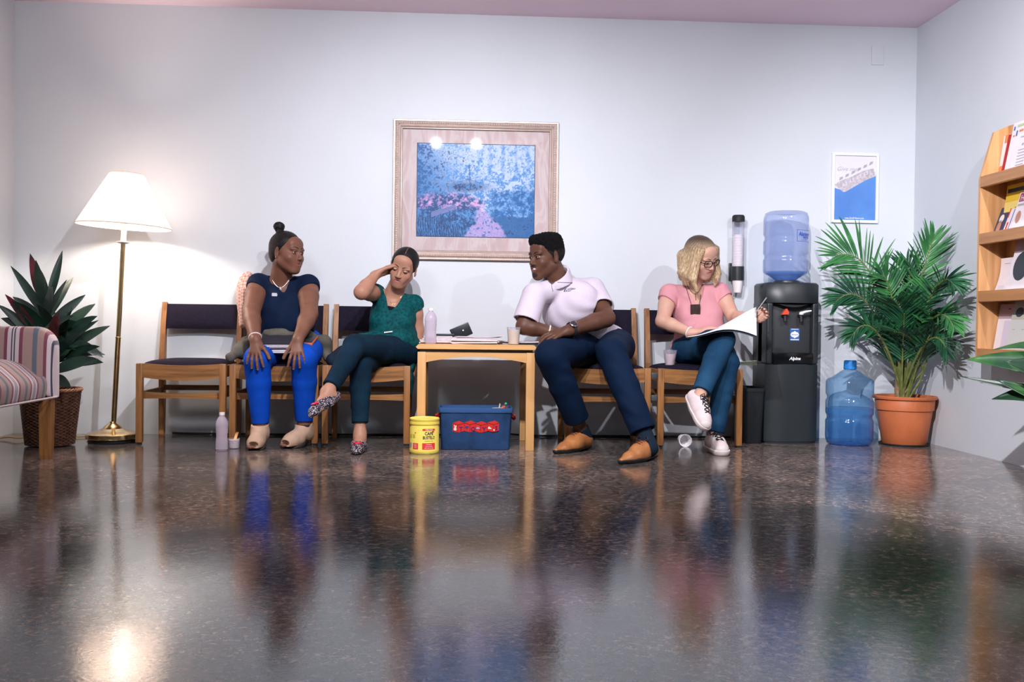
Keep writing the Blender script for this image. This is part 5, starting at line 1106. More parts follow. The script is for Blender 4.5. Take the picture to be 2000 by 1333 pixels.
# ------------------------------------------------ head
class Head:
    def __init__(s, c, fwd, up, S=1.0, jaw=1.0, smile=0.0, mouth_open=0.0, gaze=(0, 0), lids=0.3):
        s.c, s.S = npv(c), S; s.R = frame(fwd, up); s.jaw = jaw; s.smile = smile; s.mo = mouth_open; s.gaze = gaze; s.lids = lids
    def p(s, x, y, z): return s.c+s.R@(np.array([x, y, z])*s.S)
    def e(s, c, r, k=0.01, rot=None, clip=None):
        R = s.R if rot is None else s.R@np.array(rot); return Ell(s.p(*c), np.array(r)*s.S, R, k*s.S, clip)
    def cp(s, a, b, ra, rb, k=0.01): return Cap(s.p(*a), s.p(*b), ra*s.S, rb*s.S, k*s.S)
    def prims(s):
        j = s.jaw; A = []
        A += [s.e((0, -0.018, 0.032), (0.074, 0.092, 0.084), 0.01), s.e((0, 0.030, -0.030), (0.060*j, 0.056, 0.076), 0.03)]
        for q in (-1, 1):
            A += [s.cp((q*0.052*j, -0.004, -0.050), (q*0.018, 0.058, -0.096), 0.018, 0.018, 0.025), s.e((q*0.036*j, 0.056, -0.030), (0.026, 0.024, 0.024), 0.02)]
        A += [s.e((0, 0.066, -0.098), (0.024, 0.020, 0.018), 0.02), s.e((0, 0.060, 0.050), (0.052, 0.022, 0.034), 0.03)]
        for q in (-1, 1): A.append(s.e((q*0.030, 0.074, 0.020), (0.026, 0.012, 0.008), 0.014))
        A += [s.cp((0, 0.082, 0.004), (0, 0.101, -0.030), 0.0075, 0.0105, 0.012), s.e((0, 0.073, -0.060), (0.036, 0.017, 0.024), 0.025)]
        for q in (-1, 1): A.append(s.e((q*0.011, 0.094, -0.033), (0.0085, 0.011, 0.0075), 0.006))
        for q in (-1, 1):
            rt = rotz(-q*0.35) @ rotx(-0.15)
            A.append(s.e((q*0.077, -0.010, -0.004), (0.0065, 0.019, 0.031), 0.006, rot=np.array(rt)))
            A.append(s.e((q*0.078, -0.006, -0.026), (0.006, 0.010, 0.012), 0.006))
        return A
    def cuts(s):
        A = []
        for q in (-1, 1):
            A.append(s.e((q*0.031, 0.090, 0.002), (0.017, 0.012, 0.0105), 0.01)); A.append(s.e((q*0.084, -0.004, 0.000), (0.005, 0.011, 0.018), 0.01))
        my = s.surf_y(0, -0.0615); w = 0.017+0.008*s.smile
        A.append(s.e((0, my+0.002, -0.0615+0.001*s.smile), (w, 0.010+0.003*s.mo, 0.0016+0.0050*s.mo), 0.002))
        return A
    def surf_y(s, x, z):
        sh = Shape(s.prims()); p = s.p(x, 0.16, z); f = s.R[:, 1]
        for _ in range(40): p = p-f*sh.ev(p[None])[0]*0.8
        return float(((p-s.c)@s.R)[1]/s.S)
    def lips(s):
        w = 0.0235+0.007*s.smile; o = s.mo*0.0045
        def f(P):
            q = (P-s.c)@s.R/s.S; x, y, z = q[:, 0], q[:, 1], q[:, 2]; t = np.clip(1-(x/w)**2, 0, 1); zc = -0.0615+0.004*s.smile*(x/w)**2
            up = (z < zc+o+0.0068*t**0.7-0.0012*np.exp(-(x/0.004)**2)); lo_ = (z > zc-o-0.0088*t**0.6)
            return np.where((np.abs(x) < w) & up & lo_ & (y > 0.045), -1.0, 1.0)
        return f
    def eyes(s):
        """eyeballs, irises and lids as small meshes: (V, F, material)"""
        out = []; R3 = Matrix([list(r) for r in s.R])
        for q in (-1, 1):
            c = s.p(q*0.031, 0.0745, 0.002); r = 0.0125*s.S
            g = nrm(s.R@np.array([s.gaze[0]+q*0.0, 1.0, s.gaze[1]])); Rg = Matrix([list(x) for x in frame(g, s.R[:, 2])])
            def sphere(r_, a0, a1, R_, n=20, m=10):   # polar cap about local +y
                b = MB(); b.lathe([(r_*math.sin(a0+(a1-a0)*k/m), r_*math.cos(a0+(a1-a0)*k/m)) for k in range(m+1)], (0, 0, 0), n)
                return [Vector(c)+R_@Vector((v[0], v[2], v[1])) for v in b.v], b.f
            for rr_, a0, a1, mi, RR in ((r, 0, PI, 1, Rg), (r*1.025, 0, 0.50, 2, Rg), (r*1.04, 0, 0.22, 3, Rg)):
                vs, fs = sphere(rr_, a0, a1, RR); b = MB(); b.add(vs, fs); out.append((*mbmesh(b), mi))
            # upper lid: shell over the top of the eyeball coming down to the lid line
            b = MB(); L0 = 0.62-1.05*s.lids
            def lid(u, v, top=True):
                th = (u-0.5)*PI*0.95; ph = (L0+(1.5-L0)*v) if top else (-0.42-(1.1)*v)
                ph = ph*(math.cos(th)**0.5 if abs(th) < PI/2 else 0) if v < 0.5 else ph
                d = Vector((math.sin(th), math.cos(th)*math.cos(ph), math.cos(th)*math.sin(ph))); return Vector(c)+R3@(d*r*1.13)
            b.grid(lambda u, v: lid(u, v, True), 14, 8); b.grid(lambda u, v: lid(u, v, False), 14, 6); out.append((*mbmesh(b), 0))
            b = MB(); b.tube([lid(k/12, 0.0, True) for k in range(1, 12)], 0.0011*s.S, 6); out.append((*mbmesh(b), 3))
        return out
    def brows(s, m, thick=0.0035, angle=0.0, raise_=0.0):
        out = []
        for q in (-1, 1):
            pts = []
            for t in np.linspace(0, 1, 9):
                x, z = q*(0.012+0.036*t), 0.0205+raise_+0.0075*math.sin(PI*t*0.8)+angle*(t-0.5)*0.01
                pts.append(s.p(x, s.surf_y(x, z)+0.0004, z))
            b = MB(); b.tube([Vector(p) for p in pts], [thick*s.S*(1.05-0.75*abs(1.7*t-0.55)) for t in np.linspace(0, 1, 9)], 8); out.append((*mbmesh(b), m))
        return out
# ------------------------------------------------ hand
def hand(wrist, fwd, palm_n, thumb_side, S=1.0, curl=(0.15, 0.15, 0.15, 0.15), spread=0.10, thumb_out=0.6, thumb_curl=0.2, curl2=None):
    """fwd: wrist to knuckles; palm_n: direction the palm faces; thumb_side: +1/-1 along x = fwd x palm_n"""
    f = nrm(fwd); n = npv(palm_n); n = nrm(n-f*(n@f)); x = np.cross(f, n)*thumb_side; W = npv(wrist); A = []; N = []
    P = lambda a, b, c: W+(x*a+f*b+n*c)*S
    A += [Cap(P(0.006, -0.01, 0), P(0.018, 0.070, 0), 0.019*S, 0.0135*S, 0.015), Cap(P(-0.006, -0.01, 0), P(-0.016, 0.066, 0), 0.018*S, 0.0125*S, 0.015), Cap(P(0, 0.01, 0.003), P(0, 0.070, 0), 0.016*S, 0.0125*S, 0.012)]
    A.append(Cap(P(0.018, 0.012, 0.006), P(0.028, 0.040, 0.008), 0.014*S, 0.012*S, 0.012))
    base = [(0.027, 0.078), (0.0095, 0.083), (-0.009, 0.080), (-0.026, 0.072)]; lens = [0.070, 0.078, 0.073, 0.057]; rad = [0.0086, 0.0088, 0.0084, 0.0074]
    for i in range(4):
        a = spread*(1.5-i)*0.7; d = nrm(x*math.sin(a)+f*math.cos(a)); q = P(base[i][0], base[i][1], -0.001); L_ = lens[i]*S; r = rad[i]*S; c1 = curl[i]; c2 = curl2[i] if curl2 else c1*1.2
        A.append(Cap(P(base[i][0]*0.75, 0.055, 0), q, 0.0105*S, r*1.12, 0.006))
        for j, (fr, cc) in enumerate(((0.45, c1), (0.30, c2), (0.25, c2*0.8))):
            d = nrm(d*math.cos(cc)+n*math.sin(cc)); q2 = q+d*L_*fr; A.append(Cap(q, q2, r, r*0.92, 0.0025 if j == 0 else 0.002)); 
            if j == 2: N.append((q2-d*0.004*S, d, nrm(-n+(n@d)*d), r*0.85))
            q = q2; r *= 0.93
    d = nrm(x*math.sin(thumb_out)+f*math.cos(thumb_out)+n*0.25); q = P(0.026, 0.022, 0.005); r = 0.0112*S
    for j, L_ in enumerate((0.034, 0.030, 0.024)):
        d = nrm(d+(n*0.5-x*0.35)*thumb_curl*j+f*0.10*j); q2 = q+d*L_*S; A.append(Cap(q, q2, r, r*0.92, 0.004 if j else 0.010)); q = q2; r *= 0.93
    N.append((q-d*0.004*S, d, nrm(-n+(n@d)*d), r*0.85))
    return A, N
def nails(N, mi):
    out = []
    for q, d, u, r in N:
        s_ = np.cross(d, u); b = MB()
        b.grid(lambda a, c: Vector(q+u*(r*1.03*math.cos((a-0.5)*1.5))+s_*(r*1.03*math.sin((a-0.5)*1.5))+d*((c-0.35)*r*1.7)), 4, 3); out.append((*mbmesh(b), mi))
    return out
# ------------------------------------------------ shoes and feet: local frame x lateral, y towards the toe, z up, origin under the heel on the ground
def footframe(heel, toe_dir, up=(0, 0, 1)): return npv(heel), frame(toe_dir, up)
def foot_prims(o, R, ankle, S=1.0, toes=True, arch=0.0):
    P = lambda x, y, z: o+R@(np.array([x, y, z])*S); A = []
    A += [Cap(P(0, 0.030, 0.032), P(0, 0.120, 0.030), 0.030*S, 0.028*S, 0.02), Cap(P(0, 0.035, 0.030), P(0.004, 0.175, 0.020), 0.026*S, 0.020*S, 0.02), Cap(P(-0.014, 0.12, 0.02), P(-0.020, 0.185, 0.015), 0.020*S, 0.014*S, 0.015), Cap(P(0.014, 0.12, 0.02), P(0.020, 0.19, 0.016), 0.020*S, 0.016*S, 0.015)]
    A += [Cap(ankle, P(0, 0.040, 0.045), 0.036*S, 0.034*S, 0.02), Cap(P(0, 0.055, 0.065), P(0, 0.13, 0.036), 0.030*S, 0.024*S, 0.02)]
    if toes:
        for i in range(5):
            x = 0.030-0.015*i; L_ = [0.222, 0.222, 0.215, 0.207, 0.196][i]; r = [0.0115, 0.0085, 0.008, 0.0075, 0.007][i]
            A.append(Cap(P(x*0.9, 0.17, 0.016), P(x, L_, r), r*S*1.05, r*S, 0.005))
    return A
SKIN = lambda n, c, c2, r=0.50: mat(n, c, r, color2=c2, nscale=14, bump=0.03, bscale=400, sss=0.06, spec=0.35)
EYEW = mat('eye_white', (0.72, 0.68, 0.66), 0.2); IRIS = mat('dark_iris', (0.035, 0.018, 0.010), 0.15); LASH = mat('lash_black', (0.006, 0.005, 0.005), 0.5)
def limb(a, b, ra, rm, rb, t=0.4, k=0.012, bulge=(0, 0, 0)):
    a, b = npv(a), npv(b); m = a+(b-a)*t+npv(bulge); return [Cap(a, m, ra, rm, k), Cap(m, b, rm, rb, k)]
def box_of(prims, m=0.02):
    L = [p.bb() for p in prims]; return np.min([l[0] for l in L], 0)-m, np.max([l[1] for l in L], 0)+m
def build_body(name, parent, prims, cuts, fine, mats, extra=(), res=0.007, lips=None, marks=()):
    """body surface at res, finer inside the boxes of `fine` [(prims, res)]; lips / marks = [(prims, material)] paint material by region"""
    sh = Shape(prims, cuts, cutk=0.004); boxes = [(box_of(f), r) for f, r in fine]; parts = []
    V, F = surface(sh, res, holes=[(b[0]+res*2.0, b[1]-res*2.0) for b, r in boxes]); parts.append([V, F, 0])
    for b, r in boxes:
        V, F = surface(sh, r, b[0], b[1]); c = V[F].mean(1); ins = ((c > b[0]) & (c < b[1])).all(1); parts.append([V, F[ins], 0])
    def rep(m):
        for p in parts:
            c = p[0][p[1]].mean(1) if len(p[1]) else np.zeros((0, 3)); mi = np.zeros(len(p[1]), int)
            for pr, k, tol in m:
                d = (pr(c) if callable(pr) else np.min([q.d(c) for q in pr], 0)) if len(c) else np.zeros(0); mi[d < tol] = k
            p[2] = mi
    rep(marks)
    return smesh(name, parts+list(extra), mats, parent)
# ================================================================ people
def pxp(px, py, Y): return npv(at(px, py, Y))
def person(label, loc): return thing('person', label, 'person', (loc[0], loc[1], 0), 0)
HAIRK = lambda n, c, c2, st=(1, 1, 1), r=0.5: mat(n, c, r, color2=c2, nscale=60, stretch=st, bump=0.3, bscale=160, spec=0.3)
def torso(pel, chest, neck, shR, shL, fw, hip, waist, chst, belly=0.0, bust=0.0, depth=1.0, trap=0.045):
    R = frame(fw, chest-pel); Rp = frame(fw, (0, 0, 1)); A = []
    A.append(Ell(pel, (hip-0.004, 0.112*depth, 0.100), Rp, 0.03)); mid = pel+(chest-pel)*0.5
    A.append(Ell(mid+R[:, 1]*belly, (waist, (0.095+belly)*depth, 0.11), R, 0.04)); A.append(Ell(chest, (chst, 0.094*depth, 0.120), R, 0.035))
    A += [Cap(shR, chest+(neck-chest)*0.80, trap, trap-0.006, 0.025), Cap(shL, chest+(neck-chest)*0.80, trap, trap-0.006, 0.025)]
    if bust:
        for q in (-1, 1): A.append(Ell(chest+R[:, 0]*q*chst*0.46+R[:, 1]*0.060*depth-R[:, 2]*0.030, (bust, bust*0.95, bust*0.95), R, 0.03))
    return A, R
def neckp(neck, H, r): return [Cap(neck-(H.c-neck)*0.12, H.p(0, -0.022, -0.045), r*1.08, r, 0.02)]
def chain(pts, r, n=8, closed=False):
    b = MB(); b.tube([Vector(p) for p in pts], r, n, closed=closed); return b
def onto(shape, p, d, it=12, off=0.0):
    """walk from p along d until the surface of a Shape is reached"""
    p = npv(p); d = nrm(d)
    q = p.copy(); best = p.copy(); bd = 9.0
    for _ in range(it+14):
        v = shape.ev(q[None])[0]-off
        if abs(v) < bd: bd, best = abs(v), q.copy()
        q = q+d*v*0.8
        if (q-p)@d > 1.2: break
    return best
def ontopx(shape, px, py, off=0.0, Y=-1.0):
    o = pxp(px, py, Y); return onto(shape, o, pxp(px, py, Y+0.5)-o, off=off)
def mbobj(b, name, m, parent, **k):
    o_ = npv(parent.location) if parent.parent is None else np.zeros(3); b.v = [tuple(npv(v)-o_) for v in b.v]; return b.build(name, m, parent, **k)
def pobj(root, name, sh, res, m, parent=None, holes=()):
    V, F = surface(sh, res); off = npv(root.location); V = V-off
    return smesh_raw(name, V, F, m, parent or root)
def smesh_raw(name, V, F, m, parent):
    me = bpy.data.meshes.new(name); me.from_pydata(V.tolist(), [], F.tolist()); me.materials.append(m); me.polygons.foreach_set('use_smooth', [True]*len(F)); me.update()
    ob = bpy.data.objects.new(name, me); COL.objects.link(ob); ob.parent = parent; return ob
def hairline_cut(H, top=(0.070, 0.074), ear=(0.010, -0.004), low=-0.055, w=0.13):
    """prims removing hair from the face and below the nape"""
    a = np.array(top); b = np.array(ear); d = (b-a)/np.linalg.norm(b-a); n2 = np.array([d[1], -d[0]]); 
    if n2[0] < 0: n2 = -n2
    out = []
    m = (a+b)/2+n2*0.10; ang = math.atan2(d[1], d[0])
    Rl = np.array([[1, 0, 0], [0, n2[0], d[0]], [0, n2[1], d[1]]])
    out.append(Bx(H.p(0, m[0], m[1]), np.array([w, 0.10, 0.22])*H.S, H.R@Rl, 0.03*H.S)); out.append(Bx(H.p(0, 0, low-0.1), np.array([0.2, 0.2, 0.1])*H.S, H.R, 0.01))
    return out
# ---------------------------------------------------------------- 1: woman in navy tee and blue trousers
def person_one():
    pel = pxp(566, 676, -0.28); chest = pxp(556, 592, -0.29); neck = pxp(549, 549, -0.31); shR = pxp(505, 556, -0.28); shL = pxp(602, 558, -0.30)
    elR = pxp(491, 612, -0.46); elL = pxp(604, 614, -0.47); wrR = pxp(499, 665, -0.63); wrL = pxp(582, 664, -0.63)
    t = person('person in navy tee and bright blue trousers, hair in a top bun, hands on knees', pel)
    fw = nrm((0.05, -1, 0)); H = Head(pxp(561, 494, -0.37), (0.86, -0.52, -0.06), (0.02, 0.02, 1), S=0.95, jaw=1.12, lids=0.15, gaze=(0.35, 0.0), mouth_open=0.0)
    T, R = torso(pel, chest, neck, shR, shL, fw, 0.160, 0.140, 0.130, belly=0.035, bust=0.058, trap=0.042)
    arms = limb(shR, elR, 0.056, 0.054, 0.044) + limb(elR, wrR, 0.046, 0.044, 0.027, 0.3) + limb(shL, elL, 0.056, 0.054, 0.044) + limb(elL, wrL, 0.046, 0.044, 0.027, 0.3)
    hpR = pel+V3(-0.085, 0, 0); hpL = pel+V3(0.095, 0, 0); knR = pxp(502, 703, -0.60); knL = pxp(594, 702, -0.60); anR = pxp(509, 832, -0.57); anL = pxp(594, 828, -0.52)
    heR = V3(anR[0]-0.005, -0.53, 0.052); heL = V3(anL[0]+0.015, -0.47, 0.052)
    legs = limb(hpR, knR, 0.070, 0.062, 0.046, 0.5)+limb(knR, anR, 0.046, 0.040, 0.031)+limb(hpL, knL, 0.070, 0.062, 0.046, 0.5)+limb(knL, anL, 0.046, 0.040, 0.031)
    hR, nR = hand(wrR, (0.03, -0.42, -0.85), (0.05, 0.88, -0.45), 1, 0.98, (0.14, 0.14, 0.14, 0.16), 0.26, 0.65, 0.10, (0.3, 0.3, 0.3, 0.3))
    hL, nL = hand(wrL, (0.02, -0.42, -0.85), (-0.05, 0.88, -0.45), -1, 0.98, (0.14, 0.14, 0.14, 0.16), 0.26, 0.65, 0.10, (0.3, 0.3, 0.3, 0.3))
    foR = foot_prims(V3(heR[0], heR[1], 0.02), frame((0.03, -1, -0.05), (0, 0, 1)), anR, 0.93); foL = foot_prims(V3(heL[0], heL[1], 0.02), frame((-0.38, -0.85, -0.05), (0, 0, 1)), anL, 0.93)
    head = H.prims(); body = T+neckp(neck, H, 0.055)+head+arms+legs+foR+foL+hR+hL
    sk = SKIN('deep_brown_skin', (0.185, 0.083, 0.052), (0.150, 0.062, 0.038)); lip = mat('brown_lips', (0.22, 0.075, 0.06), 0.35)
    build_body('body', t, body, H.cuts(), [(head, 0.0028), (hR, 0.0024), (hL, 0.0024)], [sk, EYEW, IRIS, LASH, lip, mat('pale_nails_brown', (0.42, 0.24, 0.18), 0.3)], H.eyes()+H.brows(3, 0.0030, raise_=0.004)+nails(nR, 5)+nails(nL, 5), marks=[(H.lips(), 4, 0.0016)])
    # hair
    hk = HAIRK('black_hair_sleek', (0.004, 0.003, 0.004), (0.010, 0.007, 0.007))
    cap = [H.e((0, -0.020, 0.036), (0.079, 0.098, 0.088), 0.01), H.e((0, -0.055, -0.020), (0.060, 0.055, 0.055), 0.03)]
    pobj(t, 'hair', Shape(cap, hairline_cut(H, (0.062, 0.085), (0.004, 0.004), -0.06)), 0.0035, hk)
    bun = [Ell(pxp(545, 443, -0.34), (0.030, 0.028, 0.026), None, 0.01), Cap(pxp(546, 450, -0.34), pxp(547, 462, -0.35), 0.018, 0.026, 0.012)]
    bc = bun[0].c; pobj(t, 'hair_bun', Shape(bun, disp=lambda P: 0.0022*np.sin(70*np.arctan2((P-bc)[:, 2], (P-bc)[:, 0])/6.28*2+300*(P-bc)[:, 1])), 0.003, hk)
    # tee
    cut = [Cap(neck+V3(0.008, -0.045, 0.035), ontopx(Shape(T), 554, 572), 0.060, 0.008, 0.01), Cap(neck+V3(0, 0, 0.02), neck+V3(0.01, -0.03, 0.2), 0.060, 0.06, 0.01)]
    top = [p.inf(0.011) for p in T]
    for s_, e_, nn in ((shR, elR, -1), (shL, elL, 1)):
        d = nrm(e_-s_); cu = s_+(e_-s_)*0.22+V3(0, 0, 0.0); top += [Cap(s_, e_, 0.063, 0.060, 0.012, [(cu, nrm(d+V3(nn*0.45, 0, -0.1)))])]
    NAVYT = mat('navy_tee', (0.003, 0.011, 0.036), 0.85, noise=0.25, nscale=12, bump=0.15, bscale=500, sheen=0.0)
    w1 = wrinkles(chest, 0.0022, 55, (0.2, 0, 1)); shirt = Shape(top, cut, disp=lambda P: w1(P)*np.clip((chest[2]+0.02-P[:, 2])*8, 0, 1))
    pobj(t, 'navy_tee', shirt, 0.005, NAVYT)
    # trousers
    lg = [Ell(pel+V3(0, 0, -0.005), (0.172, 0.130, 0.090), frame(fw, (0, 0, 1)), 0.04)]
    for h_, k_, a_ in ((hpR, knR, anR), (hpL, knL, anL)):
        lg += [p.inf(0.014) for p in limb(h_, k_, 0.082, 0.072, 0.054, 0.5)]; cu = a_+V3(0, 0, 0.012); dn = nrm(a_-k_)
        mid_ = k_+(a_-k_)*0.35+V3(0, 0.012, 0)
        lg += [Cap(k_, mid_, 0.067, 0.063, 0.012), Cap(mid_, a_+dn*0.04, 0.063, 0.040, 0.012, [(cu, V3(0, 0, -1))])]
    w2 = wrinkles(knR, 0.0028, 60, (0.1, 0.2, 1)); BLUT = mat('bright_blue_cotton', (0.002, 0.062, 0.46), 0.75, noise=0.15, nscale=10, bump=0.12, bscale=600, sheen=0.0)
    pobj(t, 'trousers', Shape(lg, disp=lambda P: w2(P)*(0.4+0.6*np.exp(-((P[:, 2]-knR[2])/0.07)**2))), 0.005, BLUT)
    for a_ in (anR, anL): pobj(t, 'sock', Shape([Cap(a_+V3(0, 0, 0.04), a_+V3(0, 0, -0.012), 0.036, 0.037, 0.01, [(a_+V3(0, 0, -0.018), V3(0, 0, -1)), (a_+V3(0, 0, 0.03), V3(0, 0, 1))])]), 0.004, BLACKM)
    # peep-toe ankle boots
    SUEDE = mat('beige_suede', (0.50, 0.34, 0.24), 0.85, noise=0.12, nscale=30, bump=0.1, bscale=300)
    for o_, he, dr, an in (('R', heR, (0.03, -1, 0), anR), ('L', heL, (-0.38, -0.85, 0), anL)):
        RR = frame(dr, (0, 0, 1)); oo = V3(he[0], he[1], 0); P = lambda x, y, z: oo+RR@np.array([x, y, z])
        up = [Cap(P(0, 0.02, 0.075), P(0, 0.16, 0.042), 0.041, 0.040, 0.03), Cap(P(0, 0.11, 0.035), P(-0.002, 0.188, 0.030), 0.039, 0.029, 0.02), Cap(P(0.012, 0.17, 0.03), P(0.006, 0.195, 0.028), 0.028, 0.025, 0.02), Cap(P(0, 0.028, 0.06), P(0, 0.045, 0.115), 0.042, 0.044, 0.03, [(P(0, 0.04, 0.118), nrm(P(0, 0.25, 1)-oo))])]
        ctu = [Ell(P(0.004, 0.222, 0.030), (0.026, 0.032, 0.017), RR, 0.01), Cap(an+V3(0, 0, 0.06), P(0, 0.04, 0.10), 0.036, 0.036, 0.01)]
        s = pobj(t, 'peep_toe_boot', Shape(up, ctu, clips=[(P(0, 0, 0.012), nrm(RR@np.array([0, -0.20, -1.0])) if False else V3(0, 0, -1))]), 0.004, SUEDE)
        sl = [Cap(P(0, 0.12, 0.012), P(0.002, 0.20, 0.010), 0.040, 0.034, 0.02), Cap(P(0, 0.03, 0.05), P(0, 0.13, 0.014), 0.034, 0.036, 0.03), Cap(P(0, 0.020, 0.05), P(0, 0.016, 0.0), 0.032, 0.028, 0.02)]
        pobj(t, 'sole', Shape(sl, clips=[(P(0, 0, 0.016), nrm(RR@np.array([0, -0.0, 1.0]))) if False else (P(0, 0, 0.0), V3(0, 0, -1)), (P(0, 0.15, 0.016), nrm(RR@np.array([0, 0.35, 1.0])))]), 0.004, mat('dark_sole', (0.04, 0.03, 0.025), 0.6), s)
    # jewellery, badge
    SIL = mat('silver', (0.75, 0.72, 0.72), 0.25, metal=1.0); fb = Shape(body)
    nk = []
    for k in range(15):
        a = k/14; x0 = neck+V3(-0.052+0.115*a, -0.12, 0.030-0.066*math.sin(PI*a)); nk.append(onto(fb, x0, (0, 1, -0.05), off=0.002))
    mbobj(chain(nk, 0.0011, 6), 'necklace', SIL, t); c = nk[7]+V3(0, -0.002, -0.012)
    cr = MB().box(Vector(c), (0.004, 0.003, 0.030), bev=0.001).box(Vector(c+V3(0, 0, 0.004)), (0.018, 0.003, 0.004), bev=0.001); mbobj(cr, 'cross_pendant', SIL, t)
    e = H.p(0.080, -0.010, -0.034); e2 = H.p(-0.080, -0.010, -0.034)
    for ee in (e, e2): mbobj(MB().lathe([(0.0045*math.sin(PI*k/8), -0.0045*math.cos(PI*k/8)) for k in range(9)], Vector(ee), 10), 'earring', SIL, t)
    q = ontopx(shirt, 537, 576)
    bm_ = MB().lathe([(0, 0), (0.021, 0.0), (0.020, 0.003), (0, 0.005)], Vector(q), 24, R=rotx(PI/2+0.25)); bo = mbobj(bm_, 'round_badge', mat('navy_badge', (0.01, 0.02, 0.06), 0.35), t)
    bt = MB(); Rq = rotx(0.25)
    BT = lambda u, v, w: Vector(q)-Vector(t.location)+Rq@Vector((u, -0.0052-w, v))
    for k, (w_, z) in enumerate(((0.026, 0.008), (0.030, 0.002), (0.028, -0.004), (0.012, -0.011))): bt.prism([(-w_/2-0.002, z-0.002), (w_/2-0.003, z-0.003), (w_/2, z+0.002), (-w_/2, z+0.003)], BT, 0.0008)
    bt.build('badge_print', WHITEP, bo, smooth=False)
    wb_ = wrR+(elR-wrR)*0.10; ax_ = nrm(elR-wrR); F_ = frame(ax_, (1, 0, 0))
    mbobj(chain([wb_+(F_[:, 0]*math.cos(2*PI*k/24)+F_[:, 2]*math.sin(2*PI*k/24))*0.0315 for k in range(24)], 0.0035, 6, True), 'cream_bangle', mat('cream_bangle', (0.75, 0.65, 0.60), 0.4), t)
    return dict(t=t, lap=(hpR, knR, hpL, knL), body=fb)
P1 = person_one()
# books, phone, jacket, bag around her
lapz = 0.545
def plainbox(name, label, cat, c, size, rot, m, bev=0.004, extra=None):
    b = MB(); b.box(c, size, rot, bev=bev)
    if extra: extra(b)
    o = b.build(name, m); tag(o, label, cat); return o
bc = pxp(554, 667, -0.50); bkR = rotx(0.42) @ rotz(0.03)
bkt = thing('notebook', 'thick notebook of white pages lying open on her lap under her hands', 'notebook', tuple(bc), 0)
def pages(b, off, th, jitter):
    for k in range(5):
        b.box(bkR @ Vector((random.uniform(-jitter, jitter), random.uniform(-jitter, jitter), off+th*k/5)), (0.215, 0.15, th/5*0.85), bkR, bev=0.0006)
b = MB(); pages(b, -0.030, 0.022, 0.003); b.build('lower_pages', PAPER, bkt); b = MB(); pages(b, -0.004, 0.022, 0.003); b.build('upper_pages', PAPER, bkt)
MB().box(bkR @ Vector((0, 0, -0.006)), (0.222, 0.156, 0.003), bkR, bev=0.001).box(bkR @ Vector((0, 0.0, -0.034)), (0.222, 0.156, 0.004), bkR, bev=0.001).box(bkR @ Vector((0.0, 0.0, 0.021)), (0.222, 0.156, 0.003), bkR, bev=0.001).build('cover', INK, bkt)
phc = pxp(600, 665, -0.50); phn = thing('phone', 'phone in a dark case with orange edge lying on her left thigh', 'phone', tuple(phc), 0); pR = rotx(0.30) @ rotz(-0.1)
MB().box((0, 0, 0), (0.085, 0.13, 0.016), pR, bev=0.005).build('case', mat('orange_edge_case', (0.75, 0.16, 0.06), 0.45), phn)
MB().box(pR @ Vector((0, 0, 0.007)), (0.080, 0.125, 0.008), pR, bev=0.004).build('phone_body', BLACKP, phn)
OLV = mat('olive_canvas', (0.125, 0.115, 0.095), 0.85, noise=0.3, nscale=20, bump=0.3, bscale=300)
jk = thing('jacket', 'olive grey jacket bunched on the seat around her hips', 'jacket', (chair_x[1], -0.30, 0.44), 0)
jw = wrinkles((chair_x[1], -0.3, 0.5), 0.006, 42, (1, 0.3, 0.5))
jp_ = [Cap(pxp(452, 698, -0.50), pxp(482, 672, -0.36), 0.026, 0.042, 0.03), Cap(pxp(478, 686, -0.42), pxp(500, 665, -0.20), 0.040, 0.045, 0.03), Cap(pxp(485, 668, -0.44), pxp(530, 655, -0.46), 0.020, 0.020, 0.03), Cap(pxp(530, 655, -0.46), pxp(600, 654, -0.46), 0.022, 0.020, 0.03),
       Cap(pxp(600, 655, -0.44), pxp(634, 668, -0.36), 0.020, 0.035, 0.03), Cap(pxp(634, 672, -0.34), pxp(640, 698, -0.36), 0.034, 0.026, 0.03), Cap(pxp(520, 650, -0.45), pxp(556, 648, -0.45), 0.016, 0.012, 0.02)]
V, F = surface(Shape(jp_, disp=jw), 0.005); smesh('jacket_cloth', [(V, F, 0)], OLV, jk)
bgp = thing('woven_bag', 'cream and pink woven bag leaning between her back and the wall', 'bag', (float(pxp(474, 585, -0.16)[0])+0.02, -0.15, 0.60), 0)
def bagmat():
    m = bpy.data.materials.new('woven_diamond_cloth'); m.use_nodes = True; nt = m.node_tree; b_ = nt.nodes['Principled BSDF']; L = nt.links.new
    tc = nt.nodes.new('ShaderNodeTexCoord'); mp = nt.nodes.new('ShaderNodeMapping'); mp.inputs['Rotation'].default_value = (0, 0.78, 0); L(tc.outputs['Object'], mp.inputs['Vector'])
    c = nt.nodes.new('ShaderNodeTexChecker'); c.inputs['Scale'].default_value = 75; c.inputs['Color1'].default_value = (0.62, 0.45, 0.38, 1); c.inputs['Color2'].default_value = (0.42, 0.20, 0.17, 1); L(mp.outputs[0], c.inputs['Vector']); L(c.outputs[0], b_.inputs['Base Color']); b_.inputs['Roughness'].default_value = 0.8; return m
V, F = surface(Shape([Ell((bgp.location.x, -0.13, 0.80), (0.062, 0.045, 0.13), None, 0.03), Bx((bgp.location.x+0.03, -0.13, 0.73), (0.075, 0.04, 0.12), None, 0.03, 0.03)], disp=wrinkles((0, 0, 0), 0.002, 60, (1, 0, 1))), 0.005)
smesh('bag_cloth', [(V, F, 0)], bagmat(), bgp)
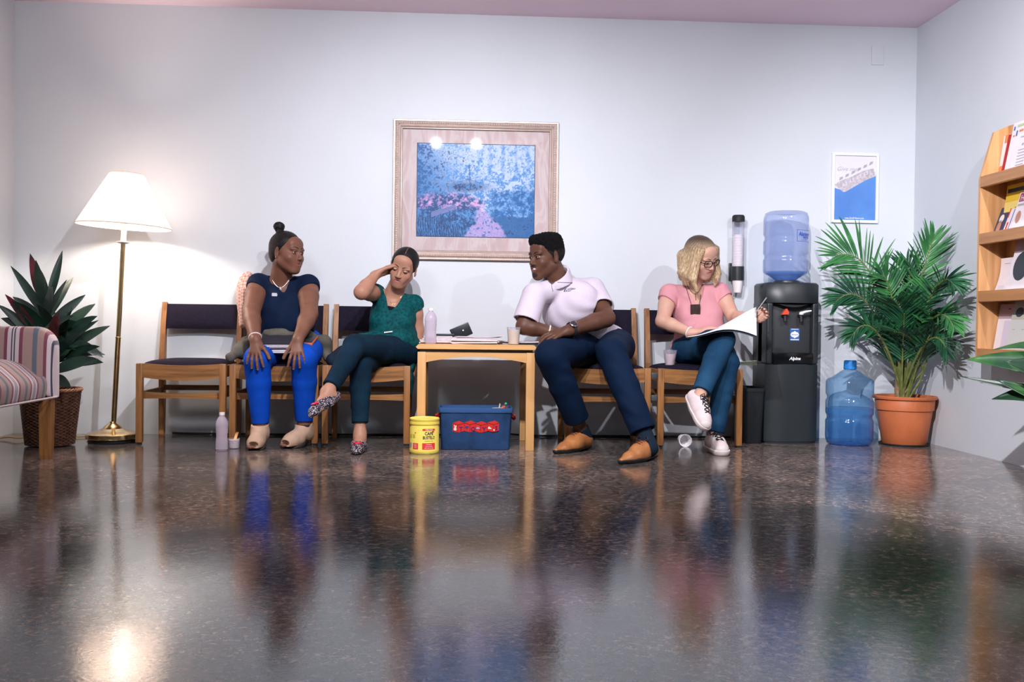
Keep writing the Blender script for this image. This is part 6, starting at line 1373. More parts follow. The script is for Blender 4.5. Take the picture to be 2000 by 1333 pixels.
# ---------------------------------------------------------------- 2: woman in teal tunic
def person_two():
    pel = pxp(765, 688, -0.28); chest = pxp(768, 618, -0.27); neck = pxp(768, 576, -0.29); shR = pxp(733, 573, -0.28); shL = pxp(809, 594, -0.26)
    elR = pxp(706, 571, -0.53); wrR = pxp(733, 538, -0.42); elL = pxp(815, 645, -0.24); wrL = pxp(807, 712, -0.28)
    t = person('person in a teal wrap tunic with legs crossed, one hand raised to her temple', pel)
    fw = nrm((-0.12, -1, 0)); H = Head(pxp(788, 523, -0.36), (-0.20, -0.93, -0.30), (0.25, -0.25, 0.93), S=0.90, jaw=0.96, lids=0.62, gaze=(0, -0.5), mouth_open=0.3)
    T, R = torso(pel, chest, neck, shR, shL, fw, 0.150, 0.112, 0.118, belly=0.01, bust=0.050, trap=0.034)
    arms = limb(shR, elR, 0.047, 0.044, 0.038)+limb(elR, wrR, 0.040, 0.037, 0.024, 0.35)+limb(shL, elL, 0.046, 0.042, 0.035)+limb(elL, wrL, 0.037, 0.034, 0.023, 0.3)
    hR, nR = hand(wrR, (0.80, 0.42, 0.38), (0.25, -0.62, -0.70), -1, 0.92, (0.10, 0.10, 0.12, 0.15), 0.06, 0.35, 0.15, (0.15, 0.15, 0.2, 0.2))
    hL, nL = hand(wrL, (0.05, -0.05, -1), (-1.0, 0.1, 0), 1, 0.90, (0.2, 0.25, 0.3, 0.3), 0.04, 0.3, 0.2)
    hpR = pel+V3(-0.070, -0.02, 0); hpL = pel+V3(0.075, -0.02, 0.0); knR = pxp(704, 712, -0.63); anR = pxp(703, 848, -0.70)
    knL = pxp(693, 676, -0.70); anL = pxp(640, 766, -0.93)
    legs = limb(hpR, knR, 0.064, 0.058, 0.044, 0.5)+limb(knR, anR, 0.042, 0.038, 0.027)+limb(hpL, knL, 0.064, 0.058, 0.044, 0.5)+limb(knL, anL, 0.042, 0.038, 0.027)
    heR = V3(anR[0], -0.665, 0.004); RR = frame((0.0, -1, 0), (0, 0, 1)); foR = foot_prims(heR, RR, anR, 0.90, toes=False)
    tdir = nrm(pxp(592, 797, -1.10)-anL); upv = nrm(V3(-0.45, -0.35, 0.75)); RL = frame(tdir, upv); oL = anL-RL@V3(0, 0.040, 0.062)
    foL = foot_prims(oL, RL, anL, 0.90, toes=False)
    head = H.prims(); body = T+neckp(neck, H, 0.048)+head+arms+legs+foR+foL+hR+hL
    sk = SKIN('warm_tan_skin', (0.41, 0.215, 0.145), (0.36, 0.175, 0.115)); lip = mat('rose_lips', (0.36, 0.12, 0.11), 0.3)
    build_body('body', t, body, H.cuts(), [(head, 0.0026), (hR, 0.0024), (hL, 0.0030), (foL+foR[:6], 0.004)], [sk, EYEW, IRIS, LASH, lip, mat('rose_nails', (0.65, 0.35, 0.35), 0.3)], H.eyes()+H.brows(3, 0.0028, raise_=0.002)+nails(nR, 5)+nails(nL, 5), marks=[(H.lips(), 4, 0.0016)])
    hk = HAIRK('black_hair_parted', (0.003, 0.003, 0.004), (0.007, 0.006, 0.007))
    cap = [H.e((0, -0.018, 0.036), (0.081, 0.098, 0.088), 0.01), H.e((0, -0.070, -0.035), (0.050, 0.045, 0.045), 0.03)]
    cuts_ = hairline_cut(H, (0.060, 0.082), (0.016, -0.010), -0.075)
    pobj(t, 'hair', Shape(cap, cuts_), 0.0032, hk)
    hs_ = Shape(cap); pp = []
    for k in range(10):
        a_ = 0.80+0.75*k/9; dv = H.R@np.array([0, math.cos(a_), math.sin(a_)]); pp.append(onto(hs_, H.p(0, -0.018, 0.036)+dv*0.16, -dv, off=-0.0006))
    mbobj(chain(pp, 0.0017, 6), 'hair_parting', mat('scalp', (0.22, 0.12, 0.09), 0.6), t)
    TEAL = mat('teal_patterned_viscose', (0.001, 0.085, 0.090), 0.75, color2=(0.001, 0.038, 0.045), nscale=70, bump=0.25, bscale=250)
    top = [p.inf(0.012) for p in T[1:]] + [Ell(pel+V3(0, 0, 0.045), (0.150, 0.125, 0.085), frame(fw, (0, 0, 1)), 0.05)]
    top += [Cap(shR, elR, 0.053, 0.052, 0.012, [(shR+nrm(elR-shR)*0.035, nrm(nrm(elR-shR)+V3(-0.4, 0, 0)))]), Cap(shL, elL, 0.053, 0.052, 0.012, [(shL+nrm(elL-shL)*0.045, nrm(nrm(elL-shL)+V3(0.5, 0, 0)))])]
    vb = ontopx(Shape(T), 762, 611)
    cut = [Cap(neck+V3(0.012, -0.050, 0.030), vb, 0.068, 0.006, 0.01), Cap(neck+V3(0, 0, 0.02), H.c, 0.056, 0.05, 0.01)]
    top += [Cap(pxp(796, 662, -0.36), pxp(803, 705, -0.32), 0.022, 0.020, 0.03), Cap(pxp(803, 705, -0.32), pxp(801, 772, -0.34), 0.020, 0.013, 0.02), Cap(pxp(705, 660, -0.36), pxp(785, 664, -0.40), 0.026, 0.030, 0.03)]
    w1 = wrinkles(pel, 0.0060, 55, (0.5, 0.1, 1)); w0 = wrinkles(chest, 0.0030, 55, (1, 0, 0.3)); tun = Shape(top, cut, disp=lambda P: w0(P)+w1(P)*np.clip((chest[2]-0.06-P[:, 2])*12, 0, 1)*np.clip((P[:, 2]-0.2)*6, 0.2, 1))
    pobj(t, 'teal_tunic', tun, 0.0048, TEAL)
    # black camisole showing in the neckline
    vc = onto(Shape(T), pxp(762, 618, -0.6), (0, 1, 0))
    cam_ = [p.inf(0.005) for p in T[1:3]+T[5:]]; pobj(t, 'black_camisole', Shape(cam_, clips=[(pxp(760, 598, -0.35), nrm(V3(0.18, 0, 1.0)))]), 0.005, mat('black_jersey', (0.004, 0.006, 0.012), 0.8))
    DEN = mat('dark_denim', (0.002, 0.012, 0.026), 0.85, color2=(0.004, 0.022, 0.042), nscale=8, bump=0.25, bscale=700)
    lg = [Ell(pel+V3(0, 0, -0.01), (0.160, 0.120, 0.085), frame(fw, (0, 0, 1)), 0.04)]
    for h_, k_, a_, lift in ((hpR, knR, anR, 0.055), (hpL, knL, anL, 0.035)):
        dn = nrm(a_-k_); cu = a_-dn*lift; lg += [p.inf(0.010) for p in limb(h_, k_, 0.076, 0.066, 0.050, 0.5)]; mid_ = k_+(a_-k_)*0.35
        lg += [Cap(k_, mid_, 0.058, 0.053, 0.012), Cap(mid_, a_, 0.053, 0.037, 0.012, [(cu, dn)])]
    w2 = wrinkles(knR, 0.0024, 75, (0.1, 0.2, 1)); pobj(t, 'jeans', Shape(lg, disp=w2), 0.005, DEN)
    for k_, a_, lift in ((knR, anR, 0.055), (knL, anL, 0.035)):
        dn = nrm(a_-k_); c0_ = a_-dn*(lift+0.004); pobj(t, 'jeans_cuff', Shape([Cap(c0_-dn*0.05, c0_+dn*0.03, 0.0445, 0.0415, 0.01, [(c0_+dn*0.002, dn), (c0_-dn*0.028, -dn)])]), 0.004, DEN)
    # pointed studded flats
    def studs():
        m = bpy.data.materials.new('studded_black'); m.use_nodes = True; nt = m.node_tree; b_ = nt.nodes['Principled BSDF']; L = nt.links.new
        tc = nt.nodes.new('ShaderNodeTexCoord'); v_ = nt.nodes.new('ShaderNodeTexVoronoi'); v_.inputs['Scale'].default_value = 165; L(tc.outputs['Object'], v_.inputs['Vector'])
        r = nt.nodes.new('ShaderNodeValToRGB'); r.color_ramp.elements[0].position = 0.30; r.color_ramp.elements[0].color = (0.70, 0.58, 0.64, 1); r.color_ramp.elements[1].position = 0.38; r.color_ramp.elements[1].color = (0.012, 0.012, 0.02, 1)
        L(v_.outputs['Distance'], r.inputs['Fac']); L(r.outputs['Color'], b_.inputs['Base Color']); b_.inputs['Roughness'].default_value = 0.35; return m
    ST_ = studs()
    for o_, R_ in ((heR, RR), (oL, RL)):
        P = lambda x, y, z: o_+R_@(np.array([x, y, z])*0.90)
        up = [Cap(P(0, 0.01, 0.030), P(0, 0.10, 0.026), 0.034, 0.037, 0.03), Cap(P(0, 0.10, 0.026), P(0, 0.205, 0.018), 0.038, 0.026, 0.03), Cap(P(0, 0.20, 0.016), P(0, 0.245, 0.010), 0.024, 0.010, 0.02)]
        Rf = R_; ct = [Ell(P(0, 0.055, 0.085), (0.040, 0.085, 0.062), R_, 0.01)]
        s = pobj(t, 'pointed_flat_shoe', Shape(up, ct, clips=[(P(0, 0, 0.000), -R_[:, 2])]), 0.0035, ST_)
        us = Shape(up); c = onto(us, P(0.0, 0.175, 0.12), -R_[:, 2]); 
        pobj(t, 'red_lips_patch', Shape([Ell(c, (0.024, 0.013, 0.006), R_, 0.01)]), 0.0022, mat('red_sequins', (0.65, 0.01, 0.03), 0.35), s)
    GOLD = mat('fine_gold', (0.75, 0.50, 0.28), 0.25, metal=1.0); fb = Shape(body); nk = []
    for k in range(13):
        a = k/12; nk.append(onto(fb, neck+V3(-0.045+0.105*a, -0.12, 0.025-0.075*math.sin(PI*a)), (0, 1, -0.05), off=0.001))
    mbobj(chain(nk, 0.0010, 6), 'necklace', GOLD, t); mbobj(MB().box(Vector(nk[5]+V3(0, -0.001, -0.014)), (0.004, 0.002, 0.026), bev=0.0005), 'pendant', GOLD, t)
    an = anR+V3(0, 0, -0.012); mbobj(chain([an+V3(0.0335*math.cos(2*PI*k/20), 0.036*math.sin(2*PI*k/20)-0.004, 0.002*math.sin(2*PI*k/20)) for k in range(20)], 0.0016, 6, True), 'anklet', GOLD, t)
    d = nrm(elL-wrL); F_ = frame(d, (1, 0, 0)); wb_ = wrL+d*0.015; mbobj(chain([wb_+(F_[:, 0]*math.cos(2*PI*k/24)+F_[:, 2]*math.sin(2*PI*k/24))*0.028 for k in range(24)], 0.0028, 6, True), 'bracelet', WHITEP, t)
    return dict(t=t, tun=tun)
P2 = person_two()
q = onto(P2['tun'], pxp(751, 651, -0.7), (0, 1, 0.0), off=0.004)
tag(MB().tube([Vector(q)+Vector((-0.022, -0.002, 0.000)), Vector(q)+Vector((0.022, -0.004, 0.006))], 0.0038, 8).build('pen', WHITEP), 'short white pen lying on the lap of the woman in teal', 'pen')
hb = thing('denim_bag', 'dark blue cloth bag tucked beside her thigh on the seat', 'bag', tuple(pxp(655, 705, -0.42)), 0)
V, F = surface(Shape([Cap(pxp(648, 703, -0.44), pxp(672, 690, -0.26), 0.030, 0.045, 0.03), Cap(pxp(650, 706, -0.45), pxp(668, 702, -0.45), 0.020, 0.022, 0.03)], disp=wrinkles((0, 0, 0), 0.003, 60, (1, 0, 1))), 0.005); smesh('bag_cloth', [(V, F, 0)], mat('dark_blue_cloth', (0.010, 0.018, 0.035), 0.8), hb)
# ---------------------------------------------------------------- 3: man in white polo
def person_three():
    pel = pxp(1176, 678, -0.31); chest = pxp(1114, 600, -0.40); neck = pxp(1090, 552, -0.42); shR = pxp(1044, 577, -0.50); shL = pxp(1157, 566, -0.32)
    elR = pxp(1024, 638, -0.56); wrR = pxp(1080, 650, -0.57); elL = pxp(1184, 622, -0.50); wrL = pxp(1108, 647, -0.67)
    t = person('person in a white polo and navy trousers, smiling and turned towards the table', pel)
    fw = nrm((-0.45, -0.9, 0)); H = Head(pxp(1067, 502, -0.46), (-0.86, -0.49, -0.10), (0.03, 0.02, 1), S=0.99, jaw=1.0, lids=0.38, smile=1.5, mouth_open=1.0, gaze=(-0.2, 0))
    T, R = torso(pel, chest, neck, shR, shL, fw, 0.150, 0.135, 0.155, belly=0.0, bust=0, trap=0.048, depth=1.1)
    arms = limb(shR, elR, 0.056, 0.052, 0.043)+limb(elR, wrR, 0.045, 0.042, 0.028, 0.3)+limb(shL, elL, 0.058, 0.056, 0.046)+limb(elL, wrL, 0.049, 0.046, 0.030, 0.3)
    hR, nR = hand(wrR, (0.9, -0.30, 0.10), (0, -0.3, -1), 1, 1.0, (0.7, 0.75, 0.8, 0.85), 0.03, 0.3, 0.4, (1.1, 1.1, 1.1, 1.1))
    hL, nL = hand(wrL, (-0.85, -0.30, -0.25), (-0.1, 0.45, -0.9), -1, 1.05, (0.22, 0.25, 0.28, 0.3), 0.08, 0.5, 0.2, (0.4, 0.4, 0.4, 0.4))
    hpR = pel+V3(-0.080, -0.03, 0); hpL = pel+V3(0.075, -0.03, 0); knR = pxp(1075, 694, -0.77); anR = pxp(1136, 842, -0.63); knL = pxp(1194, 690, -0.76); anL = pxp(1264, 862, -1.00)
    legs = limb(hpR, knR, 0.070, 0.062, 0.048, 0.5)+limb(knR, anR, 0.048, 0.044, 0.034)+limb(hpL, knL, 0.070, 0.062, 0.048, 0.5)+limb(knL, anL, 0.048, 0.044, 0.034)
    dR = nrm(V3(pxp(1088, 880, -0.80)[0]-pxp(1152, 860, -0.59)[0], -0.22, 0)); dL = nrm(V3(pxp(1210, 905, -1.2)[0]-pxp(1280, 880, -0.97)[0], -0.235, 0))
    heR = V3(anR[0], anR[1], 0)-dR*0.045; heR[2] = 0.0; heL = V3(anL[0], anL[1], 0)-dL*0.045; RR = frame(dR, (0, 0, 1)); RL = frame(dL, (0, 0, 1))
    foR = foot_prims(heR, RR, anR, 1.0, toes=False); foL = foot_prims(heL, RL, anL, 1.0, toes=False)
    head = H.prims()+[H.e((0, 0.066, -0.100), (0.022, 0.020, 0.018), 0.02)]; body = T+neckp(neck, H, 0.060)+head+arms+legs+foR+foL+hR+hL
    sk = SKIN('dark_brown_skin', (0.115, 0.050, 0.030), (0.085, 0.036, 0.022)); lip = mat('dark_rose_lips', (0.20, 0.065, 0.055), 0.35)
    teeth = MB(); teeth.grid(lambda u, v: Vector(H.p((u-0.5)*0.052, 0.0885-0.020*(2*u-1)**2, -0.0565-0.0080*v+0.005*(2*u-1)**2)), 16, 3); TV = mbmesh(teeth)
    beard = [H.e((0, 0.078, -0.094), (0.024, 0.016, 0.014), 0.01), H.e((0, 0.094, -0.0475), (0.026, 0.008, 0.0038), 0.01)]
    build_body('body', t, body, H.cuts(), [(head, 0.0028), (hR, 0.0028), (hL, 0.0026)], [sk, EYEW, IRIS, LASH, lip, mat('brown_nails', (0.33, 0.19, 0.15), 0.3), mat('teeth', (0.80, 0.76, 0.72), 0.25), mat('beard_shadow', (0.020, 0.012, 0.010), 0.7)],
               H.eyes()+H.brows(3, 0.0036)+nails(nL, 5)+[(TV[0], TV[1], 6)], marks=[(beard, 7, 0.003), (H.lips(), 4, 0.0016)])
    hk = mat('short_black_curls', (0.004, 0.004, 0.005), 0.9, bump=0.8, bscale=220)
    cap = [H.e((0, -0.016, 0.046), (0.078, 0.094, 0.086), 0.01), Bx(H.p(0, 0.000, 0.090), np.array([0.060, 0.082, 0.034])*H.S, H.R, 0.030, 0.02)]
    hc = H.c; curl = lambda P: 0.0035*np.sin((P-hc)[:, 0]*190)*np.sin((P-hc)[:, 1]*190+1)*np.sin((P-hc)[:, 2]*190+2)
    pobj(t, 'hair', Shape(cap, hairline_cut(H, (0.086, 0.070), (0.008, 0.020), 0.010), disp=curl), 0.003, hk)
    fade = [H.e((0, -0.019, 0.030), (0.0765, 0.0945, 0.086), 0.01)]; pobj(t, 'hair_fade', Shape(fade, hairline_cut(H, (0.072, 0.070), (0.006, -0.006), -0.052)), 0.003, mat('cropped_hair', (0.016, 0.012, 0.011), 0.8, bump=0.3, bscale=400))
    WH = mat('white_polo_cotton', (0.60, 0.54, 0.63), 0.85, noise=0.04, nscale=30, bump=0.12, bscale=700, sheen=0.0)
    top = [p.inf(0.014) for p in T]
    dRr = nrm(elR-shR); dLl = nrm(elL-shL); cR = shR+dRr*0.155; cL = shL+dLl*0.165
    top += [Cap(shR, elR, 0.066, 0.071, 0.015, [(cR, dRr)]), Cap(shL, elL, 0.068, 0.074, 0.015, [(cL, dLl)])]
    top += [Cap(pel+V3(-0.02, 0.01, 0.06), pel+V3(0.06, 0.04, 0.05), 0.09, 0.07, 0.05)]
    cut = [Cap(neck-(H.c-neck)*0.1, H.c, 0.062, 0.062, 0.01), Cap(neck+V3(-0.035, -0.060, 0.00), neck+V3(-0.020, -0.045, 0.06), 0.022, 0.05, 0.01)]
    for s_, e_, c_, d_ in ((shR, elR, cR, dRr), (shL, elL, cL, dLl)): cut.append(Cap(s_+d_*0.12, e_, 0.062, 0.062, 0.01, [(s_+d_*0.135, -d_)]))
    w1 = wrinkles(chest, 0.0068, 40, (0.70, -0.2, 0.85)); polo = Shape(top, cut, disp=lambda P: w1(P)*np.clip((neck[2]-0.06-P[:, 2])*10, 0.15, 1))
    pobj(t, 'white_polo', polo, 0.005, WH)
    # collar
    cn_ = [p for p in (Cap(neck+V3(0.0, 0.0, -0.020), neck+V3(-0.004, 0.004, 0.040), 0.088, 0.074, 0.01),)]
    up_ = nrm(H.c-neck+V3(0.02, 0, 0)); inner = [Cap(neck-up_*0.08, neck+up_*0.12, 0.066, 0.066, 0.01), Cap(neck+V3(-0.055, -0.085, 0.06), neck+V3(-0.035, -0.055, -0.03), 0.038, 0.006, 0.01)]
    col = pobj(t, 'collar', Shape(cn_, inner, clips=[(neck+up_*0.046, nrm(up_+V3(-0.25, -0.3, 0))), (neck-up_*0.012, -up_)]), 0.0032, WH)
    LINEM = mat('navy_piping', (0.01, 0.02, 0.06), 0.6); cs = Shape(cn_+top)
    pts = []
    for k in range(16):
        a = -0.55*PI+k/15*PI*1.15; dd = V3(math.cos(a), math.sin(a), 0); pts.append(onto(Shape(cn_), neck-up_*0.004+dd*0.16, -dd, off=0.0005))
    mbobj(chain(pts, 0.0016, 6), 'collar_piping', LINEM, col if False else t)
    pl = [ontopx(polo, x, y, off=0.0005) for x, y in ((1077, 550), (1077.5, 556), (1078, 563), (1080, 570))]; mbobj(chain(pl, 0.0013, 6), 'placket_piping', LINEM, t)
    # embroidered logo on the chest
    lg_ = MB(); q0 = pxp(1101, 566, -1.0); qd = pxp(1101, 566, -0.5)-q0
    def LT_(u, v, w):
        p = onto(polo, q0+V3(u, 0, v+0.12*u), qd, off=0.0008+w); return Vector(p-npv(t.location))
    lg_.prism([(0.000, -0.012), (0.006, -0.012), (0.009, -0.002), (0.016, 0.004), (0.012, 0.004), (0.004, 0.0)], LT_, 0.0006, 0); lg_.prism([(0.010, -0.012), (0.015, -0.012), (0.017, -0.006), (0.014, -0.004)], LT_, 0.0006, 0)
    lg_.prism([(0.016, 0.001), (0.040, 0.003), (0.068, -0.002), (0.040, 0.005)], LT_, 0.0006, 0)
    lg_.text('THE COMMUNITY', 0.008, lambda u, v, w: LT_(0.042+u, -0.005+v, w), 0, 0.0006, bold=0.0002, width=0.044); lg_.text('TRUST', 0.007, lambda u, v, w: LT_(0.028+u, -0.013+v, w), 0, 0.0006, bold=0.0002)
    lg_.build('logo', LINEM, t, smooth=False, fix=False)
    NT = mat('navy_chinos', (0.0015, 0.011, 0.036), 0.8, noise=0.25, nscale=9, bump=0.15, bscale=600)
    lg = [Ell(pel+V3(0, 0, -0.005), (0.150, 0.125, 0.090), frame((-0.1, -1, 0), (0, 0, 1)), 0.04)]
    for h_, k_, a_, lift in ((hpR, knR, anR, 0.075), (hpL, knL, anL, 0.055)):
        dn = nrm(a_-k_); cu = a_-dn*lift; lg += [p.inf(0.018) for p in limb(h_, k_, 0.086, 0.074, 0.058, 0.5)]; mid_ = k_+(a_-k_)*0.4
        lg += [Cap(k_, mid_, 0.077, 0.071, 0.015), Cap(mid_, a_, 0.071, 0.063, 0.012, [(cu, nrm(dn*1.0+V3(0, 0.12, 0)))])]
    w2 = wrinkles(knR, 0.0035, 50, (0.3, 0.3, 1)); pobj(t, 'trousers', Shape(lg, [Cap(a_-nrm(a_-k_)*(l_+0.03), a_, 0.050, 0.056, 0.01) for k_, a_, l_ in ((knR, anR, 0.075), (knL, anL, 0.055))], disp=w2), 0.0052, NT)
    for a_, k_, hh in ((anR, knR, 0.02), (anL, knL, 0.11)):
        dn = nrm(k_-a_); pobj(t, 'sock', Shape([Cap(a_-dn*0.04, a_+dn*hh, 0.041, 0.042, 0.01, [(a_+dn*hh, dn)])]), 0.004, mat('navy_sock', (0.008, 0.018, 0.032), 0.85, bump=0.2, bscale=500))
    TAN = mat('tan_leather', (0.46, 0.190, 0.060), 0.32, color2=(0.32, 0.115, 0.035), nscale=14, coat=0.2); SOLE = mat('black_rubber_sole', (0.01, 0.009, 0.008), 0.5); LACE = mat('brown_lace', (0.07, 0.02, 0.015), 0.7)
    for o_, R_, an in ((heR, RR, anR), (heL, RL, anL)):
        P = lambda x, y, z: o_+R_@np.array([x, y, z])
        up = [Cap(P(0, 0.005, 0.045), P(0, 0.03, 0.052), 0.036, 0.038, 0.03), Cap(P(0, 0.03, 0.050), P(0, 0.12, 0.044), 0.042, 0.041, 0.03), Cap(P(0, 0.11, 0.034), P(0.0, 0.205, 0.021), 0.041, 0.033, 0.03), Cap(P(0, 0.20, 0.020), P(0.002, 0.268, 0.016), 0.030, 0.014, 0.02), Cap(P(0, 0.060, 0.070), P(0, 0.15, 0.042), 0.033, 0.028, 0.02)]
        ct = [Cap(an+V3(0, 0, 0.02), P(0, 0.040, 0.090), 0.039, 0.034, 0.01), Ell(P(0, 0.030, 0.112), (0.034, 0.046, 0.034), R_, 0.01)]
        s = pobj(t, 'derby_shoe', Shape(up, ct, clips=[(P(0, 0, 0.018), V3(0, 0, -1))]), 0.0035, TAN)
        sl = [p.inf(0.005) for p in up[:4]]; pobj(t, 'sole', Shape(sl, clips=[(P(0, 0, 0.020), V3(0, 0, 1)), (P(0, 0, 0.0), V3(0, 0, -1))], cut=[Bx(P(0, 0.088, 0.0), (0.06, 0.022, 0.007), R_, 0.002)]), 0.0035, SOLE, s)
        us = Shape(up); lc = MB()
        for k in range(4):
            y = 0.075+0.019*k; pts = [onto(us, P(x, y+abs(x)*0.2, 0.16), (0, 0, -1), off=0.0015) for x in np.linspace(-0.017, 0.017, 6)]; lc.tube([Vector(p_)-Vector(t.location) for p_ in pts], 0.0021, 6)
        for q_ in (-1, 1): lc.tube([Vector(p_)-Vector(t.location) for p_ in [P(q_*0.004, 0.078, 0.105), P(q_*0.022, 0.085, 0.118), P(q_*0.034, 0.092, 0.104), P(q_*0.022, 0.088, 0.098), P(q_*0.004, 0.080, 0.103)]], 0.0018, 6)
        lc.build('laces', LACE, s)
    # watch and wristband
    d = nrm(elL-wrL); F_ = frame(d, (0, -0.6, 0.8)); wb_ = wrL+d*0.030; wt = mbobj(chain([wb_+(F_[:, 0]*math.cos(2*PI*k/28)+F_[:, 2]*math.sin(2*PI*k/28))*0.0345 for k in range(28)], 0.0075, 8, True), 'watch_strap', BLACKM, t)
    u_ = nrm(V3(0.1, -0.72, 0.70)); u_ = nrm(u_-d*(u_@d)); wc_ = wb_+u_*0.038-npv(t.location); Fw = Matrix([list(r) for r in frame(u_, d)]); Rw = Fw @ rotx(-PI/2) if False else Matrix([list(r) for r in np.stack([np.cross(d, u_), d, u_], 1)])
    MB().lathe([(0, -0.002), (0.021, -0.002), (0.022, 0.004), (0.019, 0.007), (0.0175, 0.005), (0, 0.005)], Vector(wc_), 28, R=Rw).build('watch_case', mat('steel', (0.55, 0.53, 0.55), 0.25, metal=1.0), wt)
    MB().lathe([(0, 0.0052), (0.0172, 0.0052), (0.017, 0.006), (0, 0.006)], Vector(wc_), 28, R=Rw).build('watch_face', mat('dark_dial', (0.04, 0.03, 0.04), 0.2), wt)
    d = nrm(elR-wrR); F_ = frame(d, (0, 0, 1)); wb_ = wrR+d*0.02; mbobj(chain([wb_+(F_[:, 0]*math.cos(2*PI*k/24)+F_[:, 2]*math.sin(2*PI*k/24))*0.0315 for k in range(24)], 0.0045, 6, True), 'cream_wristband', mat('cream_band', (0.72, 0.62, 0.52), 0.6), t)
    return dict(t=t)
P3 = person_three()
# ---------------------------------------------------------------- 4: woman in pink
def person_four():
    pel = pxp(1368, 684, -0.28); chest = pxp(1362, 605, -0.27); neck = pxp(1352, 562, -0.28); shR = pxp(1307, 574, -0.27); shL = pxp(1406, 571, -0.27)
    elR = pxp(1294, 628, -0.36); wrR = pxp(1350, 651, -0.50); elL = pxp(1433, 621, -0.38); wrL = pxp(1466, 622, -0.56)
    t = person('person in a pink tee and jeans with blonde hair and glasses, reading a booklet', pel)
    fw = nrm((0.02, -1, 0)); H = Head(pxp(1370, 503, -0.35), (0.50, -0.74, -0.42), (0.02, -0.36, 0.93), S=0.93, jaw=1.0, lids=0.62, gaze=(0.1, -0.5))
    T, R = torso(pel, chest, neck, shR, shL, fw, 0.165, 0.130, 0.130, belly=0.018, bust=0.052, trap=0.038)
    arms = limb(shR, elR, 0.049, 0.045, 0.037)+limb(elR, wrR, 0.039, 0.037, 0.024, 0.3)+limb(shL, elL, 0.049, 0.045, 0.036)+limb(elL, wrL, 0.038, 0.036, 0.024, 0.3)
    hR, nR = hand(wrR, (0.82, -0.30, 0.20), (0.1, 0.30, -0.95), 1, 0.93, (0.12, 0.14, 0.16, 0.2), 0.10, 0.45, 0.15, (0.2, 0.2, 0.2, 0.2))
    hL, nL = hand(wrL, (0.72, -0.45, 0.30), (-0.55, -0.80, 0.1), 1, 0.93, (0.75, 0.85, 0.9, 0.95), 0.03, 0.35, 0.6, (1.2, 1.2, 1.2, 1.2))
    hpR = pel+V3(-0.080, -0.02, 0); hpL = pel+V3(0.080, -0.02, 0); knR = pxp(1412, 664, -0.68); anR = pxp(1366, 775, -0.83); knL = pxp(1420, 708, -0.64); anL = pxp(1396, 852, -0.67)
    legs = limb(hpR, knR, 0.066, 0.058, 0.044, 0.5)+limb(knR, anR, 0.043, 0.040, 0.029)+limb(hpL, knL, 0.066, 0.058, 0.044, 0.5)+limb(knL, anL, 0.043, 0.040, 0.029)
    RL = frame((-0.03, -1, 0), (0, 0, 1)); heL = V3(anL[0]+0.002, -0.615, 0.0); foL = foot_prims(heL, RL, anL, 0.92, toes=False)
    tdir = nrm(V3(0.16, -0.74, -0.62)); RR = frame(tdir, nrm(V3(0.42, -0.55, 0.70))); heR = anR-RR@V3(0, 0.030, 0.068); foR = foot_prims(heR, RR, anR, 0.78, toes=False)
    head = H.prims(); body = T+neckp(neck, H, 0.048)+head+arms+legs+foR+foL+hR+hL
    sk = SKIN('fair_skin', (0.55, 0.325, 0.245), (0.50, 0.280, 0.205)); lip = mat('pink_lips', (0.45, 0.17, 0.15), 0.35)
    build_body('body', t, body, H.cuts(), [(head, 0.0026), (hR, 0.0024), (hL, 0.0024)], [sk, EYEW, IRIS, LASH, lip, mat('pale_nails', (0.66, 0.42, 0.36), 0.3)], H.eyes()+H.brows(3, 0.0022)+nails(nR, 5)+nails(nL, 5), marks=[(H.lips(), 4, 0.0016)])
    # hair: shoulder-length, parted, dark roots
    def bl():
        m = bpy.data.materials.new('blonde_hair'); m.use_nodes = True; nt = m.node_tree; b_ = nt.nodes['Principled BSDF']; L = nt.links.new
        tc = nt.nodes.new('ShaderNodeTexCoord'); sp = nt.nodes.new('ShaderNodeSeparateXYZ'); L(tc.outputs['Object'], sp.inputs[0])
        mr = nt.nodes.new('ShaderNodeMapRange'); L(sp.outputs['Z'], mr.inputs['Value']); mr.inputs['From Min'].default_value = float(H.c[2])+0.020; mr.inputs['From Max'].default_value = float(H.c[2])+0.095
        n = nt.nodes.new('ShaderNodeTexNoise'); mp = nt.nodes.new('ShaderNodeMapping'); mp.inputs['Scale'].default_value = (90, 90, 9); L(tc.outputs['Object'], mp.inputs['Vector']); L(mp.outputs[0], n.inputs['Vector']); n.inputs['Detail'].default_value = 4
        r = nt.nodes.new('ShaderNodeValToRGB'); e = r.color_ramp.elements; e[0].position = 0.36; e[0].color = (0.20, 0.125, 0.065, 1); e[1].position = 0.62; e[1].color = (0.62, 0.45, 0.26, 1); L(n.outputs['Fac'], r.inputs['Fac'])
        mx = nt.nodes.new('ShaderNodeMix'); mx.data_type = 'RGBA'; mx.inputs[7].default_value = (0.055, 0.035, 0.025, 1); L(mr.outputs[0], mx.inputs['Factor']); L(r.outputs['Color'], mx.inputs[6]); L(mx.outputs[2], b_.inputs['Base Color'])
        bp = nt.nodes.new('ShaderNodeBump'); bp.inputs['Strength'].default_value = 0.45; bp.inputs['Distance'].default_value = 0.003; L(n.outputs['Fac'], bp.inputs['Height']); L(bp.outputs[0], b_.inputs['Normal']); b_.inputs['Roughness'].default_value = 0.42
        return m
    cap = [H.e((0, -0.022, 0.036), (0.086, 0.102, 0.088), 0.01), H.e((0, -0.050, -0.030), (0.074, 0.068, 0.078), 0.03)]; rr_ = random.Random(3); dn = V3(0, 0, -1)
    locks = []
